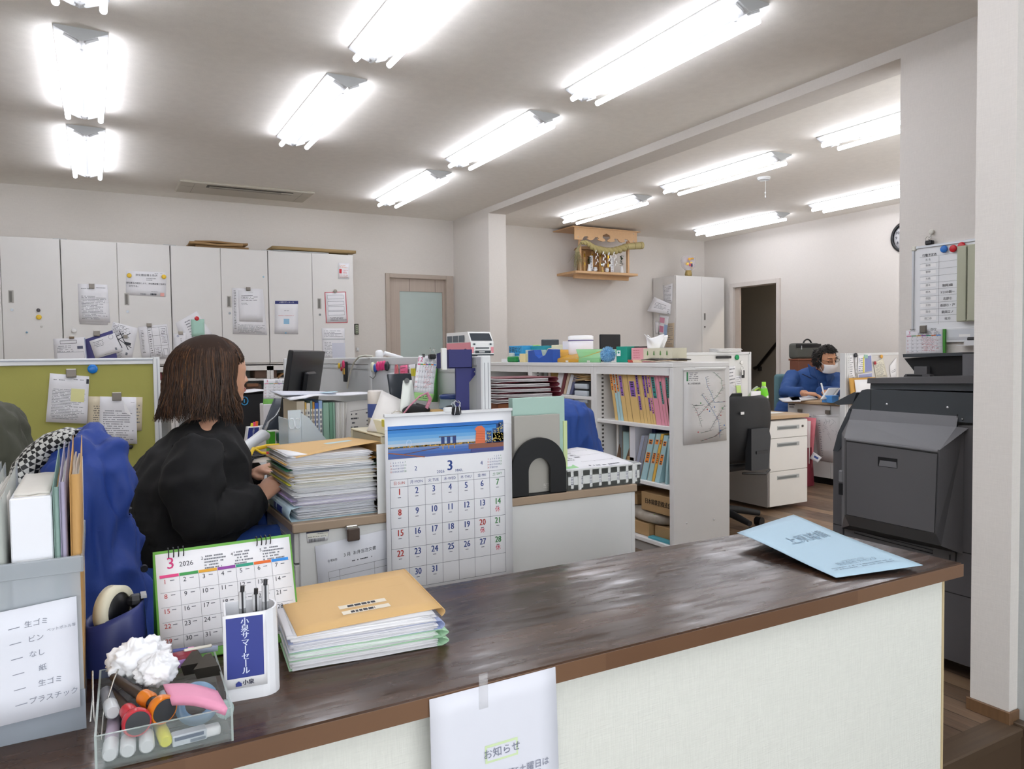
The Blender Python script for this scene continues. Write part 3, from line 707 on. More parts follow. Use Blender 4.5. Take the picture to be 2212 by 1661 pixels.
# ---- white pen stand with card
ps_=thing('pen_stand','white plastic pen stand with a navy card on its front, beside the folder pile','pen stand',zp(545,1500))
a=zp(489,1519); b=zp(585,1502); ex=(b-a).normalized(); n=Vector((ex.y,-ex.x,0)); wd=.066
WP=mat('eceef2',.3)
h0=.116; M=frame(a,ex,-n)   # local x right, y back, z up
def ring(z,inset=0,d=.05):
    pts=[]
    for(x,y)in[(0+inset,inset),(wd*.72,inset)]:pts.append((x,y))
    for i in range(9):
        t=-math.pi/2+math.pi*i/8; pts.append((wd*.72+math.cos(t)*(d/2-inset)*.95,d/2+math.sin(t)*(d/2-inset)))
    pts.append((inset,d-inset))
    return pts
q=MB(M=M); outer=ring(0); inner=ring(0,.0028); n_=len(outer); tilt=.012
vs=[(x,y,0)for x,y in outer]+[(x*.98,y*.98+tilt*.3,h0+(y)*.1)for x,y in outer]+[(x*.98,y*.98+tilt*.3,h0+(y)*.1)for x,y in inner]+[(x,y,.004)for x,y in inner]
fs=[]
for k in range(3):
    for i in range(n_):
        j=(i+1)%n_; fs.append((k*n_+i,k*n_+j,(k+1)*n_+j,(k+1)*n_+i))
q.add(vs,fs,WP,False); q.add([(x,y,0)for x,y in outer],[tuple(range(n_))[::-1]],WP); q.add([(x,y,.004)for x,y in inner],[tuple(range(n_))],WP); q.build('holder',ps_)
q=MB(); F=lambda x,z:M@Vector((x,-.0026+z*.012,z))
c4=[F(-.002,h0+.002),F(wd*.80,h0+.002),F(wd*.80,.018),F(-.002,.018)]
Q=Quad(c4,q,mat('f2f3f6',.15),.0016,front=n)
Q.rect(.07,.04,.93,.86,mat('333f8c',.4),1); Q.text('小泉サマーセール',.5,.105,.085,mat('cfd8ee',.5),k=2,vertical=True,gap=1.12,bold=.0006)
Q.text('小泉',.55,.93,.06,mat('22223c',.5),k=2,bold=.0005); Q.poly([(.26,.97),(.26,.93),(.33,.9),(.4,.93),(.4,.97)],mat('333f8c',.4),2)
q.build('card',ps_)
for i,(x,y,h,c)in enumerate(((.028,.02,.15,'2a2a2e'),(.042,.028,.142,'1c1c1e'),(.05,.018,.156,'3a3c40'))):
    q=MB(M=M); x2=x+(i-1)*.004
    q.cyl((x,y,.01),(x2,y,h-.03),.0045,mat('c9cccf',.15,0,trans=.5),n=10); q.cyl((x2,y,h-.03),(x2+.0006,y,h-.008),.0048,mat('dfe1e4',.2),n=10)
    q.cyl((x2+.0006,y,h-.008),(x2+.001,y,h),.0028,mat(c,.3),n=8); q.box(x2-.001,y-.0075,h-.045,x2+.0015,y-.0045,h-.006,mat(c,.3),.0005)
    q.build('ballpoint_pen',label=['black-topped clear ballpoint pen, left one in the white pen stand','short dark ballpoint pen, middle one in the white pen stand','tall ballpoint pen, right one in the white pen stand'][i],cat='pen',group='pens in the white pen stand')
# ---- pile of folders with tan envelope on top
r=random.Random(11)
pl_base=[zp(625,1452),zp(955,1395),zp(880,1335),zp(600,1400)]
bx=(pl_base[1]-pl_base[0]).normalized(); by=Vector((-bx.y,bx.x,0)); O=pl_base[0]; PW,PD=.236,.205
tan=mat('d6b077',.65,bump=.1,bs=80); LG=mat('a9cfae',.5); LB=mat('a8b4d8',.5); WPAP=mat('dddde0',.7)
def bundle(q,O,bx,by,w,d,z,h,n,m,seed,splay=.006,sag=0.0):
    """loose sheets: n thin slabs with uneven edges"""
    r=random.Random(seed)
    for i in range(n):
        z0=z+h*i/n; j=[r.uniform(-splay,splay)for _ in range(4)]; e=h/n*.82; rot=r.uniform(-.006,.006)
        def fn(u,v,z0=z0,j=j,rot=rot):
            x=j[0]+(w-abs(j[1]))*u; y=j[2]+(d-abs(j[3]))*v
            return O+bx*(x+y*rot)+by*(y-x*rot)+Vector((0,0,z0+e+sag*math.sin(u*math.pi)*.4+.0006*math.sin(9*u+i)))
        q.slab(fn,8,3,m[i%len(m)],e)
z=0
for i,(h,n,ms,mc,nm,lab)in enumerate((
    (.014,7,[WPAP,mat('e4e6e6',.7)],LG,'folder','pale green folder full of sheets, lowest of the counter pile'),
    (.012,6,[WPAP,mat('d6e4da',.6)],LG,'folder','green folder second from the bottom of the counter pile'),
    (.014,7,[mat('e9e9ee',.6),mat('d2d3da',.6)],LB,'folder','folder with a pale blue back, middle of the counter pile'))):
    t=thing(nm,lab,'folder',O+Vector((0,0,z)),group='folders piled on the counter')
    q=MB(); Oi=O+by*r.uniform(0,.004); bundle(q,Oi+bx*.004,bx,by,PW-.012,PD,z+.001,h-.003,n,ms,30+i,.004); q.build('sheets',t)
    q=MB()
    for zz in(z,z+h-.001):q.slab(lambda u,v:Oi+bx*((PW+.006*v)*u)+by*(PD*v)+Vector((0,0,zz+.001)),4,3,mc,.0009)
    q.slab(lambda u,v:Oi+bx*(PW+.012*math.sin(v*math.pi)*(1 if i!=2 else .5))+by*(PD*u)+Vector((0,0,z+v*(h-.0005))),3,5,mc,.0009); q.build('cover',t)
    z+=h
t=thing('document_envelope','tan paper folder with two printed strips on top of the counter pile','folder',O+Vector((0,0,z)))
q=MB(); bundle(q,O+by*.002+bx*.003,bx,by,PW-.014,PD-.004,z+.001,.013,8,[mat('e9e9ee',.6),WPAP,mat('f2f2f4',.6)],77,.006); q.build('sheets',t)
zt=z+.0155
top=[zp(596,1276,CT+zt+.002),zp(872,1229,CT+zt+.004),zp(953,1312,CT+zt),zp(642,1373,CT+zt)]
q=MB(); q.M=Matrix.Translation((0,0,0)); Q=Quad(top,q,tan,.0012,front=(0,0,1),nu=10,nv=6,bump=lambda u,v:.0016*math.sin(u*3.0)*math.sin(v*2.4))
for v in(.62,.74):Q.rect(.34,v,.68,v+.07,mat('e6ddca',.6)); dashes(Q,.4,v+.01,.62,v+.06,1,ink=INK,L=.018,th=.8)
for v in(.2,.38):Q.line(.05,v,.9,v,.0005,mat('c29c62',.7))
q.build('top_cover',t)
q=MB(); e0,e1=top[2],top[1]
q.slab(lambda u,v:e0.lerp(e1,u)+bx*(.006*math.sin(v*math.pi))-Vector((0,0,v*.014)),4,6,tan,.0012); q.build('fold',t)
for o_ in(t,):pass
# ---- wall-type calendar hanging between desk and counter
CX0,CX1,CZ1,CZ0,CY=.715,1.126,.984,.43,2.035
wc=thing('wall_calendar','large March 2026 wall calendar with a harbour night picture, hanging in front of the desks','calendar',((CX0+CX1)/2,CY,CZ0))
def uvp(px,py):
    p=at(px,py,Y=CY); return(p.x-CX0)/(CX1-CX0),(CZ1-p.z)/(CZ1-CZ0)
q=MB(); Q=Quad([(CX0,CY,CZ1),(CX1,CY,CZ1),(CX1,CY,CZ0),(CX0,CY,CZ0)],q,mat('e9eaee',.55),.004,front=(0,-1,0),nu=8,nv=8)
u0,v0=uvp(837,922); u1,v1=uvp(1086,972); v0=(v0+uvp(1084,907)[1])/2; v1=(v1+uvp(841,994)[1])/2; u1=uvp(1087,940)[0]
def PU(u):return u0+(u1-u0)*u
def PV(v):return v0+(v1-v0)*v
sky=['2a6fc0','2f7fcb','4a92d4','6aa6da','8fb9dc','b9c6d6']
for i,c in enumerate(sky):Q.rect(PU(0),PV(i*.11),PU(1),PV((i+1)*.11),mat(c,.4),1)
for i,c in enumerate(['6f86b8','4f72b4','3f66ae','4a5f9a']):Q.rect(PU(0),PV(.66+i*.085),PU(1),PV(.66+(i+1)*.085),mat(c,.4),1)
GOLD=mat('d9a544',.5); NAVY=mat('2b3f78',.5); ORG=mat('d9704a',.5)
def pr(a,b,c,d,m,k=2):Q.rect(PU(a),PV(b),PU(c),PV(d),m,k)
pr(0,.63,1,.68,mat('4d5648',.6)); rr=random.Random(3)
for i in range(90):x=rr.random(); pr(x,.62+rr.random()*.06,x+.012,.64+rr.random()*.05,GOLD,3)
pr(.35,.66,.62,.69,GOLD,3)
for k in range(3):pr(.44+k*.05,.42,.47+k*.05,.64,NAVY,3); pr(.452+k*.05,.64,.458+k*.05,.8,GOLD,3)
pr(.42,.4,.57,.425,mat('5a4a4a',.5),4)
for i in range(20):
    a=2*math.pi*i/20; b=2*math.pi*(i+1)/20
    Q.line(PU(.17+.02*math.cos(a)),PV(.55+.11*math.sin(a)),PU(.17+.02*math.cos(b)),PV(.55+.11*math.sin(b)),.0012,mat('c6d6ee',.5),3)
Q.poly([(PU(a),PV(b))for a,b in((.74,.7),(.75,.3),(.735,.24),(.76,.15),(.8,.14),(.83,.25),(.83,.7))],ORG,4)
for k in range(5):Q.line(PU(.745),PV(.3+k*.08),PU(.83),PV(.33+k*.08),.001,mat('b5583a',.5),5)
pr(.68,.7,1,.86,mat('8a5a4a',.6),4); pr(.7,.86,1,.97,mat('4b4f86',.6),4)
for k,(x,w_,h_)in enumerate(((.845,.045,.32),(.9,.04,.25),(.935,.03,.1),(.955,.045,.05))):
    pr(x,h_,x+w_,.72,mat(['2c4a80','38568a','2b3f6e','31507e'][k],.5),4)
    for i in range(22):y=h_+.05+rr.random()*(.62-h_); xx=x+rr.random()*(w_-.01); pr(xx,y,xx+.008,y+.02,mat('d8c468',.5),5)
pr(.9,.4,1,.68,mat('3c4c34',.7),4); Q.line(PU(.13),PV(.87),PU(.42),PV(.74),.002,mat('6a4b3c',.6),4); Q.line(PU(0),PV(.8),PU(.3),PV(1),.003,mat('9a5f48',.6),4)
Q.rect(0,.075,1,.0775,mat('cfd0d4',.6),1)
# numbers
gx=[uvp(x,1100)[0]for x in(844,882,919,955,990,1024.5,1058.5,1091)]
gy0=(uvp(842,1038.5)[1]+uvp(1090,1013)[1])/2; gy1=uvp(1090,1029)[1]; gyb=uvp(1090.6,1234.6)[1]
LN=mat('55586a',.7)
rows=[gy0,gy1]+[gy1+(gyb-gy1)*(k+1)/5 for k in range(5)]
for v in rows:Q.line(gx[0],v,gx[7],v,.0009,LN)
for u in gx:Q.line(u,gy0,u,gyb,.0009,LN)
wk=['日·SUN','月·MON','火·TUE','水·WED','木·THU','金·FRI','土·SAT']
for i in range(7):
    c=NUMS[1]if i==0 else NUMS[2]if i==6 else NUMS[0]
    Q.text(wk[i],(gx[i]+gx[i+1])/2,(rows[0]+rows[1])/2,.016,c)
for d in range(1,32):
    c=(d-1)%7; r_=(d-1)//7; col=NUMS[1]if c==0 or d==20 else NUMS[2]if c==6 else NUMS[0]
    uu=(gx[c]+gx[c+1])/2; vv=rows[1+r_]+.027
    Q.text(str(d),uu,vv,.038,col,sx=.82,bold=.0011); Q.rect(uu-.012,vv+.027,uu+.012,vv+.03,LN)
for d in(14,20,28):
    c=(d-1)%7; r_=(d-1)//7; Q.text('休',(gx[c]+gx[c+1])/2,rows[1+r_]+.073,.026,mat('d8405c',.7))
u_,v_=uvp(971,1006); Q.text('3',u_,v_,.062,NUMS[0],bold=.0028,sx=.9); u_,v_=uvp(953,1020); Q.text('2026',u_-.005,v_-.004,.018,NUMS[0]); u_,v_=uvp(989,1017); Q.text('MAR.',u_+.01,v_-.003,.016,NUMS[0])
u_,v_=uvp(898,1012); Q.text('2',u_,v_,.026,NUMS[0]); u_,v_=uvp(1040,1000); Q.text('4',u_,v_,.024,NUMS[0])
for(ux,days,f)in((uvp(860,1015),28,0),(uvp(1068,999),30,3)):
    for d in range(1,days+1):
        c=(d-1+f)%7; r_=(d-1+f)//7
        Q.text(str(d),ux[0]+(c-3)*.0175,ux[1]+(r_-2)*.0155-.006,.0095,NUMS[1]if c==0 else NUMS[2]if c==6 else NUMS[0])
q.build('page',wc)
q=MB(); q.box(CX0-.002,CY-.004,CZ1-.004,CX1+.002,CY+.008,CZ1+.004,mat('dfe0e2',.4)); p=at(967,878,Y=CY); q.box(p.x-.014,CY-.006,CZ1,p.x+.014,CY+.004,CZ1+.016,WHM,.003); q.build('hanger',wc)
p=at(984,886,Y=CY); bc=thing('binder_clip','black binder clip with steel handles on the top edge of the large wall calendar','clip',(p.x,CY,p.z))
q=MB(); q.box(p.x-.015,CY-.012,p.z-.014,p.x+.015,CY+.016,p.z+.010,mat('1c1c1f',.3),.004); q.build('jaw',bc)
q=MB()
for s in(-1,1):
    q.tube([(p.x+s*.009,CY-.013,p.z-.012),(p.x+s*.005,CY-.014,p.z+.012),(p.x+s*.011,CY-.012,p.z+.022),(p.x+s*.003,CY-.012,p.z+.03)],.0012,mat('b9bcc0',.2,.9),n=6)
q.tube([(p.x-.012,CY-.008,p.z+.01),(p.x-.014,CY-.002,p.z+.02),(p.x,CY,p.z+.028),(p.x+.014,CY-.002,p.z+.02),(p.x+.012,CY-.008,p.z+.01)],.0012,mat('b9bcc0',.2,.9),n=6); q.build('handle',bc)
# ---- notice on the counter front
def notice(Q):
    tx=mat('84889a',.8)
    Q.rect(.4,.30,.66,.39,mat('d3e6b8',.7),1); Q.rect(.415,.312,.645,.378,mat('dfe1ea',.7),2); Q.text('お知らせ',.53,.345,.042,tx,k=4)
    Q.text('第5土曜日は',.74,.47,.036,tx,k=4); Q.text('2026年1月より、',.33,.73,.04,tx,k=4)if 0 else Q.text('26年1月より、',.40,.485,.036,tx,k=4); Q.line(.58,.50,.84,.50,.0008,tx,3)
    Q.text('お休みさせていただきます。',.5,.56,.036,tx,k=4)
nc=[at(927,1511,Y=.93),at(1199,1440,Y=.93)]
wv=(nc[1]-nc[0]); nh=wv.length*1.414
sheet('notice_sheet','white notice sheet taped to the counter front, its heading marked in yellow-green','notice',[nc[0]-Vector((0,.001,0)),nc[1]-Vector((0,.001,0)),nc[1]-Vector((-.003,.001,nh)),nc[0]-Vector((-.003,.001,nh))],None,notice,m=mat('dfe1ea',.6),nu=6,nv=10,bump=lambda u,v:.003*math.sin(v*3.1)*math.sin(u*2)+.002*v)
q=MB(); p=at(1045,1484,Y=.928); Quad([p+Vector((-.008,-.001,.02)),p+Vector((.006,-.001,.02)),p+Vector((.006,-.001,-.03)),p+Vector((-.008,-.001,-.03))],q,mat('e9e9ea',.12,alpha=.22),.0003,front=(0,-1,0))
q.build('sticky_tape',label='strip of clear tape holding the notice to the counter front',cat='tape')
# ---- light blue envelope
E_=[zp(1592,1152,.715),zp(1714,1116,.712),zp(1993,1222,.700),zp(1806,1249,.694)]
def envp(Q):
    tx=mat('6f8799',.7)
    Q.text('上原諸協',.30,.60,.065,tx,rot=math.pi/2*0,k=3)if 0 else None
mb=MB(); Q=Quad([E_[0],E_[1],E_[2],E_[3]],mb,mat('b3cfe0',.6,bump=.1,bs=60),.0012,front=(0,0,1),nu=12,nv=12,bump=lambda u,v:.004*math.sin(v*4.5+u*1.5)*(1-v)+.002)
# writing runs along the long side
tx=mat('93a9b9',.7)
def along(body,px,py,h,k=3):
    ps=at(px,py,Z=.703); ex=(E_[2]-E_[1]).normalized()*.0+(E_[1]-E_[0]).normalized(); ey=(E_[1]-E_[2]).normalized()
    vs,fs=glyphs(body); n_=Q.n
    mb.add([ps+ex*(v.x*h)+ey*(v.y*h)+Vector((0,0,.0035))for v in vs],fs,tx)
def on_env(body,u,v,h):
    vs,fs=glyphs(body); w=(E_[1]-E_[0]).length; l=(E_[3]-E_[0]).length
    # text reads with its baseline along the short edge
    pts=[Q.p(u+(x.x*h)/w,v-(x.y*h)/l,2.5)for x in vs]
    nn=(pts[fs[0][1]]-pts[fs[0][0]]).cross(pts[fs[0][2]]-pts[fs[0][0]])
    mb.add(pts,fs if nn.dot(Q.n)>0 else[f[::-1]for f in fs],tx)
on_env('上原諸橋',.55,.38,.042)
on_env('株式会社 カモンタ',.5,.83,.017); on_env('water & water works',.5,.79,.009); 
dashes(Q,.12,.86,.88,.91,2,ink=tx,L=.012,th=.4)
mb.build('envelope',label='light blue envelope lying across the right end of the counter',cat='envelope')
# ---- tape dispenser
td=thing('tape_dispenser','navy blue upright tape dispenser with a cream tape roll on the counter','tape dispenser',zp(250,1440))
c=zp(252,1452); c=c+Vector((0,.035,0)); NB=mat('2c3670',.35)
q=MB()
def sq(rx,ry,z,yoff=0,p=3.0,n=28):
    o=[]
    for i in range(n):
        t=2*math.pi*i/n; ct,s_=math.cos(t),math.sin(t)
        o.append(c+Vector((rx*math.copysign(abs(ct)**(2/p),ct),yoff+ry*math.copysign(abs(s_)**(2/p),s_),z)))
    return o
hs=[(.046,.05,0),(.046,.05,.01),(.043,.046,.05),(.041,.042,.075),(.040,.040,.082),(.036,.036,.082),(.034,.034,.05)]
vs=[]
for(rx,ry,z_)in hs:vs+=[v+Vector((0,0,0.0+(.014 if z_>.07 else 0)*((v.x-c.x)/.04)))for v in sq(rx,ry,z_)]
fs=[(k*28+i,k*28+(i+1)%28,(k+1)*28+(i+1)%28,(k+1)*28+i)for k in range(len(hs)-1)for i in range(28)]
q.add(vs,fs,NB,True); q.add(vs[:28],[tuple(range(28))[::-1]],NB); q.add(vs[-28:],[tuple(range(28))],mat('20264e',.5)); q.build('body',td)
rc=c+Vector((.0,-.005,.085)); ax=Vector((.8,-.6,0)).normalized()
q=MB(); q.M=frame(rc,ax.cross(Vector((0,0,1))),(0,0,1)); M0=q.M
q.lathe([(.026,-.009),(.036,-.009),(.036,.009),(.026,.009),(.026,-.009)],mat('d8d3bc',.35),n=32); q.build('tape_roll',td)
q=MB(M=M0); q.lathe([(0,-.008),(.0255,-.008),(.0255,.01),(0,.01)],mat('161618',.4),n=24); q.M=Matrix.Identity(4); q.box(rc.x+.018,rc.y-.012,rc.z+.0,rc.x+.04,rc.y+.012,rc.z+.018,mat('1b1b1e',.35),.006); q.build('hub',td)
q=MB(); q.box(rc.x+.036,rc.y-.012,rc.z+.014,rc.x+.044,rc.y+.012,rc.z+.018,mat('c8cacc',.2,.9)); q.build('cutter',td)

# ---- clear letter box with files at the left end of the counter
FB=zp(185,1572); FBX1=FB.x; FBY0=FB.y; BD=.235; FH=at(185,1198,Y=FBY0).z
CLR=mat('b9c2c8',.12,alpha=.32); CLR2=mat('c2c9cf',.15,alpha=.5)
bxh=thing('file_box','clear plastic file box with a handwritten note, at the left end of the counter','file box',(FBX1-.12,FBY0+BD/2,CT))
x0=FBX1-.30; x1=FBX1; y0,y1=FBY0,FBY0+BD
q=MB(); q.box(x0,y0,CT,x1,y0+.003,FH,CLR2); q.box(x0,y1-.003,CT,x1,y1,FH,CLR); q.box(x1-.003,y0+.003,CT,x1,y1-.003,FH,CLR); q.box(x0,y0+.003,CT,x0+.003,y1-.003,FH,CLR); q.box(x0,y0,CT,x1,y1,CT+.004,CLR2); q.build('shell',bxh)
q=MB(); q.box(x0-.003,y0-.004,FH-.02,x1+.004,y0,FH,CLR2,.001); q.box(x1,y0-.004,FH-.02,x1+.004,y1+.004,FH,CLR2,.001); q.box(x0,y0-.0015,CT,x1+.001,y0,CT+.05,mat('aab2bd',.2,alpha=.6)); q.build('rim',bxh)
# handwritten note
cs=[at(-60,1335,Y=y0-.006),at(165,1288,Y=y0-.006),at(174,1524,Y=y0-.006),at(-60,1580,Y=y0-.006)]
def hand(Q):
    tx=mat('8a8f9c',.8)
    for i,(s,u)in enumerate((('生ゴミ',.58),('ビン',.56),('なし',.56),('紙',.6),('生ゴミ',.66),('プラスチック',.68))):
        v=.16+i*.137; Q.text(s,u+.02+i*.01,v-.0,.05,tx,k=2); Q.line(.33+i*.012,v+.01,.44+i*.012,v+.005,.0009,tx)
        Q.text('〃' if i%2 else 'ミ',.12,v+.02,.035,tx,k=2)
    Q.text('ペットボトル等',.84,.25,.026,tx,k=2)
sheet('paper_note','handwritten sorting note taped to the front of the clear file box','note',cs,None,hand,m=mat('dee1ea',.7),front=(0,-1,0),bump=lambda u,v:.004*v*v+.001*math.sin(5*u))
# files in the box: (x centre offset from right wall, thickness, top z px y, depth colours)
def upfile(name,label,xr,th,ytop,cov,inner,lean=0.0,nsh=5,slope=.03,cat='file'):
    """a file standing on its short edge, spine towards the camera"""
    t=thing(name,label,cat,(x1-xr,(y0+y1)/2,CT+.006)); zt=at(min(200,max(10,188-xr*900)),ytop,Y=y0+.02).z
    xc=x1-xr; q=MB(); rr_=random.Random(int(xr*1e4))
    for k in range(nsh):
        xa=xc-th/2+th*(k+.5)/nsh; hz=zt-rr_.random()*.012-slope*.2; f0=y0+.012+rr_.random()*.006
        q.slab(lambda u,v:(xa+lean*v+.0015*math.sin(u*5+k),f0+u*(BD-.03),CT+.006+(hz-CT-.006)*v+slope*u*v*.5),5,4,inner,th/nsh*.7)
    q.build('sheets',t)
    q=MB()
    for s in(-1,1):q.slab(lambda u,v:(xc+s*th/2+lean*v,y0+.010+u*(BD-.02),CT+.006+(zt-CT-.006)*v+slope*u*v),5,4,cov,.0009)
    q.slab(lambda u,v:(xc+(u-.5)*th+lean*v,y0+.010-.003*math.sin(u*math.pi),CT+.006+(zt-CT-.006)*v),4,3,cov,.0009); q.build('cover',t)
CF=mat('c9cec8',.25,alpha=.55); 
IN=mat('d2cec6',.7)
upfile('document_file','tan cardboard file, rightmost in the clear file box',.006,.011,1020,mat('b98f55',.6),IN,.004,4)
upfile('document_file','grey-violet thin file just left of the tan one in the clear file box',.016,.006,1035,mat('9d97ae',.5),IN,.0,2)
upfile('document_file','grey-green thin file with a brown back in the clear file box',.023,.006,1045,mat('7f9a92',.5),mat('b88f60',.7),.0,2)
t=thing('ring_binder','thick white binder with a blank spine standing in the clear file box','binder',(x1-.05,y0+.11,CT+.006)); zt=at(140,1068,Y=y0+.012).z
q=MB(); q.box(x1-.072,y0+.012,CT+.006,x1-.028,y1-.012,zt,mat('e6e8ee',.35),.0015); q.build('cover',t)
q=MB(); bundle(q,Vector((x1-.070,y0+.02,0)),Vector((1,0,0)),Vector((0,1,0)),.040,BD-.05,zt-.006,.012,3,[IN],5,.003); q.build('sheets',t)
lb=Quad([(x1-.066,y0+.0105,FH+.0),(x1-.034,y0+.0105,FH),(x1-.034,y0+.0105,FH-.06),(x1-.066,y0+.0105,FH-.06)],MB(),mat('dcdfe2',.4),.0006,front=(0,-1,0)); lb.rect(.05,.05,.3,.2,mat('5d6a78',.5)); lb.rect(.7,.05,.98,.2,mat('5d6a78',.5)); lb.text('平',.5,.3,.25,mat('6a7a88',.6)); lb.text('工',.5,.62,.25,mat('6a7a88',.6)); lb.mb.build('spine_label',t)
upfile('clear_file','clear file stuffed with sheets next to the thick white binder',.082,.014,1066,CF,IN,-.004,7,.02)
upfile('clear_file','clear file bulging with greyish sheets, third clear one from the right',.103,.018,1064,CF,mat('c2c1bc',.7),-.004,9,.02)
upfile('clear_file','clear file with long curled sheets near the green-edged one',.126,.016,1062,CF,mat('b9b5aa',.7),-.006,8,.03)
upfile('document_file','green-edged file standing near the left in the clear file box',.15,.012,1058,mat('3f9a72',.4),IN,-.004,5,.01)
upfile('clear_file','clear file at the left edge of the photo in the clear file box',.175,.022,1064,CF,mat('cdcac2',.7),-.003,9,.0)
upfile('clear_file','leftmost clear file in the clear file box, cut off by the photo',.21,.03,1060,CF,mat('d3d1ca',.7),0,9,.0)
# ---- acrylic tray with office odds and ends
tf=[zp(203,1593,.731),zp(503,1529,.731),zp(459,1407,.731),zp(199,1451,.731)]
ex=(tf[1]-tf[0]).normalized(); ey=Vector((-ex.y,ex.x,0)); TO=Vector((tf[0].x,tf[0].y,CT)); tw=(tf[1]-tf[0]).length; tdp=(tf[3]-tf[0]).dot(ey)
TM=frame(TO,ex,ey); ACR=mat('b9c4c2',.05,alpha=.13); ACE=mat('c3cfcb',.1,alpha=.5)
tr_=thing('acrylic_tray','clear acrylic tray full of stationery at the left front of the counter','tray',TM@Vector((tw/2,tdp/2,0)))
q=MB(M=TM); e=.0025; th_=.041
q.box(0,0,.001,tw,tdp,.004,ACR); q.box(0,0,.004,tw,e,th_,ACR); q.box(0,tdp-e,.004,tw,tdp,th_,ACR); q.box(0,e,.004,e,tdp-e,th_,ACR); q.box(tw-e,e,.004,tw,tdp-e,th_,ACR); q.build('shell',tr_)
q=MB(M=TM)
for a in((0,0,tw,e),(0,tdp-e,tw,tdp),(0,e,e,tdp-e),(tw-e,e,tw,tdp-e)):q.box(a[0],a[1],th_,a[2],a[3],th_+.0006,ACE)
for x in(0,tw-e):q.box(x,-.0003,.001,x+e,0,th_,ACE)
q.build('edge',tr_)
def tl_(u,v,z):return TM@Vector((u*tw,v*tdp,z))
def marker(name,label,u,v,z,u2,v2,z2,r,cb,ct,cat='marker pen',r2=None):
    a=tl_(u,v,z); b=tl_(u2,v2,z2); d=(b-a).normalized(); t=thing(name,label,cat,a)
    q=MB(); q.tube([a,a+d*.002,a+d*.03],[r*.8,r,r],mat(ct,.3,.1),n=14); q.build('cap',t)
    q=MB(); q.tube([a+d*.03,b],[r*.93,(r2 or r)*.9],mat(cb,.4),n=14); q.build('barrel',t)
mk='marker pens lying in the acrylic tray'
marker('marker_pen','silver-capped marker, leftmost at the front of the acrylic tray',.10,.04,.013,.13,.62,.013,.0085,'b7a9bb','d6d9db')
marker('marker_pen','silver-capped marker, second from the left in the acrylic tray',.225,.04,.013,.24,.62,.013,.0085,'9aa9bb','d6d9db')
marker('marker_pen','silver-capped marker under the red-rimmed stamp in the acrylic tray',.36,.04,.013,.36,.6,.013,.0085,'8e98a6','d6d9db')
marker('highlighter','yellow highlighter at the front of the acrylic tray',.50,.06,.012,.42,.55,.014,.0075,'d6d23c','dcd93a','highlighter')
marker('marker_pen','silver and grey marker lying at the upper left of the acrylic tray',.12,.36,.034,.06,.75,.03,.0085,'8a8d94','c7cacd')
def stamp(label,u,v,z,u2,v2,z2,h,r):
    a=tl_(u,v,z); b=tl_(u2,v2,z2); d=(b-a).normalized(); t=thing('roller_stamp',label,'stamp',a)
    q=MB(); q.tube([a-d*.0,a+d*.004,a+d*.012,a+d*.02],[r*.92,r,r*.9,r*.55],mat(h,.3),n=24); q.tube([a+d*.028,a+d*.034,a+d*.048],[r*.5,r*.6,r*.55],mat(h,.3),n=20); q.build('cap',t)
    q=MB(); q.tube([a-d*.0006,a-d*.0002],[r*.82,r*.82],mat('3a3c40',.5),n=24); q.build('face',t)
    q=MB(); q.tube([a+d*.018,a+d*.03],r*.45,mat('2a2a2c',.4),n=16); q.tube([a+d*.048,a+d*.06,b],[r*.45,r*.38,r*.3],mat('3b2f28',.4),n=14); q.build('handle',t)
stamp('red-rimmed round stamp standing out at the front of the acrylic tray',.30,.12,.036,.10,.75,.03,'c2303c',.0165)
stamp('orange-rimmed round stamp, right of the red one in the acrylic tray',.50,.19,.038,.12,.72,.05,'d97a1e',.0175)
# crumpled tissue
q=MB(); rr_=random.Random(9); tc_=tl_(.33,.80,.062)
def blob(u,v):
    th=math.pi*v; ph=2*math.pi*u; d=Vector((math.sin(th)*math.cos(ph),math.sin(th)*math.sin(ph),math.cos(th)))
    p=d*2.3; r=.030*(1+.30*noise.noise(p*.9)+.34*abs(noise.noise(p*1.9))+.07*abs(noise.noise(p*5)))
    return tc_+Vector((d.x*r*1.1,d.y*r*.8,d.z*r*.85))+ey*0
q.grid(blob,64,36,mat('f0f1f4',.8,sub=0)); tc2=tl_(.46,.62,.058)
def blob2(u,v):
    th=math.pi*v; ph=2*math.pi*u; d=Vector((math.sin(th)*math.cos(ph),math.sin(th)*math.sin(ph),math.cos(th)))
    p=d*2.4+Vector((5,2,1)); r=.022*(1+.30*noise.noise(p*.9)+.34*abs(noise.noise(p*1.9))+.07*abs(noise.noise(p*5)))
    return tc2+Vector((d.x*r,d.y*r*1.3,d.z*r*.8))
q.grid(blob2,56,30,mat('f0f1f4',.8)); q.build('tissue',label='crumpled white tissue lying on the stationery in the acrylic tray',cat='tissue')
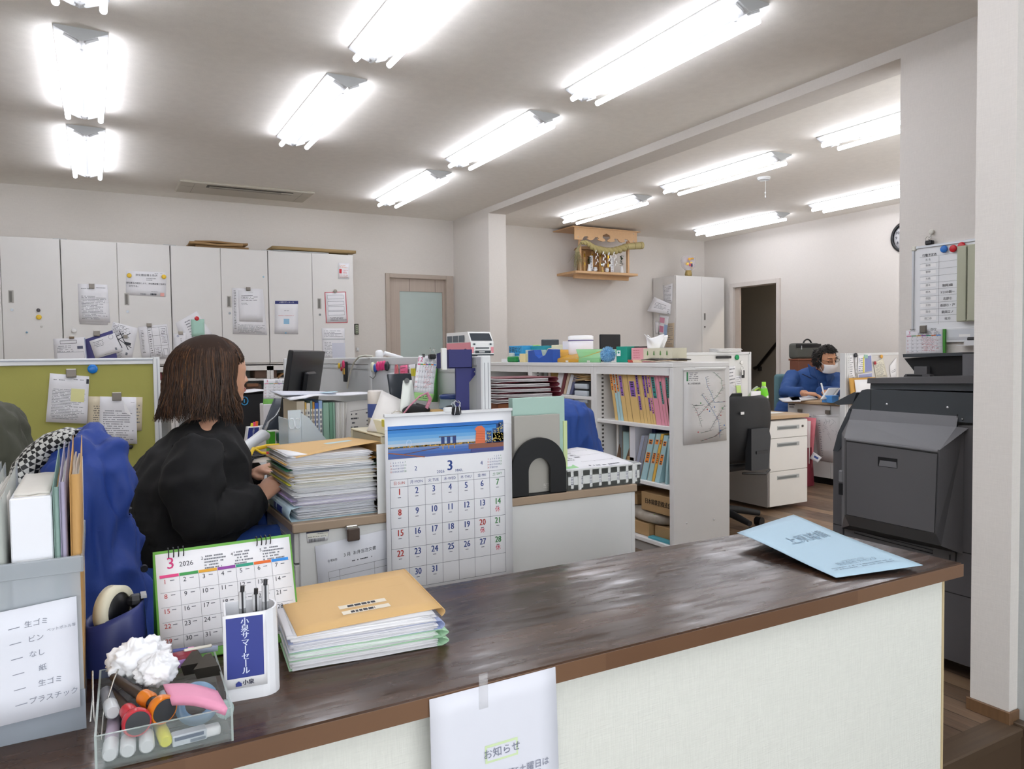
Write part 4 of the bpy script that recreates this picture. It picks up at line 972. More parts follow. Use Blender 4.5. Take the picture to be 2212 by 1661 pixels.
# stapler-like dark red pen case, blue pen, clips, pink pad
a,b=tl_(.52,.80,.05),tl_(.82,.80,.052)
t=thing('stapler','dark red stapler with a lilac label at the back of the acrylic tray','stapler',a)
q=MB(); q.tube([a,a.lerp(b,.05),b.lerp(a,.05),b],[.008,.011,.011,.009],mat('7e1f30',.3),n=16); q.build('body',t)
q=MB(); c_=a.lerp(b,.75)+Vector((0,-.0112,-.002)); q.box(c_.x-.014,c_.y-.0006,c_.z-.005,c_.x+.014,c_.y+.0006,c_.z+.005,mat('b08ac8',.5)); q.build('label',t)
q=MB(); c_=a.lerp(b,.75); q.box(c_.x-.006,c_.y-.004,c_.z+.010,c_.x+.03,c_.y+.002,c_.z+.013,mat('d6d3c6',.3),.001); q.build('lever',t)
a,b=tl_(.62,.96,.05),tl_(1.02,.93,.048)
t=thing('ballpoint_pen','blue pen with a pink band at the back of the acrylic tray','pen',a)
q=MB(); q.tube([a,a.lerp(b,.35)],.0058,mat('2e3a8c',.25),n=12); q.build('cap',t); q=MB(); q.tube([a.lerp(b,.45),b],[.0055,.004],mat('b9c3dd',.15,alpha=.7),n=12); q.build('barrel',t); q=MB(); q.tube([a.lerp(b,.33),a.lerp(b,.46)],.006,mat('e08ac0',.4),n=12); q.build('band',t)
for i,(u,v)in enumerate(((.80,.72),(.90,.62))):
    c_=tl_(u,v,.034); q=MB(M=frame(c_,Vector((.9,-.3,.1)),Vector((.3,.8,.5)))); q.prism([(-.016,0),(.016,0),(.004,.022),(-.004,.022)],.02,mat('4a4640',.3,.5)); q.cyl((0,.022,.003),(0,.022,.017),.004,mat('8e8778',.25,.8),n=10)
    q.build('binder_clip',label=['dark binder clip at the back right of the acrylic tray','dark binder clip just above the pink pad in the acrylic tray'][i],cat='clip')
P4=[zp(352,1478,.745),zp(470,1492,.738),zp(492,1530,.734),zp(368,1510,.742)]
q=MB(); Quad([P4[0],P4[1],P4[2],P4[3]],q,mat('e79ab8',.6),.009,front=(0,0,1),nu=10,nv=4,bump=lambda u,v:.005*math.sin(u*math.pi)); q.build('sticky_notes',label='curved pad of pink sticky notes on top of the acrylic tray',cat='sticky notes')
# round clear tape and eraser
c_=tl_(.76,.34,.026); q=MB(M=frame(c_,ex,(0,.35,.93))); q.lathe([(.014,-.006),(.026,-.006),(.026,.006),(.014,.006),(.014,-.006)],mat('8fb0cf',.15,alpha=.75),n=32); q.build('tape_roll',label='roll of bluish clear tape in the acrylic tray under the pink notes',cat='tape')
c_=tl_(.62,.46,.03); q=MB(M=frame(c_,ex,ey)); q.box(-.022,-.011,-.008,.024,.011,.009,mat('d6e0ea',.15,alpha=.8),.005,seg=3); q.build('correction_tape',label='white and clear correction tape in the middle of the acrylic tray',cat='correction tape')
t=thing('eraser','long white eraser in a printed sleeve at the front right of the acrylic tray','eraser',tl_(.72,.09,.01))
EM=frame(tl_(.72,.09,.011),(ex+ey*.08),ey); q=MB(M=EM); q.box(-.026,-.007,-.006,.028,.007,.006,mat('e4e5e6',.5),.003,seg=2); q.build('rubber',t)
q=MB(M=EM); q.box(-.0262,-.0074,-.0064,.012,.0074,.0064,mat('c3cad2',.4),.001)
q.M=Matrix.Identity(4); Q=Quad([EM@Vector(v)for v in((-.026,-.0076,.006),(.012,-.0076,.006),(.012,-.0076,-.006),(-.026,-.0076,-.006))],q,None,front=EM.to_3x3()@Vector((0,-1,0))); Q.rect(.05,.1,.9,.45,mat('3a4868',.5)); Q.rect(.5,.6,.95,.9,mat('6a7484',.5)); q.build('sleeve',t)
c_=tl_(.955,.13,.03); q=MB(M=frame(c_,ex,(0,.1,1))); q.lathe([(0,-.006),(.010,-.006),(.011,0),(.010,.006),(.004,.009),(0,.009)],mat('c9e0dc',.05,alpha=.6),n=20)
for k in range(6):q.box(-.0005,.001,.0065,.0005,.010,.0085,mat('9fb8b4',.2),M=T(rz=k*math.pi/3))
q.build('stopper',label='round clear glass knob in the front right corner of the acrylic tray',cat='knob')
q=MB(); CH=mat('b9b7b2',.2,.9)
q.tube([tl_(-.03,.55,.05),tl_(-.02,.40,.03),tl_(.03,.28,.01),tl_(.05,.45,.03),tl_(.13,.62,.055),tl_(.16,.70,.06)],.0012,CH,n=6); q.tube([tl_(-.04,.75,.06),tl_(-.035,.6,.04),tl_(-.05,.45,.02)],.0014,CH,n=6)
q.build('wire_clip',label='bent steel wire clip hanging over the left rim of the acrylic tray',cat='clip')
# yellow grip behind the desk calendar
c_=zp(422,1262,.72)
c_.y=1.335
yg=thing('yellow_grip','bright yellow plastic grip showing above the desk calendar','stationery',(c_.x,c_.y+.02,CT)); c_.x=at(422,1240,Y=1.355).x; zz=at(422,1216,Y=c_.y+.02).z
YL=mat('e6d818',.35); q=MB(); q.box(c_.x-.022,c_.y+.012,CT,c_.x+.022,c_.y+.03,zz-.006,YL,.004,seg=2); q.build('body',yg)
q=MB(); q.tube([(c_.x-.02,c_.y+.02,zz-.008),(c_.x-.015,c_.y+.02,zz),(c_.x,c_.y+.02,zz-.003),(c_.x+.015,c_.y+.02,zz),(c_.x+.02,c_.y+.02,zz-.008)],.004,YL,n=8); q.build('rim',yg)

# ================================================================ DESKS IN FRONT OF THE WOMAN
DT=.70; TOPM=mat('a38f7a',.4,var=.04); WSD=mat('dcdddc',.4); WS2=mat('cfd0cf',.4)
def drawerfront(q,x,y0,y1,z0,z1,hand=True,s=-1):
    """drawer front in the plane X=x with a recessed pull"""
    q.box(x,y0,z0,x-s*.018,y1,z1,mat('c9c8c6',.4),.002)
def desk(name,label,x0,x1,y0,y1,draw_side=-1,panels=True):
    t=thing('office_desk',label,'desk',((x0+x1)/2,(y0+y1)/2,0))
    q=MB(); q.box(x0,y0,DT-.026,x1,y1,DT,TOPM,.003); q.build('desktop',t)
    q=MB(); a,b=(x0+.02,x1-.006)if draw_side<0 else(x0+.006,x1-.02)
    q.box(a,y0+.008,.04,b,y0+.03,DT-.026,WSD,.002); q.build('side_panel',t)
    q=MB(); q.box(a,y1-.03,.04,b,y1-.008,DT-.026,WSD,.002); q.build('side_panel',t)
    bx_=x1-.02 if draw_side<0 else x0+.006
    q=MB(); q.box(bx_-.0,y0+.03,.25,bx_+.014,y1-.03,DT-.026,WS2); q.build('back_panel',t)
    return t
D1=desk('office_desk','office desk at which the woman sits, its drawers towards her',.455,1.03,2.055,3.12)
D2=desk('office_desk','office desk holding the black monitor, behind the woman\'s desk',.455,1.03,3.125,4.19)
D3=desk('office_desk','office desk with the black bookend and white paper tray at its end',1.07,1.635,2.055,3.12,1)
D4=desk('office_desk','office desk in the second row next to the low open shelves',1.07,1.635,3.125,4.19,1)
D5=desk('office_desk','far office desk below the white wall cabinets',.455,1.03,4.2,4.85)
# drawers of desk 1 face the woman
for i,(z0,z1)in enumerate(((.588,.672),(.40,.583),(.06,.395))):
    q=MB(); q.box(.462,2.07,z0,.478,2.44,z1,mat('cfcecb',.4),.002); d=q.build('drawer',D1)
    q=MB(); zc=z1-.045 if i else .63
    q.box(.4605,2.13,zc-.022,.4625,2.36,zc+.022,mat('b9b8b2',.4)); q.box(.4598,2.14,zc-.016,.461,2.35,zc+.012,mat('56564e',.5)); q.build('handle',d)
q=MB(); q.cyl((.4625,2.105,.615),(.458,2.105,.615),.008,mat('2b2b2c',.4),n=10); q.build('lock',D1)
q=MB(); q.box(.478,2.07,.05,.49,2.45,.68,mat('9c9c9a',.5)); q.build('drawer_case',D1)
for i,(z0,z1)in enumerate(((.41,.672),(.06,.40))):
    q=MB(); q.box(1.615,2.065,z0,1.632,2.44,z1,WSD,.002); q.build('drawer',D3)
# things on the side of desk 1
SP=dict(Y=2.06)
def order(Q):
    Q.text('3 月  お弁当注文書',.56,.13,.028,INK); Q.text('令和8年',.2,.15,.02,INK)
    dashes(Q,.45,.18,.85,.205,1,ink=INK,L=.01)
    for k in range(12):Q.line(.14,.24+k*.055,.92,.24+k*.055,.0006,INK)
    for u in(.14,.28,.74,.92):Q.line(u,.24,u,.85,.0006,INK)
    rr=random.Random(2)
    for k in range(2,9):dashes(Q,.31,.25+k*.055,.6,.28+k*.055,1,ink=INK,L=.012,dens=.4)
sheet('order_sheet','lunch order table sheet clipped to the side of the woman\'s desk','paper',[(680,1180),(846,1140),(856,1400),(702,1430)],SP,order,off=.003,m=mat('d9dbe2',.6))
t=thing('magnet_clip','large dark brown clip on the side of the woman\'s desk','clip',at(762,1150,Y=2.05))
p=at(762,1150,Y=2.05); q=MB(); q.box(p.x-.019,p.y-.014,p.z-.022,p.x+.017,p.y-.006,p.z+.014,mat('4e4038',.45),.003); q.build('jaw',t)
q=MB(); q.box(p.x-.021,p.y-.010,p.z+.010,p.x+.012,p.y+.006,p.z+.022,mat('b9b6ae',.25,.8),.002); q.build('back_plate',t)
def barcode(Q):
    Q.rect(0,0,1,.18,mat('252a44',.5)); Q.rect(.03,.2,.97,.62,mat('e3e2d8',.6)); dashes(Q,.45,.22,.95,.36,1,ink=INK,L=.006); dashes(Q,.06,.45,.9,.6,1,ink=INK,L=.008)
    rr=random.Random(5); u=.08
    while u<.82:w_=rr.choice((.008,.015,.02)); Q.rect(u,.68,u+w_,.98,INK); u+=w_+rr.choice((.01,.018))
sheet('barcode_label','barcode equipment label on the side of the woman\'s desk','label',[(661,1148),(711,1143),(708,1167),(664,1173)],dict(Y=2.062),barcode,off=.001,th=.0004)
# ---- centre screen between the two rows
cs_=thing('desk_screen','long low white screen between the two rows of desks','partition',(1.05,3.1,.05))
q=MB(); q.box(1.038,2.09,.30,1.062,4.22,1.12,mat('c9ccce',.35),.002); q.build('panel',cs_)
q=MB(); q.box(1.034,2.085,1.12,1.066,4.22,1.15,AL,.003); q.box(1.0335,2.1,1.10,1.0345,4.2,1.104,GAL); q.build('top_rail',cs_)
for y in(2.07,3.125,4.2):
    q=MB(); q.box(1.033,y-.018,.05,1.067,y+.018,1.152,AL,.004)
    for k in(-.006,.006):q.box(1.05+k-.001,y-.0188,.1,1.05+k+.001,y-.0175,1.13,mat('8e9296',.4))
    q.build('post',cs_)
q=MB(); q.box(.905,4.195,.72,1.03,4.215,1.15,AL,.003); q.build('end_panel',cs_)
CSP=dict(X=1.036)
for px,py,r,h,lab in((734,790,.014,'d8b52a','yellow magnet left of the red one on the white desk screen'),(739,797,.011,'b82840','small red magnet on the white desk screen beside the cutter'),
    (808,793,.022,'dfe2c9','cream magnet in the row of magnets on the white desk screen'),(813,795,.018,'3a5cb0','blue magnet in the row on the white desk screen'),
    (819,791,.020,'d83a78','pink magnet, first of three in the row on the desk screen'),(826,790,.020,'d83a78','pink magnet, second of three in the row on the desk screen'),(832,789,.020,'d83a78','pink magnet, third of three in the row on the desk screen'),(838,791,.020,'33353a','dark magnet at the right end of the magnet row on the desk screen')):
    magnet(px,py,CSP,r,h,lab,off=.002)
p=at(751,790,**CSP); q=MB(); q.box(p.x-.02,p.y-.012,p.z-.075,p.x-.003,p.y+.012,p.z+.02,mat('2a2a2c',.4),.003); q.box(p.x-.022,p.y-.012,p.z-.04,p.x-.018,p.y+.012,p.z-.01,mat('c79a3c',.4)); q.ellip((p.x-.02,p.y,p.z+.005),(.008,.014,.022),mat('d0406c',.3),10)
q.build('cutter',label='black and gold cutter with a pink top hanging on the white desk screen',cat='cutter')
q=MB(); p=[at(x,y,X=1.03)for x,y in((812,800),(811,812),(806,818),(799,813))]; q.tube(p,.0015,mat('55565a',.3,.8),n=6); q.build('wire_hook',label='thin bent wire hook hanging below the magnet row on the desk screen',cat='hook')
sheet('list_sheet','printed number list behind the pink string on the desk screen','paper',[(839,806),(862,803),(864,832),(840,834)],dict(X=1.034),lambda Q:dashes(Q,.1,.1,.95,.9,9,ink=mat('9fb0c4',.7),L=.01),off=.002)
sheet('sticky_note','pink sticky note with red handwriting on the desk screen','sticky note',[(867,790),(883,788),(884,826),(868,828)],dict(X=1.03),lambda Q:(dashes(Q,.1,.08,.8,.2,1,ink=INK,L=.01),dashes(Q,.1,.3,.8,.5,2,ink=RED,L=.01)),m=mat('ee6f98',.6),off=.006)
sheet('list_sheet','white strip with a dotted edge right of the pink sticky note','paper',[(884,788),(898,786),(899,830),(885,832)],dict(X=1.032),lambda Q:dashes(Q,.05,.1,.2,.9,10,ink=GREYINK,L=.004),off=.003)
q=MB(); p=at(897,804,X=1.03); q.box(p.x-.012,p.y-.014,p.z-.014,p.x-.004,p.y+.014,p.z+.014,mat('d9cf3c',.5)); q.build('yellow_tag',label='small yellow tag on the desk screen next to the standing calendar',cat='tag')
q=MB()
for k in range(5):
    c_=at(855+k*.7,800,X=1.025); q.tube([c_+Vector((0,.012*math.cos(a)+.004*k*0,.032*math.sin(a)-.01))for a in[i*math.pi/6 for i in range(12)]],.0014,mat(['d0405c','e88aa0','d9a0b0','c23c50','e07a60'][k],.5),n=5,closed=True)
q.build('rubber_bands',label='bunch of pink and red rubber bands hanging on the desk screen',cat='rubber bands',kind='stuff')
q=MB(); pts=[at(x,y,X=1.02)for x,y in((750,838),(753,820),(758,800),(765,782),(775,771),(790,768),(806,770))]; q.tube(pts,.004,mat('d9d7c9',.4),n=8); q.build('cable',label='cream cable rising over the top of the white desk screen',cat='cable')
# white lamp-like device above the screen
c_=at(818,757,Y=3.6); q=MB(); q.box(c_.x-.01,c_.y-.015,DT,c_.x+.015,c_.y+.015,c_.z-.03,mat('f0f2f6',.3)); q.box(c_.x-.015,c_.y-.02,c_.z-.05,c_.x+.02,c_.y+.02,c_.z+.002,mat('f0f2f6',.3),.012,seg=2); a=at(830,763,Y=3.6); b=at(868,774,Y=3.6); q.tube([a,b,b+Vector((.03,0,-.05))],[.012,.011,.01],mat('f0f2f6',.3),n=10); q.build('handset',label='white device with a long arm sticking up behind the white desk screen',cat='device')
# ---- the tall pile on the woman's desk
PO=Vector((.478,2.085,DT)); X_=Vector((1,0,0)); Y_=Vector((0,1,0)); z=0
t=thing('ring_binder','pale blue binder with dark blue label lying lowest under the tall desk pile','binder',PO)
BB=mat('b4cbd6',.45); q=MB()
q.slab(lambda u,v:PO+Vector((-.018+.25*u,.29*v,.0005+.001)),3,3,BB,.0015); q.slab(lambda u,v:PO+Vector((-.018+.03*u,.29*v,.036+.006*u)),3,3,BB,.0015)
q.slab(lambda u,v:PO+Vector((-.018-.006*math.sin(v*math.pi),.29*u,.001+.035*v)),4,5,BB,.0015); q.build('cover',t)
q=MB()
for y in(.04,.12):q.box(PO.x-.0255,PO.y+y+.05,PO.z+.010,PO.x-.024,PO.y+y+.115,PO.z+.028,mat('2c3f8a',.4))
q.box(PO.x-.0258,PO.y+.20,PO.z+.010,PO.x-.0240,PO.y+.26,PO.z+.028,mat('9ab0bc',.4)); q.build('label',t)
q=MB(); bundle(q,PO+Vector((.0,.002,0)),X_,Y_,.225,.28,.003,.036,14,[mat('c9cbd2',.6),mat('dedfe2',.6),mat('b9bcc4',.5)],61,.006); q.build('sheets',t)
z=.040
lay=[('violet-lined clear files of sheets resting on the pale blue binder',.026,[mat('cfcbdc',.5),mat('dedde4',.6)],mat('a794c4',.4)),
       ('white bundle of sheets in the lower middle of the tall desk pile',.022,[mat('dfdfe2',.6),mat('cfd0d4',.6)],None),
       ('bundle with a bright yellow-green sheet in the tall desk pile',.022,[mat('dcdcdc',.6),mat('e6e4da',.6)],mat('c4c23a',.5)),
       ('cream envelope bundle in the middle of the tall desk pile',.020,[mat('d9d0bc',.6),mat('dfdfe2',.6)],mat('d2a860',.6)),
       ('bundle with dark green folder ends in the tall desk pile',.018,[mat('dcdde0',.6),mat('c6c9ce',.6)],mat('2f6b4c',.5)),
       ('loose white bundle near the top of the tall desk pile',.018,[mat('e4e4e6',.6),mat('d2c9ba',.6)],mat('c99d55',.6))]
for i,(lab,h,ms,cv)in enumerate(lay):
    off=Vector((-.004-.003*i,.004,0)); tiltz=.0025*i
    t=thing('paper_bundle',lab,'paper',PO+off+Vector((0,0,z)),group=None)
    q=MB(); bundle(q,PO+off,X_,Y_,.238,.275,z,h,int(h/.0022),ms,70+i,.008); q.build('sheets',t)
    if cv:
        q=MB(); q.slab(lambda u,v:PO+off+Vector((-.012+.018*u,.27*v+.004,z+h*.55+.002*u)),3,3,cv,.0012)
        if i>=3:
            q.build('folder_cover',t); q=MB(); q.slab(lambda u,v:PO+off+Vector((.225+.035*math.sin(v*math.pi),.03+.23*u,z+h*.15+h*.7*v)),3,6,cv,.0012)
        q.build('folder_cover',t)
    z+=h
t=thing('document_envelope','tan envelope with a pale blue strip on top of the tall desk pile','envelope',PO+Vector((0,0,z)))
q=MB(); bundle(q,PO+Vector((-.02,.004,0)),X_,Y_,.235,.26,z,.018,8,[mat('dedee1',.6),mat('efeff2',.6)],90,.008); q.build('sheets',t)
q=MB(); tp=[at(592,993,Y=2.36),at(749,957,Y=2.36),at(815,968,Y=2.09),at(641,1002,Y=2.075)]
zt=DT+z+.024
tp=[Vector((.445,2.345,zt-.004)),Vector((.70,2.345,zt+.006)),Vector((.715,2.085,zt+.016)),Vector((.474,2.075,zt-.012))]
Q=Quad(tp,q,tan,.0012,front=(0,0,1),nu=8,nv=6,bump=lambda u,v:.003*math.sin(u*3)*v); Q.rect(.55,.38,.86,.52,mat('b9d3d9',.6)); Q.line(.42,.66,.75,.62,.0008,INK); q.build('top_cover',t)
q=MB(); q.slab(lambda u,v:tp[2].lerp(tp[1],u)+Vector((.010*math.sin(v*math.pi),0,-v*.03)),4,6,tan,.0012); q.build('fold',t)
# ---- beige drawer case, blue file, things behind the wall calendar
t=thing('drawer_case','small beige desktop drawer case with clear drawers, left of the wall calendar','drawer unit',(.82,2.25,DT))
BE=mat('d8d0b4',.4); x0,x1,y0,y1,z1=.722,.985,2.09,2.385,.922
q=MB(); q.box(x0,y0,DT,x1,y0+.006,z1,BE); q.box(x0,y1-.006,DT,x1,y1,z1,BE); q.box(x0,y0,z1-.006,x1,y1,z1,BE,.002); q.box(x0,y0,DT,x1,y1,DT+.006,BE); q.box(x1-.004,y0,DT,x1,y1,z1,BE)
q.build('case',t)
for k in range(3):
    q=MB(); zz=DT+.012+k*.07; q.box(x0+.004,y0+.009,zz,x0+.007,y1-.009,zz+.062,mat('cfcab0',.15,alpha=.55)); q.box(x0+.01,y0+.01,zz,x1-.01,y1-.01,zz+.03,mat('b9b49c',.5)); d=q.build('drawer',t)
    q=MB(); q.box(x0-.004,y0+.12,zz+.02,x0+.004,y0+.17,zz+.035,BE,.002); q.build('handle',d)
t=thing('file','blue flat file standing between the beige drawer case and the wall calendar','file',(.80,2.07,DT)); q=MB(); q.box(.752,2.058,DT,.763,2.086,.925,mat('4a7cc0',.4),.001); q.box(.70,2.066,DT,.753,2.069,.9,mat('dfe0de',.5)); q.build('cover',t)
# colour tabs (index stickers) box on the case
t=thing('index_tabs','row of yellow and red index stickers along the top of the wall calendar','index stickers',(.9,2.2,.923))
q=MB(); q.box(.74,2.11,.923,.98,2.24,.962,mat('e6e2c6',.6),.002); q.build('box',t)
tabs=['d9d04a','e6dc70','d9d04a','e09a70','e6dfb0','d9d04a','d03a44','d9d04a','dcd9c0','a9c070','d9d04a','d9cf60']
for i,c in enumerate(tabs):
    q=MB(); xx=.738+i*.0205; q.box(xx,2.105,.945,xx+.018,2.13,.966,mat(c,.5),.001); q.build('sticker',t)
sheet('manual','white booklet leaning open on the beige drawer case','booklet',[Vector((.80,2.30,1.045)),Vector((.90,2.26,.99)),Vector((.80,2.12,.926)),Vector((.715,2.2,.928))],None,None,m=mat('d9d6d2',.6),th=.006,front=(-.4,-1,.3),nu=6,nv=6,bump=lambda u,v:.012*math.sin(v*3.1))
q=MB(); c_=at(812,890,Y=2.42); q.lathe([(0,.922),(.027,.922),(.027,1.035),(.024,1.04),(0,1.038)],mat('e2dcd6',.4),(c_.x,c_.y,0),24); q.lathe([(.0272,.95),(.0274,.951),(.0274,.995),(.0272,.996)],mat('4a5c9a',.5),(c_.x,c_.y,0),24); 
q.build('paper_cup',label='cream cup with a blue band standing on the beige drawer case',cat='cup')
t=thing('key_pouch','black pouch with a pink and white strap lying on the index stickers','pouch',(.86,2.17,.966))
q=MB(); q.grid(lambda u,v:Vector((.865,2.17,.985))+Vector((.045*math.sin(math.pi*v)*math.cos(2*math.pi*u),.03*math.sin(math.pi*v)*math.sin(2*math.pi*u),.019*math.cos(math.pi*v)*(1+.4*noise.noise(Vector((u*4,v*4,0)))))),24,14,mat('17171a',.7)); q.build('bag',t)
q=MB(); q.tube([(.81,2.15,.972),(.83,2.14,1.0),(.86,2.13,1.03),(.885,2.13,1.04),(.90,2.14,1.02),(.89,2.15,.99)],.006,mat('c98aa0',.7,var=.5,vs=300),n=8,flat=.4); q.build('strap',t)
q=MB(); q.tube([(.79+.02*math.cos(a),2.135,.975+.014*math.sin(a))for a in[i*math.pi/5 for i in range(10)]],.0018,CH,n=6,closed=True); q.build('key_ring',t)
q=MB(); q.box(.905,2.14,.966,.955,2.2,.984,mat('c9a468',.6),.002); q.build('card_box',label='small light wooden box beside the black pouch behind the wall calendar',cat='box')
q=MB(); q.lathe([(0,.966),(.018,.966),(.02,.985),(.012,.995),(0,.997)],mat('1d1d20',.4),(.975,2.16,0),16); q.build('puncher',label='small black rounded holder right of the light wooden box',cat='stationery')
# smartphone and whiteboard easel
c_=at(866,852,Y=2.33); q=MB(); M=frame(c_,Vector((1,.1,0)),Vector((.12,.3,1))); q.box(-.042,-.07,0,.045,.07,.009,mat('2b3138',.2),.004,M=M,seg=2); q.build('tablet',label='dark phone-like tablet leaning behind the small white easel',cat='tablet')
q=MB(); 
for dx in(-.030,.030):q.slab(lambda u,v:at(880,822,Y=2.22)+Vector((dx*v+(u-.5)*.03,dx*1.3*v,-.11*v)),3,4,mat('dfe4de',.3),.003)
q.cyl(at(879,822,Y=2.205),at(879,822,Y=2.235),.008,mat('3b3d3c',.3),n=12); q.build('easel',label='small white folding easel with a round hinge on the desk',cat='stand')
# standing calendar "12"
t=thing('desk_calendar','ring-bound December calendar page with red handwriting on a green stand','calendar',at(915,866,Y=2.35))
c4=[at(905,768,Y=2.38),at(946,769,Y=2.38),at(937,851,Y=2.34),at(894,846,Y=2.34)]
q=MB(); Q=Quad(c4,q,PAPER,.002,front=(0,-1,0),bump=lambda u,v:-.006*math.sin(v*3.1)); monthpage(Q,'12',2,31,False,5,True,GREYINK); q.build('page',t)
c5=[at(895,847,Y=2.338),at(938,851,Y=2.338),at(933,868,Y=2.33),at(889,862,Y=2.33)]
q=MB(); Q=Quad(c5,q,mat('9fd084',.5),.0016,front=(0,-1,0)); dashes(Q,.3,.3,.75,.8,2,ink=INK,L=.01)
b1=at(947,769,Y=2.385); b2=at(951,868,Y=2.44); Quad([b1,b1+Vector((.004,.02,0)),b2,at(934,868,Y=2.335)],q,GRN2,.0015,front=(1,-1,0)); q.build('stand',t)
for g in(.18,.75):
    q=MB()
    for k in range(4):c_=c4[0].lerp(c4[1],g+k*.035); q.tube([c_+Vector((0,math.cos(a)*.004,math.sin(a)*.006))for a in[i*math.pi/3 for i in range(6)]],.0008,BLK,n=4,closed=True)
    q.build('rings',t)
bq=at(934,770,Y=2.37)
t=thing('binder_clip','black binder clip with wire ears on top of the December calendar','clip',bq); q=MB(); q.box(bq.x-.012,bq.y-.008,bq.z-.008,bq.x+.012,bq.y+.012,bq.z+.008,mat('1c1c1f',.3),.003); q.build('jaw',t)
for s_ in(-1,1):
    q=MB(); q.tube([bq+Vector((s_*.010,0,.006)),bq+Vector((s_*.007,0,.02)),bq+Vector((s_*.011,0,.026)),bq+Vector((s_*.006,0,.03)),bq+Vector((s_*.003,0,.02))],.001,CH,n=5); q.build('handle',t)
# tissue box on end, jar, navy holder, van box
t=thing('tissue_box','white tissue box with a green tree stood on end behind the calendar','tissue box',at(967,850,Y=2.42))
x0=at(950,800,Y=2.42).x; x1=at(985,800,Y=2.42).x; zz0=.70; zz1=at(960,796,Y=2.42).z
q=MB(); q.box(x0,2.42,zz0+.0,x1,2.53,zz1,mat('e4e2da',.6),.001); Q=Quad([(x0,2.419,zz1),(x1,2.419,zz1),(x1,2.419,zz1-.13),(x0,2.419,zz1-.13)],q,None,front=(0,-1,0))
def tree(Q,u,v,s,m,side=False):
    pts=[(0,-1),(.45,-.45),(.22,-.45),(.6,.1),(.3,.1),(.72,.65),(.14,.65),(.14,1),(-.14,1),(-.14,.65),(-.72,.65),(-.3,.1),(-.6,.1),(-.22,-.45),(-.45,-.45)]
    f=lambda x,y:(y,-x)if side else(x,y)
    P_=[f(x*.7,y)for x,y in pts]; ar=Q.w/Q.h
    vs3=[Vector((a,b,0))for a,b in P_]
    for tri in geometry.tessellate_polygon([vs3]):Q.poly([(u+P_[i][0]*s,v+P_[i][1]*s*ar)for i in tri],m,1)
tree(Q,.38,.42,.32,mat('4c9a30',.5),True)
for k in range(3):Q.rect(.8,.06+k*.12,.87,.1+k*.12,mat('c8503c',.5))
dashes(Q,.82,.55,.9,.95,5,ink=INK,L=.003); q.build('box',t)
t=thing('candy_jar','glass jar with blue dots and a dark blue lid behind the wall calendar','jar',at(977,900,Y=2.25))
c_=at(977,888,Y=2.25); zt_=at(977,852,Y=2.25).z; zb=.925
q=MB(); q.lathe([(0,zb),(.036,zb),(.044,zb+.012),(.045,zt_-.04),(.040,zt_-.018),(.040,zt_-.012)],mat('b9d6e6',.05,alpha=.35),(c_.x,c_.y,0),28); q.build('glass',t)
q=MB(); q.lathe([(.041,zt_-.014),(.043,zt_-.010),(.043,zt_-.002),(.030,zt_+.002),(0,zt_+.002)],mat('27407c',.25),(c_.x,c_.y,0),28); q.build('lid',t)
q=MB(); q.lathe([(0,zb+.004),(.040,zb+.004),(.041,zt_-.045),(0,zt_-.045)],mat('2f63b4',.4,var=.3,vs=40),(c_.x,c_.y,0),20); q.build('contents',t)
q=MB()
for k in range(5):a_=-2.6+k*.55; q.ellip((c_.x+.0455*math.cos(a_),c_.y+.0455*math.sin(a_),zb+.035),(.011,.011,.012),mat('5aa0d8',.3),10)
q.build('dots',t)
NV=mat('2a2c66',.4); t=thing('file_rack','navy blue plastic rack hanging on the end of the desk screen','rack',(1.0,2.12,1.1))
a=at(969,755,Y=2.10); b=at(1020,795,Y=2.10); q=MB(); q.box(a.x,2.10,b.z,b.x,2.11,a.z,NV,.001); q.box(b.x-.002,2.10,b.z,b.x,2.20,a.z,NV); q.box(a.x,2.10,b.z,b.x,2.20,b.z+.003,NV)
l=at(943,768,Y=2.18); q.add([a,Vector((a.x,2.10,b.z)),Vector((l.x,2.18,b.z)),Vector((l.x,2.18,a.z-.012))],[(3,2,1,0)],NV); q.build('box',t)
q=MB(); st0=at(985,795,Y=2.102); q.prism([(0,0),(.075,0),(.075,-.012),(.045,-.045),(.045,-.3),(0,-.3)][::-1],.006,NV,M=frame(Vector((st0.x-.0,2.11,b.z)),(1,0,0),(0,0,1))); q.build('stem',t)
q=MB(); a1=at(953,752,Y=2.095); b1=at(965,799,Y=2.095); q.box(a1.x,2.09,b1.z,b1.x,2.102,a1.z,mat('dadbd8',.4),.002); q.build('strap',t)
t=thing('toy_van','pink and white paper box van standing on the end post of the desk screen','paper van',(1.16,2.33,1.14))
PK=mat('dd8f98',.5); VW=mat('e6e6e4',.45); DKW=mat('3c4248',.25)
X0,X1=at(1017,745,Y=2.3).x,at(1066,745,Y=2.3).x; Z0=at(1040,768,Y=2.3).z; Z1=at(1040,716,Y=2.3).z; Y0,Y1=2.30,2.50; hw=Z1-Z0; hood=Z0+hw*.55
q=MB(); prof=[(Y0,Z0),(Y0,hood),(Y0+.025,Z1),(Y1,Z1),(Y1,Z0)]
q.prism([(y,z)for y,z in prof],X1-X0,VW,M=frame((X0,0,0),(0,1,0),(0,0,1)))
Qf=Quad([(X0,Y0-.0003,hood),(X1,Y0-.0003,hood),(X1,Y0-.0003,Z0),(X0,Y0-.0003,Z0)],q,None,front=(0,-1,0))
for a in((0,.35,.13,.8),(.87,.35,1,.8)):Qf.rect(*a,PK)
Qf.rect(.2,.38,.8,.48,DKW); Qf.rect(.18,.62,.86,.82,DKW,2); Qf.rect(.35,.68,.6,.76,mat('d6d6d4',.5),3); Qf.rect(0,.9,1,1,DKW); 
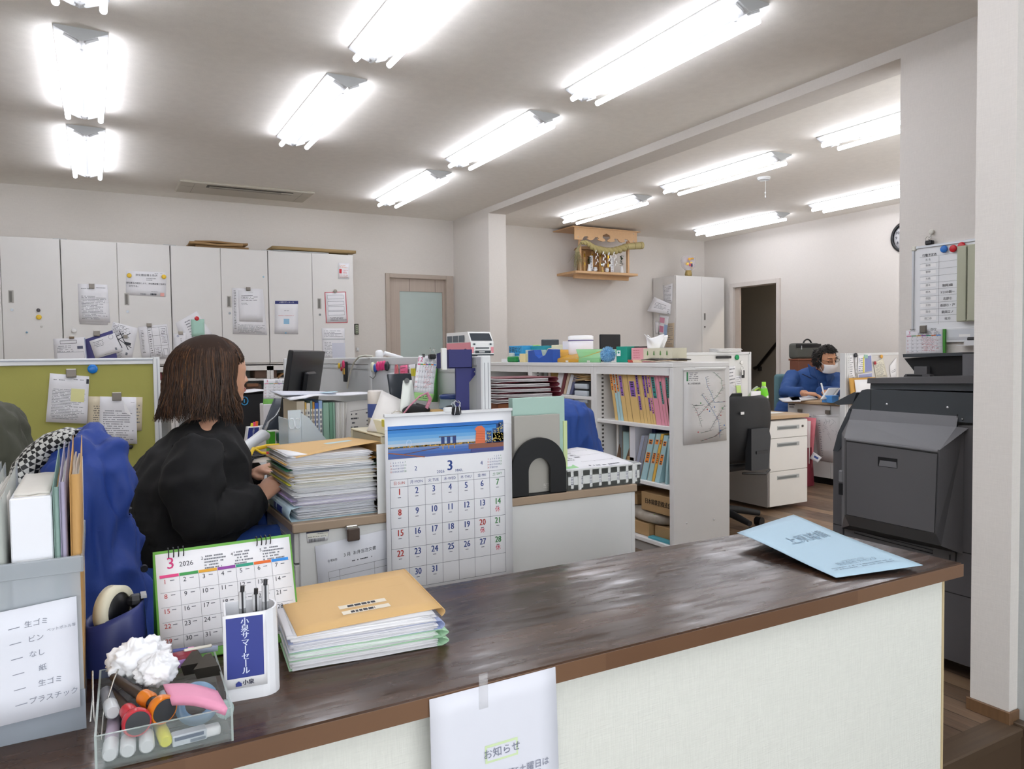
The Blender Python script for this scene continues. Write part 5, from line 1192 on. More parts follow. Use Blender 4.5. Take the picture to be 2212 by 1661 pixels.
for u in(.14,.86):
    Qf.poly([(u+.08*math.cos(a_),.14+.10*math.sin(a_))for a_ in[k*math.pi/6 for k in range(12)]],GAL,2); Qf.poly([(u+.045*math.cos(a_),.14+.06*math.sin(a_))for a_ in[k*math.pi/6 for k in range(12)]],DKW,3)
    Qf.poly([(u+.05*math.cos(a_),.72+.06*math.sin(a_))for a_ in[k*math.pi/6 for k in range(12)]],GAL,2)
Qw=Quad([(X0+.002,Y0+.0245,Z1-.002),(X1-.002,Y0+.0245,Z1-.002),(X1,Y0,hood+.002),(X0,Y0,hood+.002)],q,None,front=(0,-1,.5)); Qw.rect(.04,.08,.96,.9,DKW,1)
Qs=Quad([(X0-.0003,Y1,Z1),(X0-.0003,Y0,Z1),(X0-.0003,Y0,Z0),(X0-.0003,Y1,Z0)],q,None,front=(-1,0,0))
Qs.rect(0,.45,1,.92,PK); Qs.rect(0,.92,1,1,DKW)
for a in((.04,.14,.25,.42),(.28,.14,.5,.42),(.53,.14,.76,.42)):Qs.rect(*a,mat('5a636c',.3),2)
for u in(.16,.8):Qs.poly([(u+.1*math.cos(a_),.9+.2*math.sin(a_))for a_ in[k*math.pi/6+math.pi for k in range(7)]],DKW,3)
q.build('body',t)
q=MB(); q.box(X0+.01,Y0+.02,1.145,X1-.01,Y1-.03,Z0,mat('2b2c30',.5)); q.build('base',t)
# ---- row of big files with sheets lying across
fy=2.74; zb=DT
cols=[('c9bda8','cream'),('d9b050','yellow'),('e3ddd0','white'),('7fa0a0','teal'),('c98f30','ochre'),('3a62b8','blue'),('9db8dc','light blue')]
xs0=at(641,900,Y=fy).x
zt_=at(690,858,Y=fy).z-.012
FG='files standing in the big row on the woman\'s desk'
def vfile(label,xa,xb,m,zt,sheets=None,yb=fy,d=.22):
    t=thing('standing_file',label,'file',((xa+xb)/2,yb+d/2,zb),group=None)
    q=MB(); q.box(xa,yb,zb,xb,yb+d,zt,m,.0012); q.build('cover',t)
    return t
xx=xs0
for i,(c,nm)in enumerate(cols):
    w_=[.030,.006,.014,.008,.008,.014,.014][i]
    t=vfile(f'{nm} spine, number {i+1} from the left' if 0 else f'slim file with a {nm} spine in the row beside the monitor',xx,xx+w_-.0008,mat(c,.5),zt_-.004*(i%3))
    q=MB(); Q=Quad([(xx+w_*.15,fy-.0006,zt_-.03),(xx+w_*.85,fy-.0006,zt_-.03),(xx+w_*.85,fy-.0006,zt_-.2),(xx+w_*.15,fy-.0006,zt_-.2)],q,mat('dcdad2',.6),.0004,front=(0,-1,0))
    for k in range(6):Q.rect(.2,.05+k*.1,.8,.11+k*.1,GREYINK)
    q.build('spine_label',t); xx+=w_
gx0=xx
for i,(c,lab,w_)in enumerate((('8fb3a0','pale green folder in the file row, left of the grey-green one',.022),('6f9a84','grey-green folder in the middle of the file row',.014),('8fb3a0','third green folder of the file row, next to the loose sheets',.008))):
    vfile(lab,xx,xx+w_-.001,mat(c,.5),zt_-.008,yb=fy-.01); xx+=w_
t=thing('paper_bundle','thick upright bundle of white sheets with a typed front page, in the file row','paper',(.88,2.8,DT))
q=MB(); bundle(q,Vector((xx,fy-.03,0)),X_,Y_,.001,.001,0,.001,1,[WPAP],1)if 0 else None
for k in range(7):q.slab(lambda u,v:Vector((xx+.004+k*.006+.006*v,fy-.01+.2*u,zb+(zt_-zb-.01)*v)),3,3,mat(['dcdad6','e4e3e0','cfcbc6'][k%3],.6),.004)
q.build('sheets',t)
fx0=xx+.045; fx1=at(836,900,Y=fy).x
def typed(Q):
    Q.line(.08,.13,.98,.1,.0012,INK); dashes(Q,.1,.14,.3,.42,5,ink=INK,L=.01); dashes(Q,.45,.14,.9,.34,4,ink=INK,L=.01); dashes(Q,.08,.46,.9,.9,9,ink=INK,L=.012); dashes(Q,.55,.02,.65,.05,1)
q=MB(); Q=Quad([(fx0,fy-.012,zt_-.008),(fx1,fy-.012,zt_-.0),(fx1,fy-.03,zb),(fx0-.02,fy-.03,zb)],q,mat('cfcdca',.6),.012,front=(0,-1,0)); typed(Q); q.build('front_page',t)
q=MB(); zt2=zt_+.004
q.slab(lambda u,v:Vector((xs0-.03+(fx1-xs0+.05)*u,fy-.035+.27*v,zt2+.012+.006*math.sin(u*3.1+v)+.003*math.sin(u*9)-.006*(1-v)*(u<.15))),14,6,mat('dfe0e6',.6),.004)
q.slab(lambda u,v:Vector((xs0-.045+(.2)*u,fy+.03+.2*v,zt2+.020+.008*(1-u)*v)),8,4,mat('cdd0dc',.5),.003)
q.build('sheet_pile',label='wide white sheets lying flat across the top of the file row',cat='paper')
p=at(702,842,Y=fy+.05); q=MB(); q.slab(lambda u,v:Vector((p.x-.02+.055*u,fy+.0+.045*v,zt2+.024+.002*u)),3,3,mat('bfe0ec',.6),.001); q.build('sticky_note',label='light blue sticky note on the sheets over the file row',cat='sticky note')
# clear magazine box
t=thing('magazine_box','clear frosted magazine file box with oval finger holes on the woman\'s desk','file box',(.64,2.6,DT))
a=at(619,880,Y=2.62); bxx=.085; FR=mat('dbe6ec',.25,alpha=.55)
x0,x1,y0,y1=at(622,900,Y=2.55).x,at(650,900,Y=2.55).x+.0,2.55,2.70; zt3=at(622,880,Y=2.55).z
q=MB(); q.box(x0,y0,DT,x1,y0+.003,zt3-.01,FR)
q.prism([(0,DT),(.135,DT),(.135,DT+.12),(.03,zt3-.04),(0,zt3-.02)],.003,FR,M=frame((x1,y0,0),(.95,.3,0),(0,0,1))); q.box(x0,y0,DT,x0+.003,y1,zt3-.04,FR); q.box(x0,y0,DT,x1,y1,DT+.003,FR); q.build('shell',t)
for k in range(2):
    q=MB(); c_=Vector((x0+(x1-x0)*(.28+.45*k),y0-.001,zt3-.055)); q.tube([c_+Vector((.008*math.copysign(abs(math.cos(a_))**.6,math.cos(a_)),0,.017*math.copysign(abs(math.sin(a_))**.6,math.sin(a_))))for a_ in[i*math.pi/8 for i in range(16)]],.0016,mat('eef4f8',.2),n=6,closed=True); q.build('finger_hole',t)
# canister, bottle, jar, phone, keyboard, pouch...
def zat(px,py,Y):return at(px,py,Y=Y)
c_=zat(613,950,2.78); zt_c=zat(613,934,2.78).z
t=thing('canister','dark green screw-top canister with a grey label next to the gold-capped bottle','canister',(c_.x,c_.y,DT)); GC=mat('1f5a44',.3)
q=MB(); q.lathe([(0,DT),(.024,DT),(.025,DT+.01),(.025,zt_c-.03),(0,zt_c-.03)],GC,(c_.x,c_.y,0),24); q.build('body',t)
q=MB(); q.lathe([(.025,zt_c-.03),(.0275,zt_c-.028),(.0275,zt_c-.004),(.0285,zt_c),(0,zt_c)],GC,(c_.x,c_.y,0),24); q.build('lid',t)
q=MB(); q.box(c_.x-.016,c_.y-.0262,DT+.06,c_.x+.006,c_.y-.020,DT+.095,mat('9aa89e',.5)); q.build('label',t)
c_=zat(637,950,2.60); zt_c=zat(637,930,2.60).z
t=thing('bottle','clear bottle with a gold cap and printed label behind the tall pile','bottle',(c_.x,c_.y,DT))
q=MB(); q.lathe([(0,DT),(.019,DT),(.019,zt_c-.075),(.016,zt_c-.06),(.019,zt_c-.045),(.014,zt_c-.03),(.013,zt_c-.018)],mat('cfd3d0',.1,alpha=.5),(c_.x,c_.y,0),20); q.build('glass',t)
q=MB(); q.lathe([(0,zt_c-.02),(.0165,zt_c-.02),(.0165,zt_c-.003),(.014,zt_c),(0,zt_c)],mat('c99a3c',.3,.5),(c_.x,c_.y,0),20); q.build('cap',t)
q=MB(); q.lathe([(.0195,DT+.05),(.0198,DT+.051),(.0198,zt_c-.078),(.0195,zt_c-.077)],mat('c2c4c2',.5,var=.6,vs=300),(c_.x,c_.y,0),20); q.build('label',t)
c_=zat(590,985,2.52); zt_c=zat(590,975,2.52).z
t=thing('glass_jar','small glass jar with a red patterned lid behind the tall pile','jar',(c_.x,c_.y,DT))
q=MB(); q.lathe([(0,DT),(.019,DT),(.021,DT+.01),(.021,zt_c-.02),(.018,zt_c-.012)],mat('c9c4b0',.1,alpha=.6),(c_.x,c_.y,0),20); q.build('glass',t)
q=MB(); q.lathe([(.0215,zt_c-.014),(.0225,zt_c-.010),(.022,zt_c),(0,zt_c+.001)],mat('c8283c',.3,var=.5,vs=250),(c_.x,c_.y,0),20); q.build('lid',t)
# phone
t=thing('desk_phone','white office desk phone in front of the woman, handset on its left','telephone',(.55,2.78,DT)); PW_=mat('dfe2e6',.35)
q=MB(); a=zat(530,1000,2.62); x0=.50
q.prism([(0,0),(.21,0),(.21,.085),(.13,.075),(0,.025)],.16,PW_,M=frame((x0-.02,2.62,DT),(0,1,0),(0,0,1))@Matrix.Translation((0,0,0))); q.build('base',t)
hm=[zat(512,985,2.60)+Vector((0,0,.0)),zat(520,975,2.62),zat(545,955,2.70),zat(567,940,2.78),zat(575,942,2.80)]
q=MB(); q.tube(hm,[.018,.022,.017,.021,.016],PW_,n=12,flat=1.0); q.build('handset',t)
q=MB(); q.M=frame((x0+.05,2.72,DT+.068),(1,0,0),(0,.97,.1)); q.box(0,.03,0,.075,.075,.006,mat('7c8794',.25),.001)
for i in range(3):
    for j in range(3):q.box(.005+i*.024,-.05+j*.024,-.008,.022+i*.024,-.034+j*.024,.004,mat('c2c6cc',.4),.001)
q.build('keypad',t)
# yellow pouch
t=thing('pouch','clear vinyl pouch with a yellow zip edge lying by the desk phone','pouch',zat(565,995,2.5)); c_=zat(565,990,2.5); ZY=mat('e0bc18',.4)
q=MB(); pts=[zat(532,1003,2.48),zat(541,980,2.5),zat(548,968,2.52),zat(565,978,2.52),zat(590,980,2.53),zat(603,975,2.54)]; q.tube(pts,.008,ZY,n=8,flat=.5); q.tube([zat(550,970,2.53),zat(575,964,2.56),zat(602,962,2.58)],.007,ZY,n=8); q.build('zip',t)
q=MB(); q.slab(lambda u,v:c_+Vector((-.03+.09*u,-.01+.06*v,-.01+.012*math.sin(u*3.1)*math.sin(v*3.1))),8,6,mat('e6ddd0',.05,alpha=.4),.002); q.build('film',t)
t=thing('keyboard','black computer keyboard on the desk behind the white phone','keyboard',(.6,3.62,DT)); q=MB(M=T(.60,3.62,DT,rz=.2)); q.box(-.075,-.2,0,.075,.2,.016,mat('26272a',.4),.004); q.build('body',t)
q=MB(M=T(.60,3.62,DT,rz=.2))
for i in range(5):
    for j in range(14):q.box(-.066+i*.027,-.19+j*.027,.016,-.044+i*.027,-.167+j*.027,.021,mat('1a1b1d',.4),.0)
q.build('keys',t)['kind']='stuff'
q=MB(M=T(.56,3.28,DT,rz=.3)); q.ellip((-.012,.06,.014),(.028,.05,.018),mat('1c1d20',.3),16); q.build('mouse',label='black mouse between the woman and the keyboard',cat='mouse')
a,b=zat(471,937,4.08),zat(521,938,4.08); t=thing('glasses_case','dark red glasses case with a pink tape cross on the far desk edge','case',(a.x,4.08,DT)); q=MB(); q.box(a.x,4.05,DT,b.x,4.13,DT+.045,mat('8a1f34',.35),.012,seg=3); q.build('body',t)
q=MB(); q.box(b.x-.035,4.048,DT+.002,b.x-.032,4.052,DT+.03,mat('e6a79a',.5)); q.box(b.x-.05,4.048,DT+.026,b.x-.005,4.052,DT+.03,mat('e6a79a',.5)); q.build('tape',t)
# second white pen stand on the far desk
a=zat(527,945,3.82); b=zat(556,945,3.82); zt_=0
t=thing('pen_stand','white pen stand with a navy card and highlighters beside the black monitor','pen stand',(a.x,3.82,DT))
q=MB(); q.prism([(0,0),(b.x-a.x,0),(b.x-a.x+.035,.03),(b.x-a.x+.03,.05),(0,.045)],.118,WP,M=frame((a.x,3.82,DT),(1,0,0),(0,1,0))@Matrix.Shear('XY',4,(.15,0))); q.build('holder',t)
q=MB(); Q=Quad([(a.x+.018,3.818,DT+.12),(b.x+.016,3.818,DT+.12),(b.x,3.818,DT+.014),(a.x+.002,3.818,DT+.014)],q,mat('f2f3f6',.2),.001,front=(0,-1,0)); Q.rect(.1,.05,.9,.82,mat('333f8c',.4)); Q.text('小泉サマーセール',.5,.12,.08,mat('dfe4ee',.5),k=2,vertical=True); q.build('card',t)
for i,(c,dx)in enumerate((('e0d838',.030),('ee4a7c',.040),('f07a3c',.052))):
    q=MB(); q.cyl((a.x+dx,3.84,DT+.03),(a.x+dx+.014,3.84,DT+.135+.004*i),.0075,mat(c,.4),r2=.007,n=10); q.build('highlighter',label=['yellow','pink','orange'][i]+' highlighter in the white pen stand beside the black monitor',cat='highlighter')
# monitor seen from behind
t=thing('monitor','black computer monitor seen edge-on from behind, beside the file row','monitor',(.80,3.5,DT))
na=at(616,835,Y=3.15); dirw=Vector((math.sin(.52),math.cos(.52),0)); upd=Vector((.17,-.04,1)).normalized()
bl_=at(600,913,Y=3.15); M=frame(bl_,dirw,upd)
hM=(at(631,757,Y=3.15)-bl_).length; BKM=mat('1d1e21',.35)
q=MB(M=M); q.box(0,0,0,.5,hM,.022,BKM,.004); q.build('screen_housing',t)
q=MB(M=M); q.box(.16,.06,-.03,.3,hM*.72,0,BKM,.008); q.build('rear_bulge',t)
q=MB(M=M); q.box(.18,.05,.022,.32,hM*.7,.045,BKM,.008); q.build('rear_cover',t)
q=MB(M=M); q.add([(0.48,.02,-.0),(.02,.02,-.0),(.02,hM-.02,-.0),(.48,hM-.02,-.0)],[(0,1,2,3)],mat('0c0d10',.15),M=T(0,0,-.0008)); q.build('screen',t)
cpt=M@Vector((.25,.0,.02)); q=MB(); q.box(cpt.x-.03,cpt.y-.02,DT,cpt.x+.02,cpt.y+.02,cpt.z+.06,BKM,.004); q.build('neck',t)
q=MB(); q.lathe([(0,DT),(.11,DT),(.10,DT+.008),(0,DT+.012)],BKM,(cpt.x,cpt.y,0),28); q.build('foot',t)
# dark slanted stand
t=thing('tablet_stand','dark slanted notebook stand with a silver curved arm left of the monitor','stand',zat(590,935,3.3)); c4=[zat(592,860,3.42),zat(628,862,3.42),zat(600,938,3.32),zat(562,936,3.32)]
q=MB(); Quad(c4,q,mat('3a424e',.35),.006,front=(0,-1,.2)); q.build('panel',t)
q=MB(); q.tube([zat(572,932,3.3),zat(580,912,3.3),zat(595,900,3.32),zat(606,880,3.34)],[.02,.016,.014,.012],mat('9a9c9e',.3,.6),n=10,flat=.3); q.build('arm',t)
q=MB(); a=zat(583,934,3.2); b=zat(605,940,3.2); q.box(a.x,3.2,DT,b.x,3.26,a.z+.005,mat('d6d8d0',.4),.002); q.box(a.x-.004,3.198,DT,a.x+.02,3.262,a.z+.003,mat('49a82c',.4)); q.build('small_box',label='small white and green box in front of the slanted stand',cat='box')
# black office machine with calendar, behind
t=thing('printer','black office machine on the far desk behind the woman\'s face','printer',(.72,4.4,DT)); a=zat(478,850,4.3); b=zat(578,850,4.3)
q=MB(); q.box(a.x,4.3,DT,b.x,4.7,a.z,mat('15161a',.5),.01); q.build('body',t)
q=MB(); q.slab(lambda u,v:Vector((a.x-.01+(b.x-a.x+.02)*u,4.28+.3*v,a.z+.006+.004*math.sin(u*9))),8,3,mat('d9dade',.6),.003); q.build('top_sheet',t)
p=zat(528,866,4.3); q=MB(M=frame((p.x,4.297,p.z),(1,0,0),(0,0,1))); q.tube([(.018*math.cos(k*math.pi/8),.022*math.sin(k*math.pi/8),0)for k in range(16)],.003,mat('3fa0d8',.4),n=6,closed=True); q.box(-.004,-.01,-.001,.001,.01,.002,mat('3fa0d8',.4)); q.build('logo',t)
t=thing('desk_calendar','small March calendar with a green foot standing behind the monitor','calendar',zat(595,873,4.0))
c4=[zat(570,819,4.0),zat(640,818,4.0),zat(640,862,3.98),zat(569,862,3.98)]; q=MB(); Q=Quad(c4,q,PAPER,.002,front=(0,-1,0)); monthpage(Q,'3',0,31,False); q.build('page',t)
q=MB(); Quad([zat(569,862,3.978),zat(640,862,3.978),zat(640,873,3.97),zat(568,873,3.97)],q,GRN,.002,front=(0,-1,0)); q.build('stand',t)
q=MB(); bb=zat(568,873,3.97); q.box(bb.x,3.96,DT,bb.x+.17,4.06,bb.z,mat('dddde0',.5),.003); q.build('white_box',label='white box carrying the small calendar behind the monitor',cat='box')
# boxes in the lower cabinet behind the woman
BRN=mat('5a4336',.6); a=zat(548,792,7.25); b=zat(596,818,7.25)
for t_ in[o for o in C.objects if o.name.startswith('open_cabinet')]:
    for ch in t_.children:
        if ch.name.startswith('shelf'):pass
q=MB(); q.box(a.x,7.2,b.z,b.x,7.45,a.z-.01,BRN,.006); q.box(a.x,7.198,a.z-.012,b.x,7.44,a.z,mat('9a9ca2',.2,.4),.003); q.build('wooden_box',label='brown box with a clear lid on the upper board of the lower cabinet',cat='box')
a2=zat(528,826,7.25); b2=zat(563,849,7.25); q=MB(); q.box(a2.x,7.2,b2.z+.0,b2.x,7.45,a2.z-.02,BRN,.006); q.box(a2.x+.01,7.18,a2.z-.04,b2.x-.03,7.2,a2.z-.01,mat('7a5238',.5),.003); q.build('wooden_box',label='dark brown box one board below the box with the clear lid',cat='box')
c_=zat(608,810,7.25); q=MB(); q.slab(lambda u,v:Vector((c_.x-.05+.13*u,7.2+.2*v,b.z+.05*math.sin(u*3.1)+.003)),8,3,mat('9a744a',.6),.012); q.build('paper_bag',label='brown folded paper bag beside the box with the clear lid',cat='bag')
rr_=random.Random(8); xx=zat(344,812,7.3).x
for i in range(9):
    c=['8a3a40','5c8a6c','9a3038','6a8a78','7a2a34','50706a','8a8a84','6a3a3a','44584c'][i]; w_=.020; zz0=zat(350,833,7.3).z
    if i==4:lab_='dark red file in the middle of the row behind the woman\'s hair'
    q=MB(); q.box(xx+.0,7.25,.742,xx+w_-.002,7.5,zat(350,796+rr_.random()*5,7.3).z,mat(c,.5),.001)
    q.build('file',label=['dark red','green','crimson','grey-green','maroon','teal','grey','brown-red','deep green'][i]+' file in the row seen between green board and hair',cat='file'); xx+=w_

# ================================================================ WHAT STANDS IN AND ON THE LOW SHELVES
def sp(px,py,x=2.79):return at(px,py,X=x)
def spine(label,xl,xr,ytop,cov,lab=None,lean=0.0,x=2.79,zb=.7475,depth=.27,cat='folder',name='folder',lh=(.08,.5),text=False,yz=None):
    """a folder standing on a board with its spine to the left; xl/xr: left and right pixel of its top edge"""
    a=sp(xl,ytop,x); b=sp(xr,ytop,x); ya,yb=a.y,b.y; zt=(a.z+b.z)/2
    if lean>0 and zb>.7 and zb<.8:lean=min(lean,max(0,yb-3.193))
    t=thing(name,label,cat,(x+depth/2,(ya+yb)/2-lean,zb),group=None)
    f=lambda y,z:(y-lean*(1-(z-zb)/(zt-zb)),z)
    q=MB(); 
    P_=[f(yb,zb),f(ya,zb),f(ya,zt),f(yb,zt)]
    vs=[(x,*P_[0]),(x,*P_[1]),(x,*P_[2]),(x,*P_[3]),(x+depth,*P_[0]),(x+depth,*P_[1]),(x+depth,*P_[2]),(x+depth,*P_[3])]
    q.add(vs,[(0,1,2,3),(7,6,5,4),(3,2,6,7),(1,0,4,5),(0,3,7,4),(2,1,5,6)],cov)
    Q=Quad([vs[2],vs[3],vs[0],vs[1]],q,None,front=(-1,0,0)); Q.rect(.0,0,.06,1,mat('9c8458',.7)); 
    q.build('cover',t)
    if lab:
        for(v0,v1)in([lh]if isinstance(lh[0],float)else lh):
            q=MB(); Q=Quad([Vector(vs[2]).lerp(Vector(vs[1]),v0),Vector(vs[3]).lerp(Vector(vs[0]),v0),Vector(vs[3]).lerp(Vector(vs[0]),v1),Vector(vs[2]).lerp(Vector(vs[1]),v1)],q,None,front=(-1,0,0),lift=.0004)
            Q.rect(.2,0,.85,1,mat(lab,.6)); n_=int((v1-v0)*24); 
            for k in range(n_):
                if R_.random()<.8:Q.rect(.34,(k+.2)/n_,.7,(k+.75)/n_,INK,2)
            q.build('label',t)
    q=MB(); q.box(x+.004,min(ya,yb)-lean+.002,zt-.0,x+depth-.01,max(ya,yb)-lean+lean-.002,zt+.001,IN)if 0 else None
    return t
TN=mat('d9b878',.6,var=.06,vs=12); PB=mat('a9cbd0',.55); PKF=mat('dc93a4',.55)
g=lambda v:1080+v/5.53
seq=[(1300,1333,TN,'e8862c',((.05,.4),),'tan folder with orange label, leftmost'),(1334,1364,PB,'e8862c',((.06,.25),(.27,.45)),'pale blue folder with orange labels, second from left'),
 (1365,1398,PB,'e8862c',((.04,.42),),'pale blue folder with a long orange label, third from left'),(1399,1449,TN,'8a5cb4',((.1,.5),),'wide tan folder with a violet label right of the pale blue ones'),
 (1450,1506,TN,None,None,'tan folder without label, fifth from left'),(1507,1598,TN,'8a5cb4',((.2,.5),),'widest tan folder with one thin violet strip'),
 (1600,1640,TN,'7a4cb0',((.08,.45),(.48,.75)),'tan folder with two violet labels left of the narrow one'),(1641,1679,TN,None,None,'narrow plain tan folder between violet-labelled ones'),
 (1680,1718,TN,'7a4cb0',((.08,.5),),'tan folder with violet label, first of the close pair'),(1719,1748,TN,'7a4cb0',((.08,.42),(.5,.75)),'tan folder with violet labels, second of the close pair'),
 (1749,1776,TN,'d070c0',((.1,.3),(.5,.8)),'tan folder with pink-violet labels next to the pink folders'),(1778,1842,PKF,'2f8a80',((.1,.5),),'pink folder with teal label, leftmost pink one'),
 (1844,1879,PKF,None,None,'narrow pink folder without label'),(1880,1913,PKF,'2f8a80',((.18,.6),),'pink folder with a low teal label'),
 (1914,1958,PKF,None,None,'wide plain pink folder, fifth from right'),(1959,2000,PKF,'2f8a80',((.1,.48),),'pink folder with teal label, second from right'),(2001,2034,PKF,'2f8a80',((.1,.5),),'pink folder with teal label, rightmost')]
for i,(a,b,c,l,lh,lab)in enumerate(seq):
    spine((lab+' on the upper board').replace('wide tan folder with a violet label right of the pale blue ones','wide tan violet-labelled folder right of the pale blue ones'),g(a),g(b)-.3,800+i*.25,c,l,lean=.065,lh=lh or(.1,.2))
# second board
h_=lambda v:1220+v/3.3225
seq2=[(370,385,588,'e0e0dc','white-spined slim file at the left of the second board',None),(388,414,590,'7e8488','grey file beside the white-spined slim file',None),(416,462,640,'a6c8c8','short pale teal file before the brown holder',None)]
for a,b,yt,c,lab,l in seq2:spine(lab,h_(a),h_(b)-.3,740+yt/3.3225,mat(c,.5),l,zb=.4175,x=2.86,cat='file',name='file')
spine('white-spined binder in front of the dark navy board',h_(463),h_(504),740+604/3.3225,mat('dfdfe4',.5),None,zb=.4175,x=2.80,cat='binder',name='ring_binder')
spine('large dark navy folder standing behind the leaning files',h_(506),h_(650),740+600/3.3225,mat('2b3058',.5),None,zb=.4175,x=2.93,depth=.2)
seq3=[(557,583,668,'9aa0b4','grey-violet leaning file, leftmost of the leaning ones',None),(584,610,668,'868a96','grey leaning file with dark patches',None),(614,657,655,'a3c6cc','pale blue leaning file with orange label, first','e8862c'),
 (664,698,655,'a9c8c8','pale blue file in clear film, second leaning with orange label','e8862c'),(699,718,655,'d9b050','ochre thin leaning file between pale blue ones','e8862c'),(719,754,668,'a3c6cc','pale blue leaning file with lower orange label, third','e8862c')]
for i,(a,b,yt,c,lab,l)in enumerate(seq3):spine(lab,h_(a)-2,h_(b)-2.5,740+yt/3.3225,mat(c,.5),l,lean=-.085,zb=.4175,x=2.785,depth=.25,lh=((.12,.22),(.4,.62)),cat='file',name='file')
spine('pale blue leaning file, rightmost and half cut off by the shelf end',h_(742),h_(756),740+690/3.3225,mat('a3c6cc',.5),None,lean=-.03,zb=.4175,x=2.785,depth=.25,cat='file',name='file')
t=thing('file_holder','brown slotted file holder at the left of the second board','file holder',(2.9,3.72,.4175)); BH=mat('6f5540',.5)
for(xa,xb)in((345,380),(395,462)):
    a=sp(h_(xa),960,2.84); b=sp(h_(xb),960,2.84); zt=sp(h_(xb),740+730/3.3225,2.84).z
    q=MB(); q.prism([(0,.4175),(a.y-b.y,.4175),(0,zt)],.006,BH,M=frame((2.85,b.y,0),(0,1,0),(0,0,1))); q.box(2.85,b.y-.006,.4175,3.1,b.y,zt-.02,BH); q.build('side',t)
a=sp(h_(447),985,2.80); b=sp(h_(497),985,2.80); q=MB(); q.box(2.80,b.y,.4175,3.0,a.y,sp(h_(470),740+820/3.3225,2.8).z,mat('b08c5c',.6),.002); q.box(2.799,b.y+.02,.43,2.80,a.y-.03,.47,mat('e2ddd2',.6)); q.build('carton',label='small tan carton at the foot of the white-spined binder',cat='box')
# bottom board
KB=mat('a98a60',.7,var=.05,vs=30); ZB=.083
t=thing('cardboard_box','large cardboard box printed with black company lettering on the bottom board','box',(2.95,3.35,.26))
a=sp(h_(548),740+1065/3.3225,2.80); b=sp(h_(775),740+1235/3.3225,2.80); z0=.235
q=MB(); q.box(2.80,3.195,z0,3.1,a.y,a.z,KB,.003); Q=Quad([(2.7995,a.y,a.z),(2.7995,3.195,a.z),(2.7995,3.195,z0),(2.7995,a.y,z0)],q,None,front=(-1,0,0)); Q.text('日本鋳鉄管株式会社',.56,.48,.26,mat('221c16',.7),bold=.002,sx=.82); q.build('box',t)
q=MB(); q.box(2.86,3.60,z0,3.1,3.83,sp(h_(510),740+1085/3.3225,2.86).z,KB,.003); q.box(2.859,3.72,z0,2.86,3.78,.33,mat('3a4a86',.5)); q.build('cardboard_box',label='smaller cardboard box left of the one with black lettering',cat='box')
t=thing('pipe_coil','flat coil wrapped in clear film with a green sheet, on the bottom board','coil',(2.98,3.5,.17))
q=MB(); q.lathe([(0,-.035),(.15,-.035),(.17,-.02),(.175,0),(.17,.02),(.14,.035),(0,.038)],mat('a9a093',.25,var=.35,vs=30),(2.965,3.47,.196),40,sx=1,sy=1.35); q.build('coil',t)
q=MB(); q.slab(lambda u,v:Vector((2.81+.09*v,3.50-.12*u,.236+.0*u+.004*math.sin(u*6)-(.016)*(1-v))),6,4,mat('8fb04c',.5),.002); q.build('green_sheet',t)
q=MB(); q.box(2.80,3.42,ZB,3.1,3.74,.158,KB,.003); q.build('cardboard_box',label='long flat cardboard box under the wrapped coil on the bottom board',cat='box'); q=MB(); q.box(2.83,3.21,ZB,3.1,3.40,.155,KB,.003); q.build('cardboard_box',label='cardboard box end right of the long flat one on the bottom board',cat='box')
q=MB(); q.box(2.78,3.2,ZB,2.82,3.4,ZB+.012,mat('4a9aa8',.5),.001); q.build('booklet',label='teal booklet lying at the front edge of the bottom board',cat='booklet')
# map on the end panel
MP=dict(Y=3.153)
def railmap(Q):
    rr=random.Random(12); B=mat('5a86b8',.6); G=mat('6a9a7c',.6); K=mat('77787c',.6)
    pts={'B':[(.52,.1),(.56,.22),(.66,.34),(.72,.45),(.98,.45)],'B2':[(.42,.33),(.62,.5),(.82,.72),(.84,.95)],'G':[(.72,.03),(.9,.12),(.93,.25),(.8,.36),(.7,.42)],
           'K1':[(.2,.46),(.3,.55),(.42,.78)],'K2':[(.35,.62),(.5,.52),(.7,.42)],'K3':[(.4,.86),(.6,.84),(.72,.72),(.98,.5)],'K4':[(.4,.97),(.7,.93),(.98,.82)],'K5':[(.25,.48),(.45,.48)]}
    for k,ps in pts.items():
        c={'B':B,'G':G}.get(k[0],K)
        for a,b in zip(ps,ps[1:]):
            Q.line(*a,*b,.0022,c,1); n_=int(((a[0]-b[0])**2+(a[1]-b[1])**2)**.5*34)
            for i in range(n_):
                u=a[0]+(b[0]-a[0])*i/max(1,n_); v=a[1]+(b[1]-a[1])*i/max(1,n_); s_=rr.choice((-1,1))
                Q.line(u,v,u+.05*s_,v-.004,.0012,rr.choice((K,G,K,mat('c86a6a',.6))),1); dashes(Q,u+.02*s_,v-.012,u+.07*s_+.02,v-.004,1,ink=K,L=.006)
    for i in range(9):u,v=rr.uniform(.3,.95),rr.uniform(.1,.97); Q.rect(u,v,u+.025,v+.018,mat(rr.choice(['c85a5a','4a9a5a','5a86c8']),.6),2)
    Q.rect(.06,.03,.1,.15,mat('3f8a5c',.6)); dashes(Q,.12,.03,.34,.15,5,ink=K,L=.008); Q.text('第二次緊急輸送路',.24,.185,.022,INK)
sheet('railway_map','route map in a clear sleeve hanging on the end of the low shelf','map',[(1477,799),(1565,799),(1569,951),(1476,962)],MP,railmap,off=.002,m=mat('dcdad8',.35))
q=MB(); a=at(1474,799,**MP); b=at(1566,798,**MP); q.box(a.x,3.145,a.z-.004,b.x,3.153,a.z+.006,mat('e6e6e4',.3),.002); c_=at(1500,796,**MP); q.box(c_.x,3.143,c_.z-.004,b.x+.002,3.151,c_.z+.005,mat('eeeeec',.3),.002); q.build('hanging_bar',label='white plastic hanging bar over the route map on the shelf end',cat='bar')
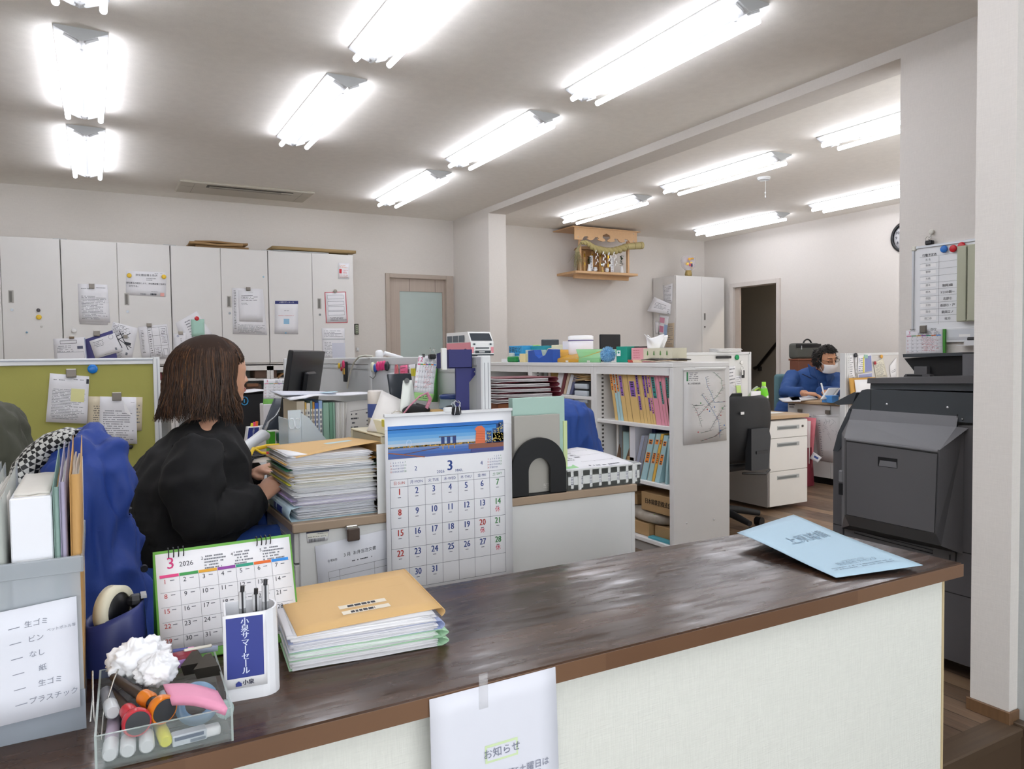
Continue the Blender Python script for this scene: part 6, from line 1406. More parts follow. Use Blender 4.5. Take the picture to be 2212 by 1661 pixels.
for px,py in((1484,1130),(1543,1122)):
    p=at(px,py,Y=3.153); q=MB(); q.ellip((p.x,3.153,p.z),(.006,.004,.006),SH,8); q.build('screw_cap',parent=shelf_t[0])
# ---- things on top of the low shelves (z = ST)
def tb(name,label,cat,xl,xr,yt,x,col,d=.08,yb=None,build=True,bev=.002,dy=None):
    a=at(xl,yt,X=x); b=at(xr,yt,X=x); z0=ST+.001 if yb is None else at(xl,yb,X=x).z
    q=MB(); q.box(x,min(a.y,b.y),z0,x+d,max(a.y,b.y),(a.z+b.z)/2,mat(col,.5)if isinstance(col,str)else col,bev)
    if not build:return q,a,b
    return q.build(name,label=label,cat=cat)
q,a,b=tb('','','',1099,1129,747,2.86,'3aa0d8',.12,build=False); Q=Quad([(2.8595,a.y,a.z),(2.8595,b.y,a.z),(2.8595,b.y,ST),(2.8595,a.y,ST)],q,None,front=(-1,0,0)); Q.text('茶碗など',.45,.28,.3,INK); Q.rect(0,.52,1,.55,mat('2a80b0',.5)); Q.rect(.42,.62,.8,.85,mat('d9e6e6',.5)); q.build('box',label='light blue box with handwriting on the low shelf',cat='box')
tb('box','teal box right behind the light blue one on the low shelf','box',1130,1172,747.5,2.93,'2a96a8',.1)
tb('tray','flat white lid at the left end of the things on the low shelf','lid',1083,1096,775,2.84,'e6e6e6',.1); tb('box','small green dome-topped thing before the light blue box','box',1095,1112,770,2.80,'2a8a4a',.04,bev=.008)
tb('box','small clear cube on the light blue box stack','box',1099,1107,762,2.825,mat('d6dcda',.3),.02); tb('box','small cream box right of the light blue box','box',1122,1134,764,2.82,'e2d2a0',.04)
tb('clear_case','frosted clear case left of the blue tape dispenser','case',1135,1156,756,2.84,mat('d9e6df',.2,alpha=.6),.1); q,a,b=tb('','','',1150,1162,745,2.95,'b6d880',.02,build=False,yb=758)
q.add([(2.95,a.y+.02,ST),(2.95,a.y+.05,ST),(2.96,b.y,a.z),(2.96,b.y+.03,a.z)],[(0,1,3,2),(2,3,1,0)],mat('b6d880',.5)); q.build('file',label='lime green file leaning behind the frosted case',cat='file')
t=thing('tape_dispenser','blue desktop tape dispenser with a cream roll on the low shelf','tape dispenser',at(1180,779,X=2.82)); BLD=mat('2a58b4',.3)
a=at(1156,755,X=2.82); b=at(1210,753,X=2.82); w_=a.y-b.y; h0=a.z-ST
q=MB(); q.prism([(0,0),(w_,0),(w_,h0*.95),(w_*.82,h0),(w_*.7,h0*.55),(w_*.45,h0*.3),(w_*.3,h0*.55),(w_*.25,h0*.95),(0,h0*.9)],.06,BLD,M=frame((2.82,a.y,ST+.001),(0,-1,0),(0,0,1))@Matrix.Translation((0,0,-.06))if 0 else frame((2.82,a.y,ST+.001),(0,-1,0),(0,0,1))); 
q.build('body',t)
q=MB(M=frame((2.85,a.y-w_*.47,ST+h0*.72),(0,-1,0),(0,0,1))); q.lathe([(.022,-.01),(.034,-.01),(.034,.01),(.022,.01),(.022,-.01)],mat('cfbf98',.4),n=24); q.build('tape_roll',t)
tb('box','pale yellow box behind the blue tape dispenser','box',1191,1214,745,2.98,'e2dfc0',.06)
tb('card_stand','white card stand left of the wipes canister','stand',1215,1237,737,2.96,'e9e9ee',.012)
t=thing('wipes_canister','white wipes canister with a purple label on the low shelf','canister',at(1254,778,X=2.98)); c_=at(1254.5,740,X=2.99); rr_=(at(1238,740,X=2.99)-at(1271,740,X=2.99)).length/2*.92; zt_=at(1254,725,X=2.99).z
q=MB(); q.lathe([(0,ST),(rr_,ST),(rr_,zt_-.03),(0,zt_-.03)],mat('eceaf0',.35),(2.99,c_.y,0),28); q.build('body',t)
q=MB(); q.lathe([(rr_*1.02,zt_-.03),(rr_*1.02,zt_-.006),(rr_*.9,zt_),(0,zt_)],mat('f2f2f4',.3),(2.99,c_.y,0),28); q.build('lid',t)
q=MB(); q.lathe([(rr_*1.01,ST+.012),(rr_*1.015,ST+.013),(rr_*1.015,ST+.04),(rr_*1.01,ST+.041)],mat('5a4496',.5),(2.99,c_.y,0),28); q.lathe([(rr_*1.01,zt_-.037),(rr_*1.025,zt_-.036),(rr_*1.025,zt_-.032),(rr_*1.01,zt_-.031)],mat('5a4496',.5),(2.99,c_.y,0),28); q.build('label',t)
def ltray(label,xl,xr,yt,col,x):
    a=at(xl,yt,X=x); b=at(xr,yt,X=x); y0,y1=b.y,a.y; t=thing('letter_tray',label,'tray',(x+.1,(y0+y1)/2,ST)); m_=mat(col,.3,alpha=.75)
    q=MB(); h0=a.z-ST; q.slab(lambda u,v:Vector((x+.24*v,y0+(y1-y0)*u,ST+.004+h0*(.25+.75*abs(2*u-1)**3*0+.7*v*(1-.0*u)))),8,4,m_,.003)
    q.slab(lambda u,v:Vector((x+.24*v,y1-(.05)*(1-u)*0-.0+.0*v-.04*(1-u),ST+.004+h0*(.25+.75*u)+.0*v)),3,3,m_,.003); q.box(x-.004,y0,ST+.001,x+.01,y1-.03,ST+h0*.3,m_,.003); q.build('tray',t)
    q=MB(); q.box(x-.006,(y0+y1)/2-.03,ST+.002,x-.002,(y0+y1)/2,ST+.014,mat('d9d6d0',.4)); q.build('label_holder',t)
ltray('translucent yellow letter tray on the low shelf',1196,1252,757,'dda93a',2.80); ltray('translucent green letter tray right of the yellow one',1244,1296,756,'8fce94',2.80)
for k,(xl,xr,c)in enumerate(((1176,1195,'7f92c8'),(1144,1154,'3a3f8c'))):
    a=at(xl,779,X=2.79); b=at(xr,779,X=2.79); q=MB(); q.box(2.79,b.y,ST+.001,2.81,a.y,ST+.012,mat(c,.4),.003); q.build('eraser',label=['periwinkle flat eraser at the shelf edge before the blue dispenser','dark blue flat case at the shelf edge left of the dispenser'][k],cat='stationery')
# fluffy ball
c_=at(1313,763,X=2.84); q=MB(); rr=random.Random(20); cols=[mat('8fc0e0',.9),mat('7ab0d8',.9),mat('a6d0ea',.9)]
q.ellip((2.84,c_.y,ST+.048),(.036,.044,.040),cols[1],16)
for i in range(700):
    z_=rr.uniform(-1,1); a=rr.uniform(0,6.283); s_=math.sqrt(1-z_*z_); d=Vector((s_*math.cos(a),s_*math.sin(a),z_)); c0=Vector((2.84,c_.y,ST+.050))
    p0=c0+Vector((d.x*.032,d.y*.040,d.z*.036)); p1=c0+Vector((d.x*.048,d.y*.056,max(-.047,d.z*.052)))+Vector((rr.uniform(-.004,.004),rr.uniform(-.004,.004),rr.uniform(-.004,.004)))
    q.tube([p0,p0.lerp(p1,.5)+Vector((rr.uniform(-.003,.003),rr.uniform(-.003,.003),rr.uniform(-.002,.002))),p1],[.0022,.0018,.0006],cols[i%3],n=4,caps=False)
q.build('fluffy_duster',label='light blue fluffy ball on the low shelf beside the teal box',cat='duster')
q,a,b=tb('','','',1331,1354,748.5,2.86,'17907c',.1,build=False); Q=Quad([(2.8595,a.y,a.z),(2.8595,b.y,a.z),(2.8595,b.y,ST),(2.8595,a.y,ST)],q,None,front=(-1,0,0)); Q.rect(.08,.25,.42,.6,mat('e6efec',.5)); Q.poly([(.25+.1*math.cos(k),.38+.07*math.sin(k))for k in range(6)],mat('17907c',.5),2); q.build('box',label='teal green box with a small white picture on the low shelf',cat='box')
q,a,b=tb('','','',1353,1363,748,2.9,'e6e2e4',.1,build=False); Q=Quad([(2.8995,a.y,a.z),(2.8995,b.y,a.z),(2.8995,b.y,ST),(2.8995,a.y,ST)],q,None,front=(-1,0,0)); Q.text('フィ',.5,.5,.16,INK); q.build('box',label='narrow white box between the teal and the pink box',cat='box')
q,a,b=tb('','','',1363.5,1389,751.5,2.88,'e0a0a8',.1,build=False); Q=Quad([(2.8795,a.y,a.z),(2.8795,b.y,a.z),(2.8795,b.y,ST),(2.8795,a.y,ST)],q,None,front=(-1,0,0)); dashes(Q,.15,.1,.8,.75,4,ink=mat('c4707c',.6),L=.008); q.box(2.9,b.y+.002,a.z,2.97,a.y-.005,a.z+.008,mat('3a3636',.5)); q.build('box',label='pink box left of the tissue box on the low shelf',cat='box')
t=thing('tissue_box','tissue box with four green trees and a tissue standing out','tissue box',at(1420,779,X=2.84))
zt_=at(1389,753,X=2.84).z; y1=at(1389.5,753,X=2.84).y; y0=at(1451.5,755,X=2.84).y; zb_=ST+.018
q=MB(); q.box(2.84,y0,zb_,2.95,y1,zt_,mat('d4cfb8',.6),.001); Q=Quad([(2.8395,y1,zt_),(2.8395,y0,zt_),(2.8395,y0,zb_),(2.8395,y1,zb_)],q,None,front=(-1,0,0))
for k in range(4):tree(Q,.16+k*.225,.42,.06,mat('4c8a38',.5))
dashes(Q,.2,.84,.8,.9,1,ink=INK,L=.008); q.build('box',t)
q=MB(); a=at(1391,722,X=2.895); b=at(1433,730,X=2.895)
def tis(u,v):
    y=a.y+(b.y-a.y)*u; top=a.z-.02*math.sin(u*math.pi)**2+.004*math.cos(u*9); wy=.35+.65*v
    yc=(a.y+b.y)/2
    return Vector((2.895+.014*math.sin(u*6+v*3)*v,yc+(y-yc)*(.62+.38*v),zt_-.002+(top-zt_)*v))
q.slab(tis,16,8,mat('f4f4f4',.8),.001); q.slab(lambda u,v:tis(u,v)+Vector((.02+.008*math.sin(u*8),0,-.006*v)),16,8,mat('f4f4f4',.8),.001); q.build('tissue',t)
q=MB(); y1=at(1388,775,X=2.80).y; y0=at(1466,776,X=2.80).y; q.slab(lambda u,v:Vector((2.79+.1*v,y0+(y1-y0)*u,ST+.016+.003*math.sin(u*11+v*4)-.0)),18,4,mat('4f4a48',.6,var=.3,vs=60),.006); q.slab(lambda u,v:Vector((2.78+.1*v,y0+.02+(y1-y0)*.95*u,ST+.008+.002*math.sin(u*9))),14,4,mat('b5a48c',.7,var=.3,vs=80),.006); q.build('folded_cloth',label='folded dark and beige striped cloth under the tissue box',cat='cloth')
for k in range(2):
    a=at(1357+k*3,775+k*4,X=2.80-k*.015); b=at(1388,775+k*4,X=2.80-k*.015); q=MB(); z_=ST+.012 if k==0 else ST+.006; x_=2.80-k*.022
    q.cyl((x_,a.y,z_),(x_,a.y-.045,z_),.0055,mat('b03c2c',.5),n=10); q.cyl((x_,a.y-.045,z_),(x_,b.y,z_),.005,mat('d8c4a4',.6),n=10); q.build('paper_roll',label=['red and cream rolled cloth end, upper of two, left of the tissue box','red and cream rolled cloth end, lower of two, left of the tissue box'][k],cat='roll')
# ---- unit 2 and 3 contents
sq2=[(1158,1172,812,'9a7446','brown folder at the left in the middle shelf unit'),(1174,1181,797,'9aa4a4','grey slim file with print in the middle shelf unit'),(1183,1189,800,'d8c8c0','pinkish slim file in the middle shelf unit'),(1190,1206,803,'b0914c','olive tan folder in the middle shelf unit')]
ZU=.885
for a,b,yt,c,lab in sq2:spine(lab,a,b,yt,mat(c,.5),None,zb=.72 if 0 else ZU,x=2.82,cat='file',name='file')
# lower the board of unit 2 hides nothing: leaning binders
for i,(a,b,c,lab)in enumerate(((1207,1219,'d9d6da','white leaning lever binder in the middle shelf unit'),(1220,1226,'6a3038','maroon leaning file in the middle shelf unit'),(1227,1232,'c9b49c','beige leaning file in the middle shelf unit'),(1233,1240,'cfd2d8','pale leaning clear file in the middle shelf unit'),(1240,1246,'5a6080','blue-grey leaning clear file in the middle shelf unit'))):
    spine(lab,a,b,800+i*3,mat(c,.5),None,lean=-.06,zb=ZU,x=2.80,cat='file',name='file')
t=thing('drawer_stack','black frame of shallow clear drawers in the middle shelf unit','drawer unit',(2.9,4.0,.70))
a=at(1243,824,X=2.80); b=at(1274,824,X=2.80); ztk=a.z
q=MB(); q.box(2.80,b.y,.884,3.1,a.y,ztk,mat('26282b',.4),.002); q.build('frame',t)
for k in range(3):
    q=MB(); zz=ztk-.012-.045*k; q.box(2.775,b.y+.002,zz-.034,2.80,a.y-.022,zz,mat('b9c0c8',.25),.006,seg=2); q.build('drawer',t)
q=MB(); rr=random.Random(31)
for k in range(7):
    dx=rr.uniform(-.01,.01); q.slab(lambda u,v:Vector((2.79+dx+.25*v,b.y+.01+(a.y-b.y-.01)*u*(1+.1*rr.random()),ztk+.008+k*.010+.006*math.sin(u*5+k))),6,3,mat(['d0b284','dcc8a0','c4a474'][k%3],.6),.003)
q.build('envelope_pile',label='pile of tan envelopes lying on the black drawer frame',cat='envelopes',kind='stuff')
t=thing('standing_files','orange-brown box files standing at the back of the desk','box file',(1.47,2.66,DT))
for k,(c,x0)in enumerate((('9a5c34',1.36),('b5703c',1.41),('8a8480',1.46),('7a4a30',1.51),('a8a49c',1.56))):
    q=MB(); q.box(x0,2.56,DT,x0+.048,2.8,.965,mat(c,.5),.002); q.build('file',t)
mz=.966
for k in range(5):
    t=thing('folder',['lowest','second','third','fourth','top'][k]+' dark red folder of the pile bulging with grey sheets on the desk','folder',(1.49,2.65,mz))
    h=.019; w0=.285-.006*k
    q=MB(); q.slab(lambda u,v:Vector((1.345+w0*u,2.53+.26*v,mz+h-.001+.004*math.sin(u*3)*(k%2))),8,3,mat('6a2430',.5),.0015); q.slab(lambda u,v:Vector((1.345+w0*u,2.53+.26*v,mz+.002)),8,3,mat('5a1c28',.5),.0015); q.slab(lambda u,v:Vector((1.345+w0+.012*math.sin(v*3.14),2.53+.26*u,mz+v*h)),3,4,mat('6a2430',.5),.0015); q.build('cover',t)
    q=MB()
    for j in range(3):q.slab(lambda u,v:Vector((1.335+(w0-.03)*u,2.525+.25*v,mz+.005+j*.0045+.003*math.sin(u*4+j)*(1-u))),10,3,mat(['c9c4c4','aaa6a8','d6d2d2'][j],.6),.003)
    q.build('sheets',t); mz+=h+.001
# ---- end of desk 3: black arch bookend, folders, tray
AR=mat('191a1c',.55); a=at(1104,1070,Y=2.07); b=at(1220,1055,Y=2.07); ztop=at(1160,945,Y=2.07).z-DT; w_=b.x-a.x; R1=w_/2; t=thing('bookend','black arch-shaped bookend at the end of the desk','bookend',(a.x+R1,2.07,DT))
def arc(cx,zc,r,n,s=1):return[(cx+r*math.cos(math.pi*k/n),zc+r*1.02*math.sin(math.pi*k/n))for k in range(n+1)]
hi=ztop-R1*1.02; outer=[(w_,0)]+arc(R1,hi,R1,24)+[(0,0)]; r2=w_*.205; h2=.135-r2
inner=[(R1-r2,0)]+arc(R1,.078,r2,18)[::-1]+[(R1+r2,0)]
q=MB(); q.prism(outer+inner,.012,AR,M=frame((a.x,2.072,DT),(1,0,0),(0,0,1))); q.box(a.x-.01,2.06,DT,a.x+w_,2.16,DT+.003,AR); q.build('arch',t)
a1=at(1106,893,Y=2.10); b1=at(1204,893,Y=2.10); q=MB(); q.box(a1.x,2.086,DT+.004,b1.x,2.106,at(1160,896,Y=2.10).z,mat('a9a69e',.6),.001); Q=Quad([(a1.x,2.0855,.9),(b1.x,2.0855,.9),(b1.x,2.0855,DT+.004),(a1.x,2.0855,DT+.004)],q,None,front=(0,-1,0)); dashes(Q,.62,.86,.78,.94,3,ink=mat('dcdad4',.5),L=.006); q.build('folder',label='grey document folder held by the black arch bookend',cat='folder')
a1=at(1098,860,Y=2.14); b1=at(1215,860,Y=2.14); q=MB(); q.box(a1.x,2.112,DT+.004,b1.x-.01,2.14,a1.z,mat('a7c3b8',.6),.001); q.box(b1.x-.018,2.108,DT+.004,b1.x-.003,2.112,.93,mat('c9d8a0',.6)); dQ=Quad([(b1.x-.02,2.1115,.84),(b1.x-.004,2.1115,.84),(b1.x-.004,2.1115,.80),(b1.x-.02,2.1115,.80)],q,None,front=(0,-1,0)); dashes(dQ,.1,.1,.9,.9,4,ink=INK,L=.003); q.build('folder',label='pale green folder standing tall behind the grey one at the bookend',cat='folder')
q=MB(); q.box(a1.x-.03,2.145,DT+.004,a1.x+.05,2.165,.93,mat('dad8d2',.6),.001); q.build('folder',label='white folder at the back left behind the pale green one',cat='folder')
t=thing('document_tray','white slotted plastic tray full of drawings on the desk end','tray',(1.5,2.2,DT)); TRM=mat('dcdfdd',.3,alpha=.93)
a=at(1222,1052,Y=2.075); x0=a.x+.004; x1=at(1381,1035,Y=2.075).x; y0,y1=2.07,2.33; zr=DT+.068
q=MB(); q.box(x0,y0,DT+.0,x1,y1,DT+.006,TRM)
n_=8; wu=(x1-x0)/n_
for k in range(n_+1):
    xa=x0+k*wu-(.0135 if k else 0); xb=x0+k*wu+(.0135 if k<n_ else 0)
    q.box(max(x0,xa),y0,DT,min(x1,xb),y0+.003,zr,TRM)
q.box(x0,y0,DT,x1,y0+.003,DT+.018,TRM); q.box(x0,y0,zr-.022,x1,y0+.003,zr,TRM); q.box(x0-.002,y0-.003,zr-.003,x1+.003,y0+.004,zr+.001,TRM)
q.box(x0,y1-.003,DT,x1,y1,zr,TRM); q.box(x0,y0,DT,x0+.003,y1,zr,TRM); q.box(x1-.003,y0,DT,x1,y1,zr+.004,TRM)
for k in(1.25,7.2):q.box(x0+k*wu-.006,y0-.004,DT,x0+k*wu+.006,y0,zr,mat('eceeec',.25,alpha=.8),.001)
q.build('shell',t)
q=MB(); q.box(x0+.006,y0+.0045,DT+.007,x1-.006,y1-.02,DT+.064,mat('c3c5cb',.6)); bundle(q,Vector((x0+.006,y0+.0035,0)),X_,Y_,x1-x0-.012,y1-y0-.012,DT+.007,.06,16,[mat('d9dade',.6),mat('c9cad0',.6),mat('e6e6e8',.6),mat('9a9ca6',.6)],44,.001); q.build('sheets',t)
tp=[(x0-.02,y1+.0,zr+.030),(x1-.09,y1,zr+.036),(x1-.02,y0+.01,zr-.002),(x0+.0,y0+.01,zr-.004)]
def plan(Q):
    for a in((.42,.25,.9,.25),(.9,.25,.9,.75),(.42,.75,.9,.75),(.42,.25,.42,.75),(.62,.25,.62,.75),(.42,.5,.9,.5),(.15,.2,.4,.2),(.15,.2,.15,.7)):Q.line(*a,.0009,INK)
    dashes(Q,.16,.22,.4,.7,7,ink=INK,L=.006,dens=.6); dashes(Q,.45,.3,.6,.6,3,ink=INK,L=.005); Q.rect(.0,.42,.22,.95,mat('9fd49a',.6),2); dashes(Q,.4,.86,.9,.95,1)
q=MB(); Q=Quad(tp,q,mat('e9e9ee',.35),.002,front=(0,0,1),nu=12,nv=8,bump=lambda u,v:.012*math.sin(v*3.0)*(1-v*.4)+.002*math.sin(u*7)); plan(Q); q.build('top_drawing',t)

# ================================================================ COPIER
K1=mat('5a595b',.38,bump=.15,bs=400); K2=mat('43474b',.35,bump=.15,bs=400); K3=mat('6c6c6f',.4,bump=.15,bs=400); K4=mat('17181a',.4); SEAM=mat('1a1a1c',.6)
cp=thing('copier','large dark grey office copier standing behind the right end of the counter','copier',(2.9,1.65,0))
def yz(px,py,x):p=at(px,py,X=x); return(p.y,p.z)
YB=1.375
def side(name,pts,x,d,m,parent=cp):
    q=MB(); n_=len(pts); ar=sum(pts[i][0]*pts[(i+1)%n_][1]-pts[(i+1)%n_][0]*pts[i][1]for i in range(n_))
    q.prism(pts if ar>0 else pts[::-1],d,m,M=frame((x,0,0),(0,1,0),(0,0,1))); return q.build(name,parent)
side('paper_bank',[(YB,.06),(2.005,.06),(2.012,.30),(YB,.30)],2.6,.6,K1)
side('lower_body',[(YB,.303),(2.012,.303),(2.012,.452),(YB,.452)],2.6,.6,K1)
side('main_body',[(YB,.455),(2.012,.455),(2.012,.75),(YB,.90)],2.6,.6,K1)
side('front_cover',[(1.99,.75),(2.012,.75),(1.99,.825),yz(1835,882,2.6),(1.90,.905),(1.95,.8)],2.598,.6,K2)
side('main_body',[(YB,.455),(2.0,.455),(2.0,.75),(1.95,.86),(YB,.90)],2.602,.55,K1)
side('upper_body',[(YB,.903),(1.925,.903),yz(1836,882,2.6),yz(1862,843,2.6),(1.86,1.005),(YB,1.005)],2.598,.6,K2)
q=MB(); a=yz(1882,846,2.6); q.box(2.5972,a[0]-.001,.905,2.598,a[0]+.001,1.003,SEAM); q.build('seam',cp)
side('scanner',[(YB,1.012),yz(1876,840,2.59),yz(1877,827,2.59),(YB,1.040)],2.60,.6,K2)
side('scanner_lid',[(YB,1.040),yz(1873,828,2.585),yz(1874,817,2.585),(YB,1.068)],2.585,.62,K1)
# protruding side unit
X2=2.505; o1=[yz(1841,883,2.598),yz(2070,899,2.598),yz(2062,1190,2.598),yz(1818,1130,2.598),yz(1818,936,2.598)]
m1=[yz(1834,906,2.585),yz(2066,922,2.585)]; i1=[yz(1824,946,X2),yz(2030,972,X2),yz(2022,1154,X2),yz(1824,1112,X2)]
q=MB(); V3=lambda x,p:(x,p[0],p[1])
q.add([V3(2.598,o1[0]),V3(2.598,o1[1]),V3(2.585,m1[1]),V3(2.585,m1[0])],[(0,1,2,3)],K3)
q.add([V3(2.585,m1[0]),V3(2.585,m1[1]),V3(2.598,(yz(2092,925,2.598))),V3(X2,i1[1]),V3(X2,i1[0]),V3(2.598,o1[4])],[(0,1,3,4),(1,2,3),(0,4,5)],K3)
q.add([V3(X2,i1[0]),V3(X2,i1[1]),V3(X2,i1[2]),V3(X2,i1[3])],[(0,1,2,3)],K1)
rb=yz(2070,1195,2.598); q.add([V3(X2,i1[1]),V3(2.598,(o1[1][0]-.02,i1[1][1]+.06)),V3(2.598,(o1[1][0]-.02,rb[1])),V3(X2+.03,(i1[2][0],i1[2][1]-.045)),V3(X2,i1[2])],[(0,1,2,3,4)],K1)
q.add([V3(X2,i1[3]),V3(X2,i1[2]),V3(X2+.03,(i1[2][0],i1[2][1]-.045)),V3(X2+.03,(i1[3][0],i1[3][1]-.045))],[(0,1,2,3)],K2)
q.add([V3(X2+.03,(i1[3][0],i1[3][1]-.045)),V3(X2+.03,(i1[2][0],i1[2][1]-.045)),V3(2.598,(rb[0],rb[1])),V3(2.598,(o1[3][0],o1[3][1]-.02))],[(0,1,2,3)],K4)
q.add([V3(X2,i1[0]),V3(X2,i1[3]),V3(X2+.03,(i1[3][0],i1[3][1]-.045)),V3(2.598,(o1[3][0],o1[3][1]-.02)),V3(2.598,o1[4])],[(0,1,2,3,4)],K3)
q.build('side_unit',cp)
ph=.004; q=MB(); q.add([V3(X2-ph,(i1[0][0]-.012,i1[0][1]-.012)),V3(X2-ph,(i1[1][0]+.006,i1[1][1]-.014)),V3(X2-ph,(i1[2][0]+.004,i1[2][1]+.004)),V3(X2-ph,(i1[3][0]-.012,i1[3][1]+.004))],[(0,1,2,3)],K1); 
for a,b in(((i1[0][0]-.011,i1[0][1]-.011),(i1[1][0]+.005,i1[1][1]-.013)),((i1[1][0]+.005,i1[1][1]-.013),(i1[2][0]+.003,i1[2][1]+.004)),((i1[2][0]+.003,i1[2][1]+.004),(i1[3][0]-.011,i1[3][1]+.004)),((i1[3][0]-.011,i1[3][1]+.004),(i1[0][0]-.011,i1[0][1]-.011))):
    q.tube([(X2-ph-.0005,*a),(X2-ph-.0005,*b)],.0011,SEAM,n=4)
q.build('side_door',cp)
q=MB(); q.tube([V3(X2-.001,(i1[0][0]-.01,i1[0][1]-.004)),V3(X2-.001,(i1[1][0]+.004,i1[1][1]-.005))],.006,K3,n=8); q.build('door_rail',cp)
a,b=yz(1898,986,X2),yz(1940,1012,X2); q=MB(); q.box(X2-.0046,b[0],b[1],X2-.004,a[0],a[1],K4); q.add([(X2-.005,a[0]-.004,b[1]+.002),(X2-.005,b[0]+.002,b[1]+.002),(X2-.005,b[0]+.004,a[1]-.012),(X2-.005,a[0]-.009,a[1]-.012)],[(3,2,1,0)],K3); q.build('handle',cp)
for n_,pts in(('lever',((1815,1015),(1821,1042))),):
    a,b=yz(*pts[0],2.56),yz(*pts[1],2.56); q=MB(); q.box(2.553,b[0]-.004,b[1],2.57,a[0]+.004,a[1],mat('808184',.35),.004); q.box(2.556,b[0]-.004,b[1]-.05,2.57,a[0]+.004,b[1]-.005,K4); q.build(n_,cp)
q=MB()
for px,py,x in((1916,873,2.598),(2047,880,2.598)):p=at(px,py,X=x); q.ellip(p,(.004,.005,.005),mat('d9dadb',.2,.8),10)
q.build('screws',cp)
for px,py in((2080,905),(2077,1043)):p=at(px,py,X=2.6); q=MB(); q.ellip(p,(.004,.007,.007),K4,10); q.ellip(p-Vector((.004,0,0)),(.002,.003,.003),GAL,8); q.build('screw',cp)
a=yz(2068,895,2.598); q=MB(); q.box(2.596,a[0]-.001,.36,2.5995,a[0]+.001,a[1],SEAM); q.build('seam',cp)
for(y0_,y1_,z_)in((YB,2.01,.4535),(YB,2.01,.3015)):q=MB(); q.box(2.5985,y0_,z_-.0015,2.6,y1_,z_+.0015,SEAM); q.build('seam',cp)
a,b=yz(1846,1145,2.598),yz(2015,1192,2.598); q=MB(); q.tube([(2.5975,a[0],a[1]-.0),(2.5975,b[0],a[1]-.01),(2.5975,b[0],a[1]-.022),(2.5975,a[0],a[1]-.012)],.0012,SEAM,n=4,closed=True); q.build('drawer_outline',cp)
for px in(1822,2052):p=yz(px,1150 if px<1900 else 1210,2.598); q=MB(); q.box(2.596,p[0]-.002,p[1]-.016,2.598,p[0]+.002,p[1]+.02,SEAM); q.build('slot',cp)
# feeder / raised tray on top
Xa=2.72; t0=at(1950,767,X=Xa); t1=at(2079,762,X=Xa)
q=MB(); q.prism([yz(1950,765,Xa),yz(1951,772,Xa),yz(2079,768,Xa),yz(2079,761,Xa)][::-1],.30,K2,M=frame((Xa,0,0),(0,1,0),(0,0,1))); q.build('feeder_tray',cp)
side('feeder_body',[yz(1978,797,Xa+.05),yz(1990,812,Xa+.05),(YB,1.05),(YB,1.115),yz(2079,767,Xa+.05),yz(1960,774,Xa+.05)],Xa+.03,.22,K4)
side('feeder_end',[(YB,1.068),yz(2079,821,Xa-.02),yz(2079,765,Xa-.02),(YB,yz(2079,765,Xa-.02)[1])],Xa-.02,.3,K3)
side('output_block',[yz(1952,820,Xa),yz(2010,822,Xa),yz(2008,810,Xa),yz(1996,807,Xa),yz(1956,808,Xa),yz(1952,812,Xa)],Xa,.3,K1)
a,b=yz(1959,809,Xa),yz(1992,813,Xa); q=MB(); q.box(Xa-.001,b[0],b[1],Xa,a[0],a[1],K4); q.build('output_slot',cp)
a=at(1978,797,X=Xa+.02); q=MB(); q.box(Xa+.01,a.y-.05,1.06,Xa+.04,a.y+.0,a.z+.01,K1); q.build('feeder_post',cp)
c4=[at(1849,848,X=2.62),at(1853,842,X=3.02),at(1804,862,X=3.02),at(1800,872,X=2.62)]
q=MB(); q.prism([yz(1800,870,2.62),yz(1810,875,2.62),yz(1842,872,2.62),yz(1850,848,2.62),yz(1845,847,2.62)],.42,K2,M=frame((2.62,0,0),(0,1,0),(0,0,1))); q.build('control_panel',cp)
q=MB()
for x,y in((2.64,1.44),(3.15,1.44),(2.64,1.95),(3.15,1.95)):q.cyl((x,y,0),(x,y,.06),.025,K4,n=14)
q.build('caster',cp)
# ================================================================ WALL WITH THE WHITEBOARD (X = 3.5)
WB=dict(X=3.50)
wb=thing('whiteboard','white schedule board with name rows and handwritten entries on the wall above the copier','whiteboard',(3.5,1.95,1.18))
yl=at(1973,560,**WB).y; zt_=at(1973,534,**WB).z; zb_=1.20; yr=1.40
q=MB(); q.box(3.495,yr,zb_,3.51,yl,zt_,mat('eceef0',.25)); q.build('board',wb)
q=MB()
for a in((yr,zb_,yl,zb_+.012),(yr,zt_-.012,yl,zt_),(yl-.010,zb_,yl,zt_)):q.box(3.488,a[0],a[1],3.497,a[2],a[3],mat('c9ccd0',.35,.4),.001)
q.box(3.485,yl-.02,zt_-.02,3.498,yl+.002,zt_+.002,mat('d9d8cc',.4),.003); q.build('frame',wb)
q=MB(); W0=yl-.012; Q=Quad([(3.4945,W0,zt_-.014),(3.4945,yr,zt_-.014),(3.4945,yr,zb_),(3.4945,W0,zb_)],q,None,front=(-1,0,0))
def wuv(px,py):p=at(px,py,X=3.4945); return(W0-p.y)/Q.w,(zt_-.014-p.z)/Q.h
hh_=.012/Q.h; TX=mat('55585e',.6)
u,v=wuv(2008,551); Q.text('行動予定表',u,v,hh_*.95,INK,k=2,bold=.0003); u,v=wuv(2005,561); Q.text('氏 名',u,v,hh_*.75,TX,k=2)
rows_=['専務','菅野','大桃','清水','成水','保田','太田','落合','田二谷']; ents=[None,None,None,'駒岡3面','3/21の朝〜','北部①','南部①・戸','駒岡工ノ','柱方']
for i in range(11):
    u0,v0=wuv(1987,556.5+i*14.1); Q.line(u0,v0,.6,v0,.0008,TX)
ux=wuv(2028,600)[0]; Q.line(ux,wuv(2028,553)[1],ux,wuv(2027,700)[1],.001,TX)
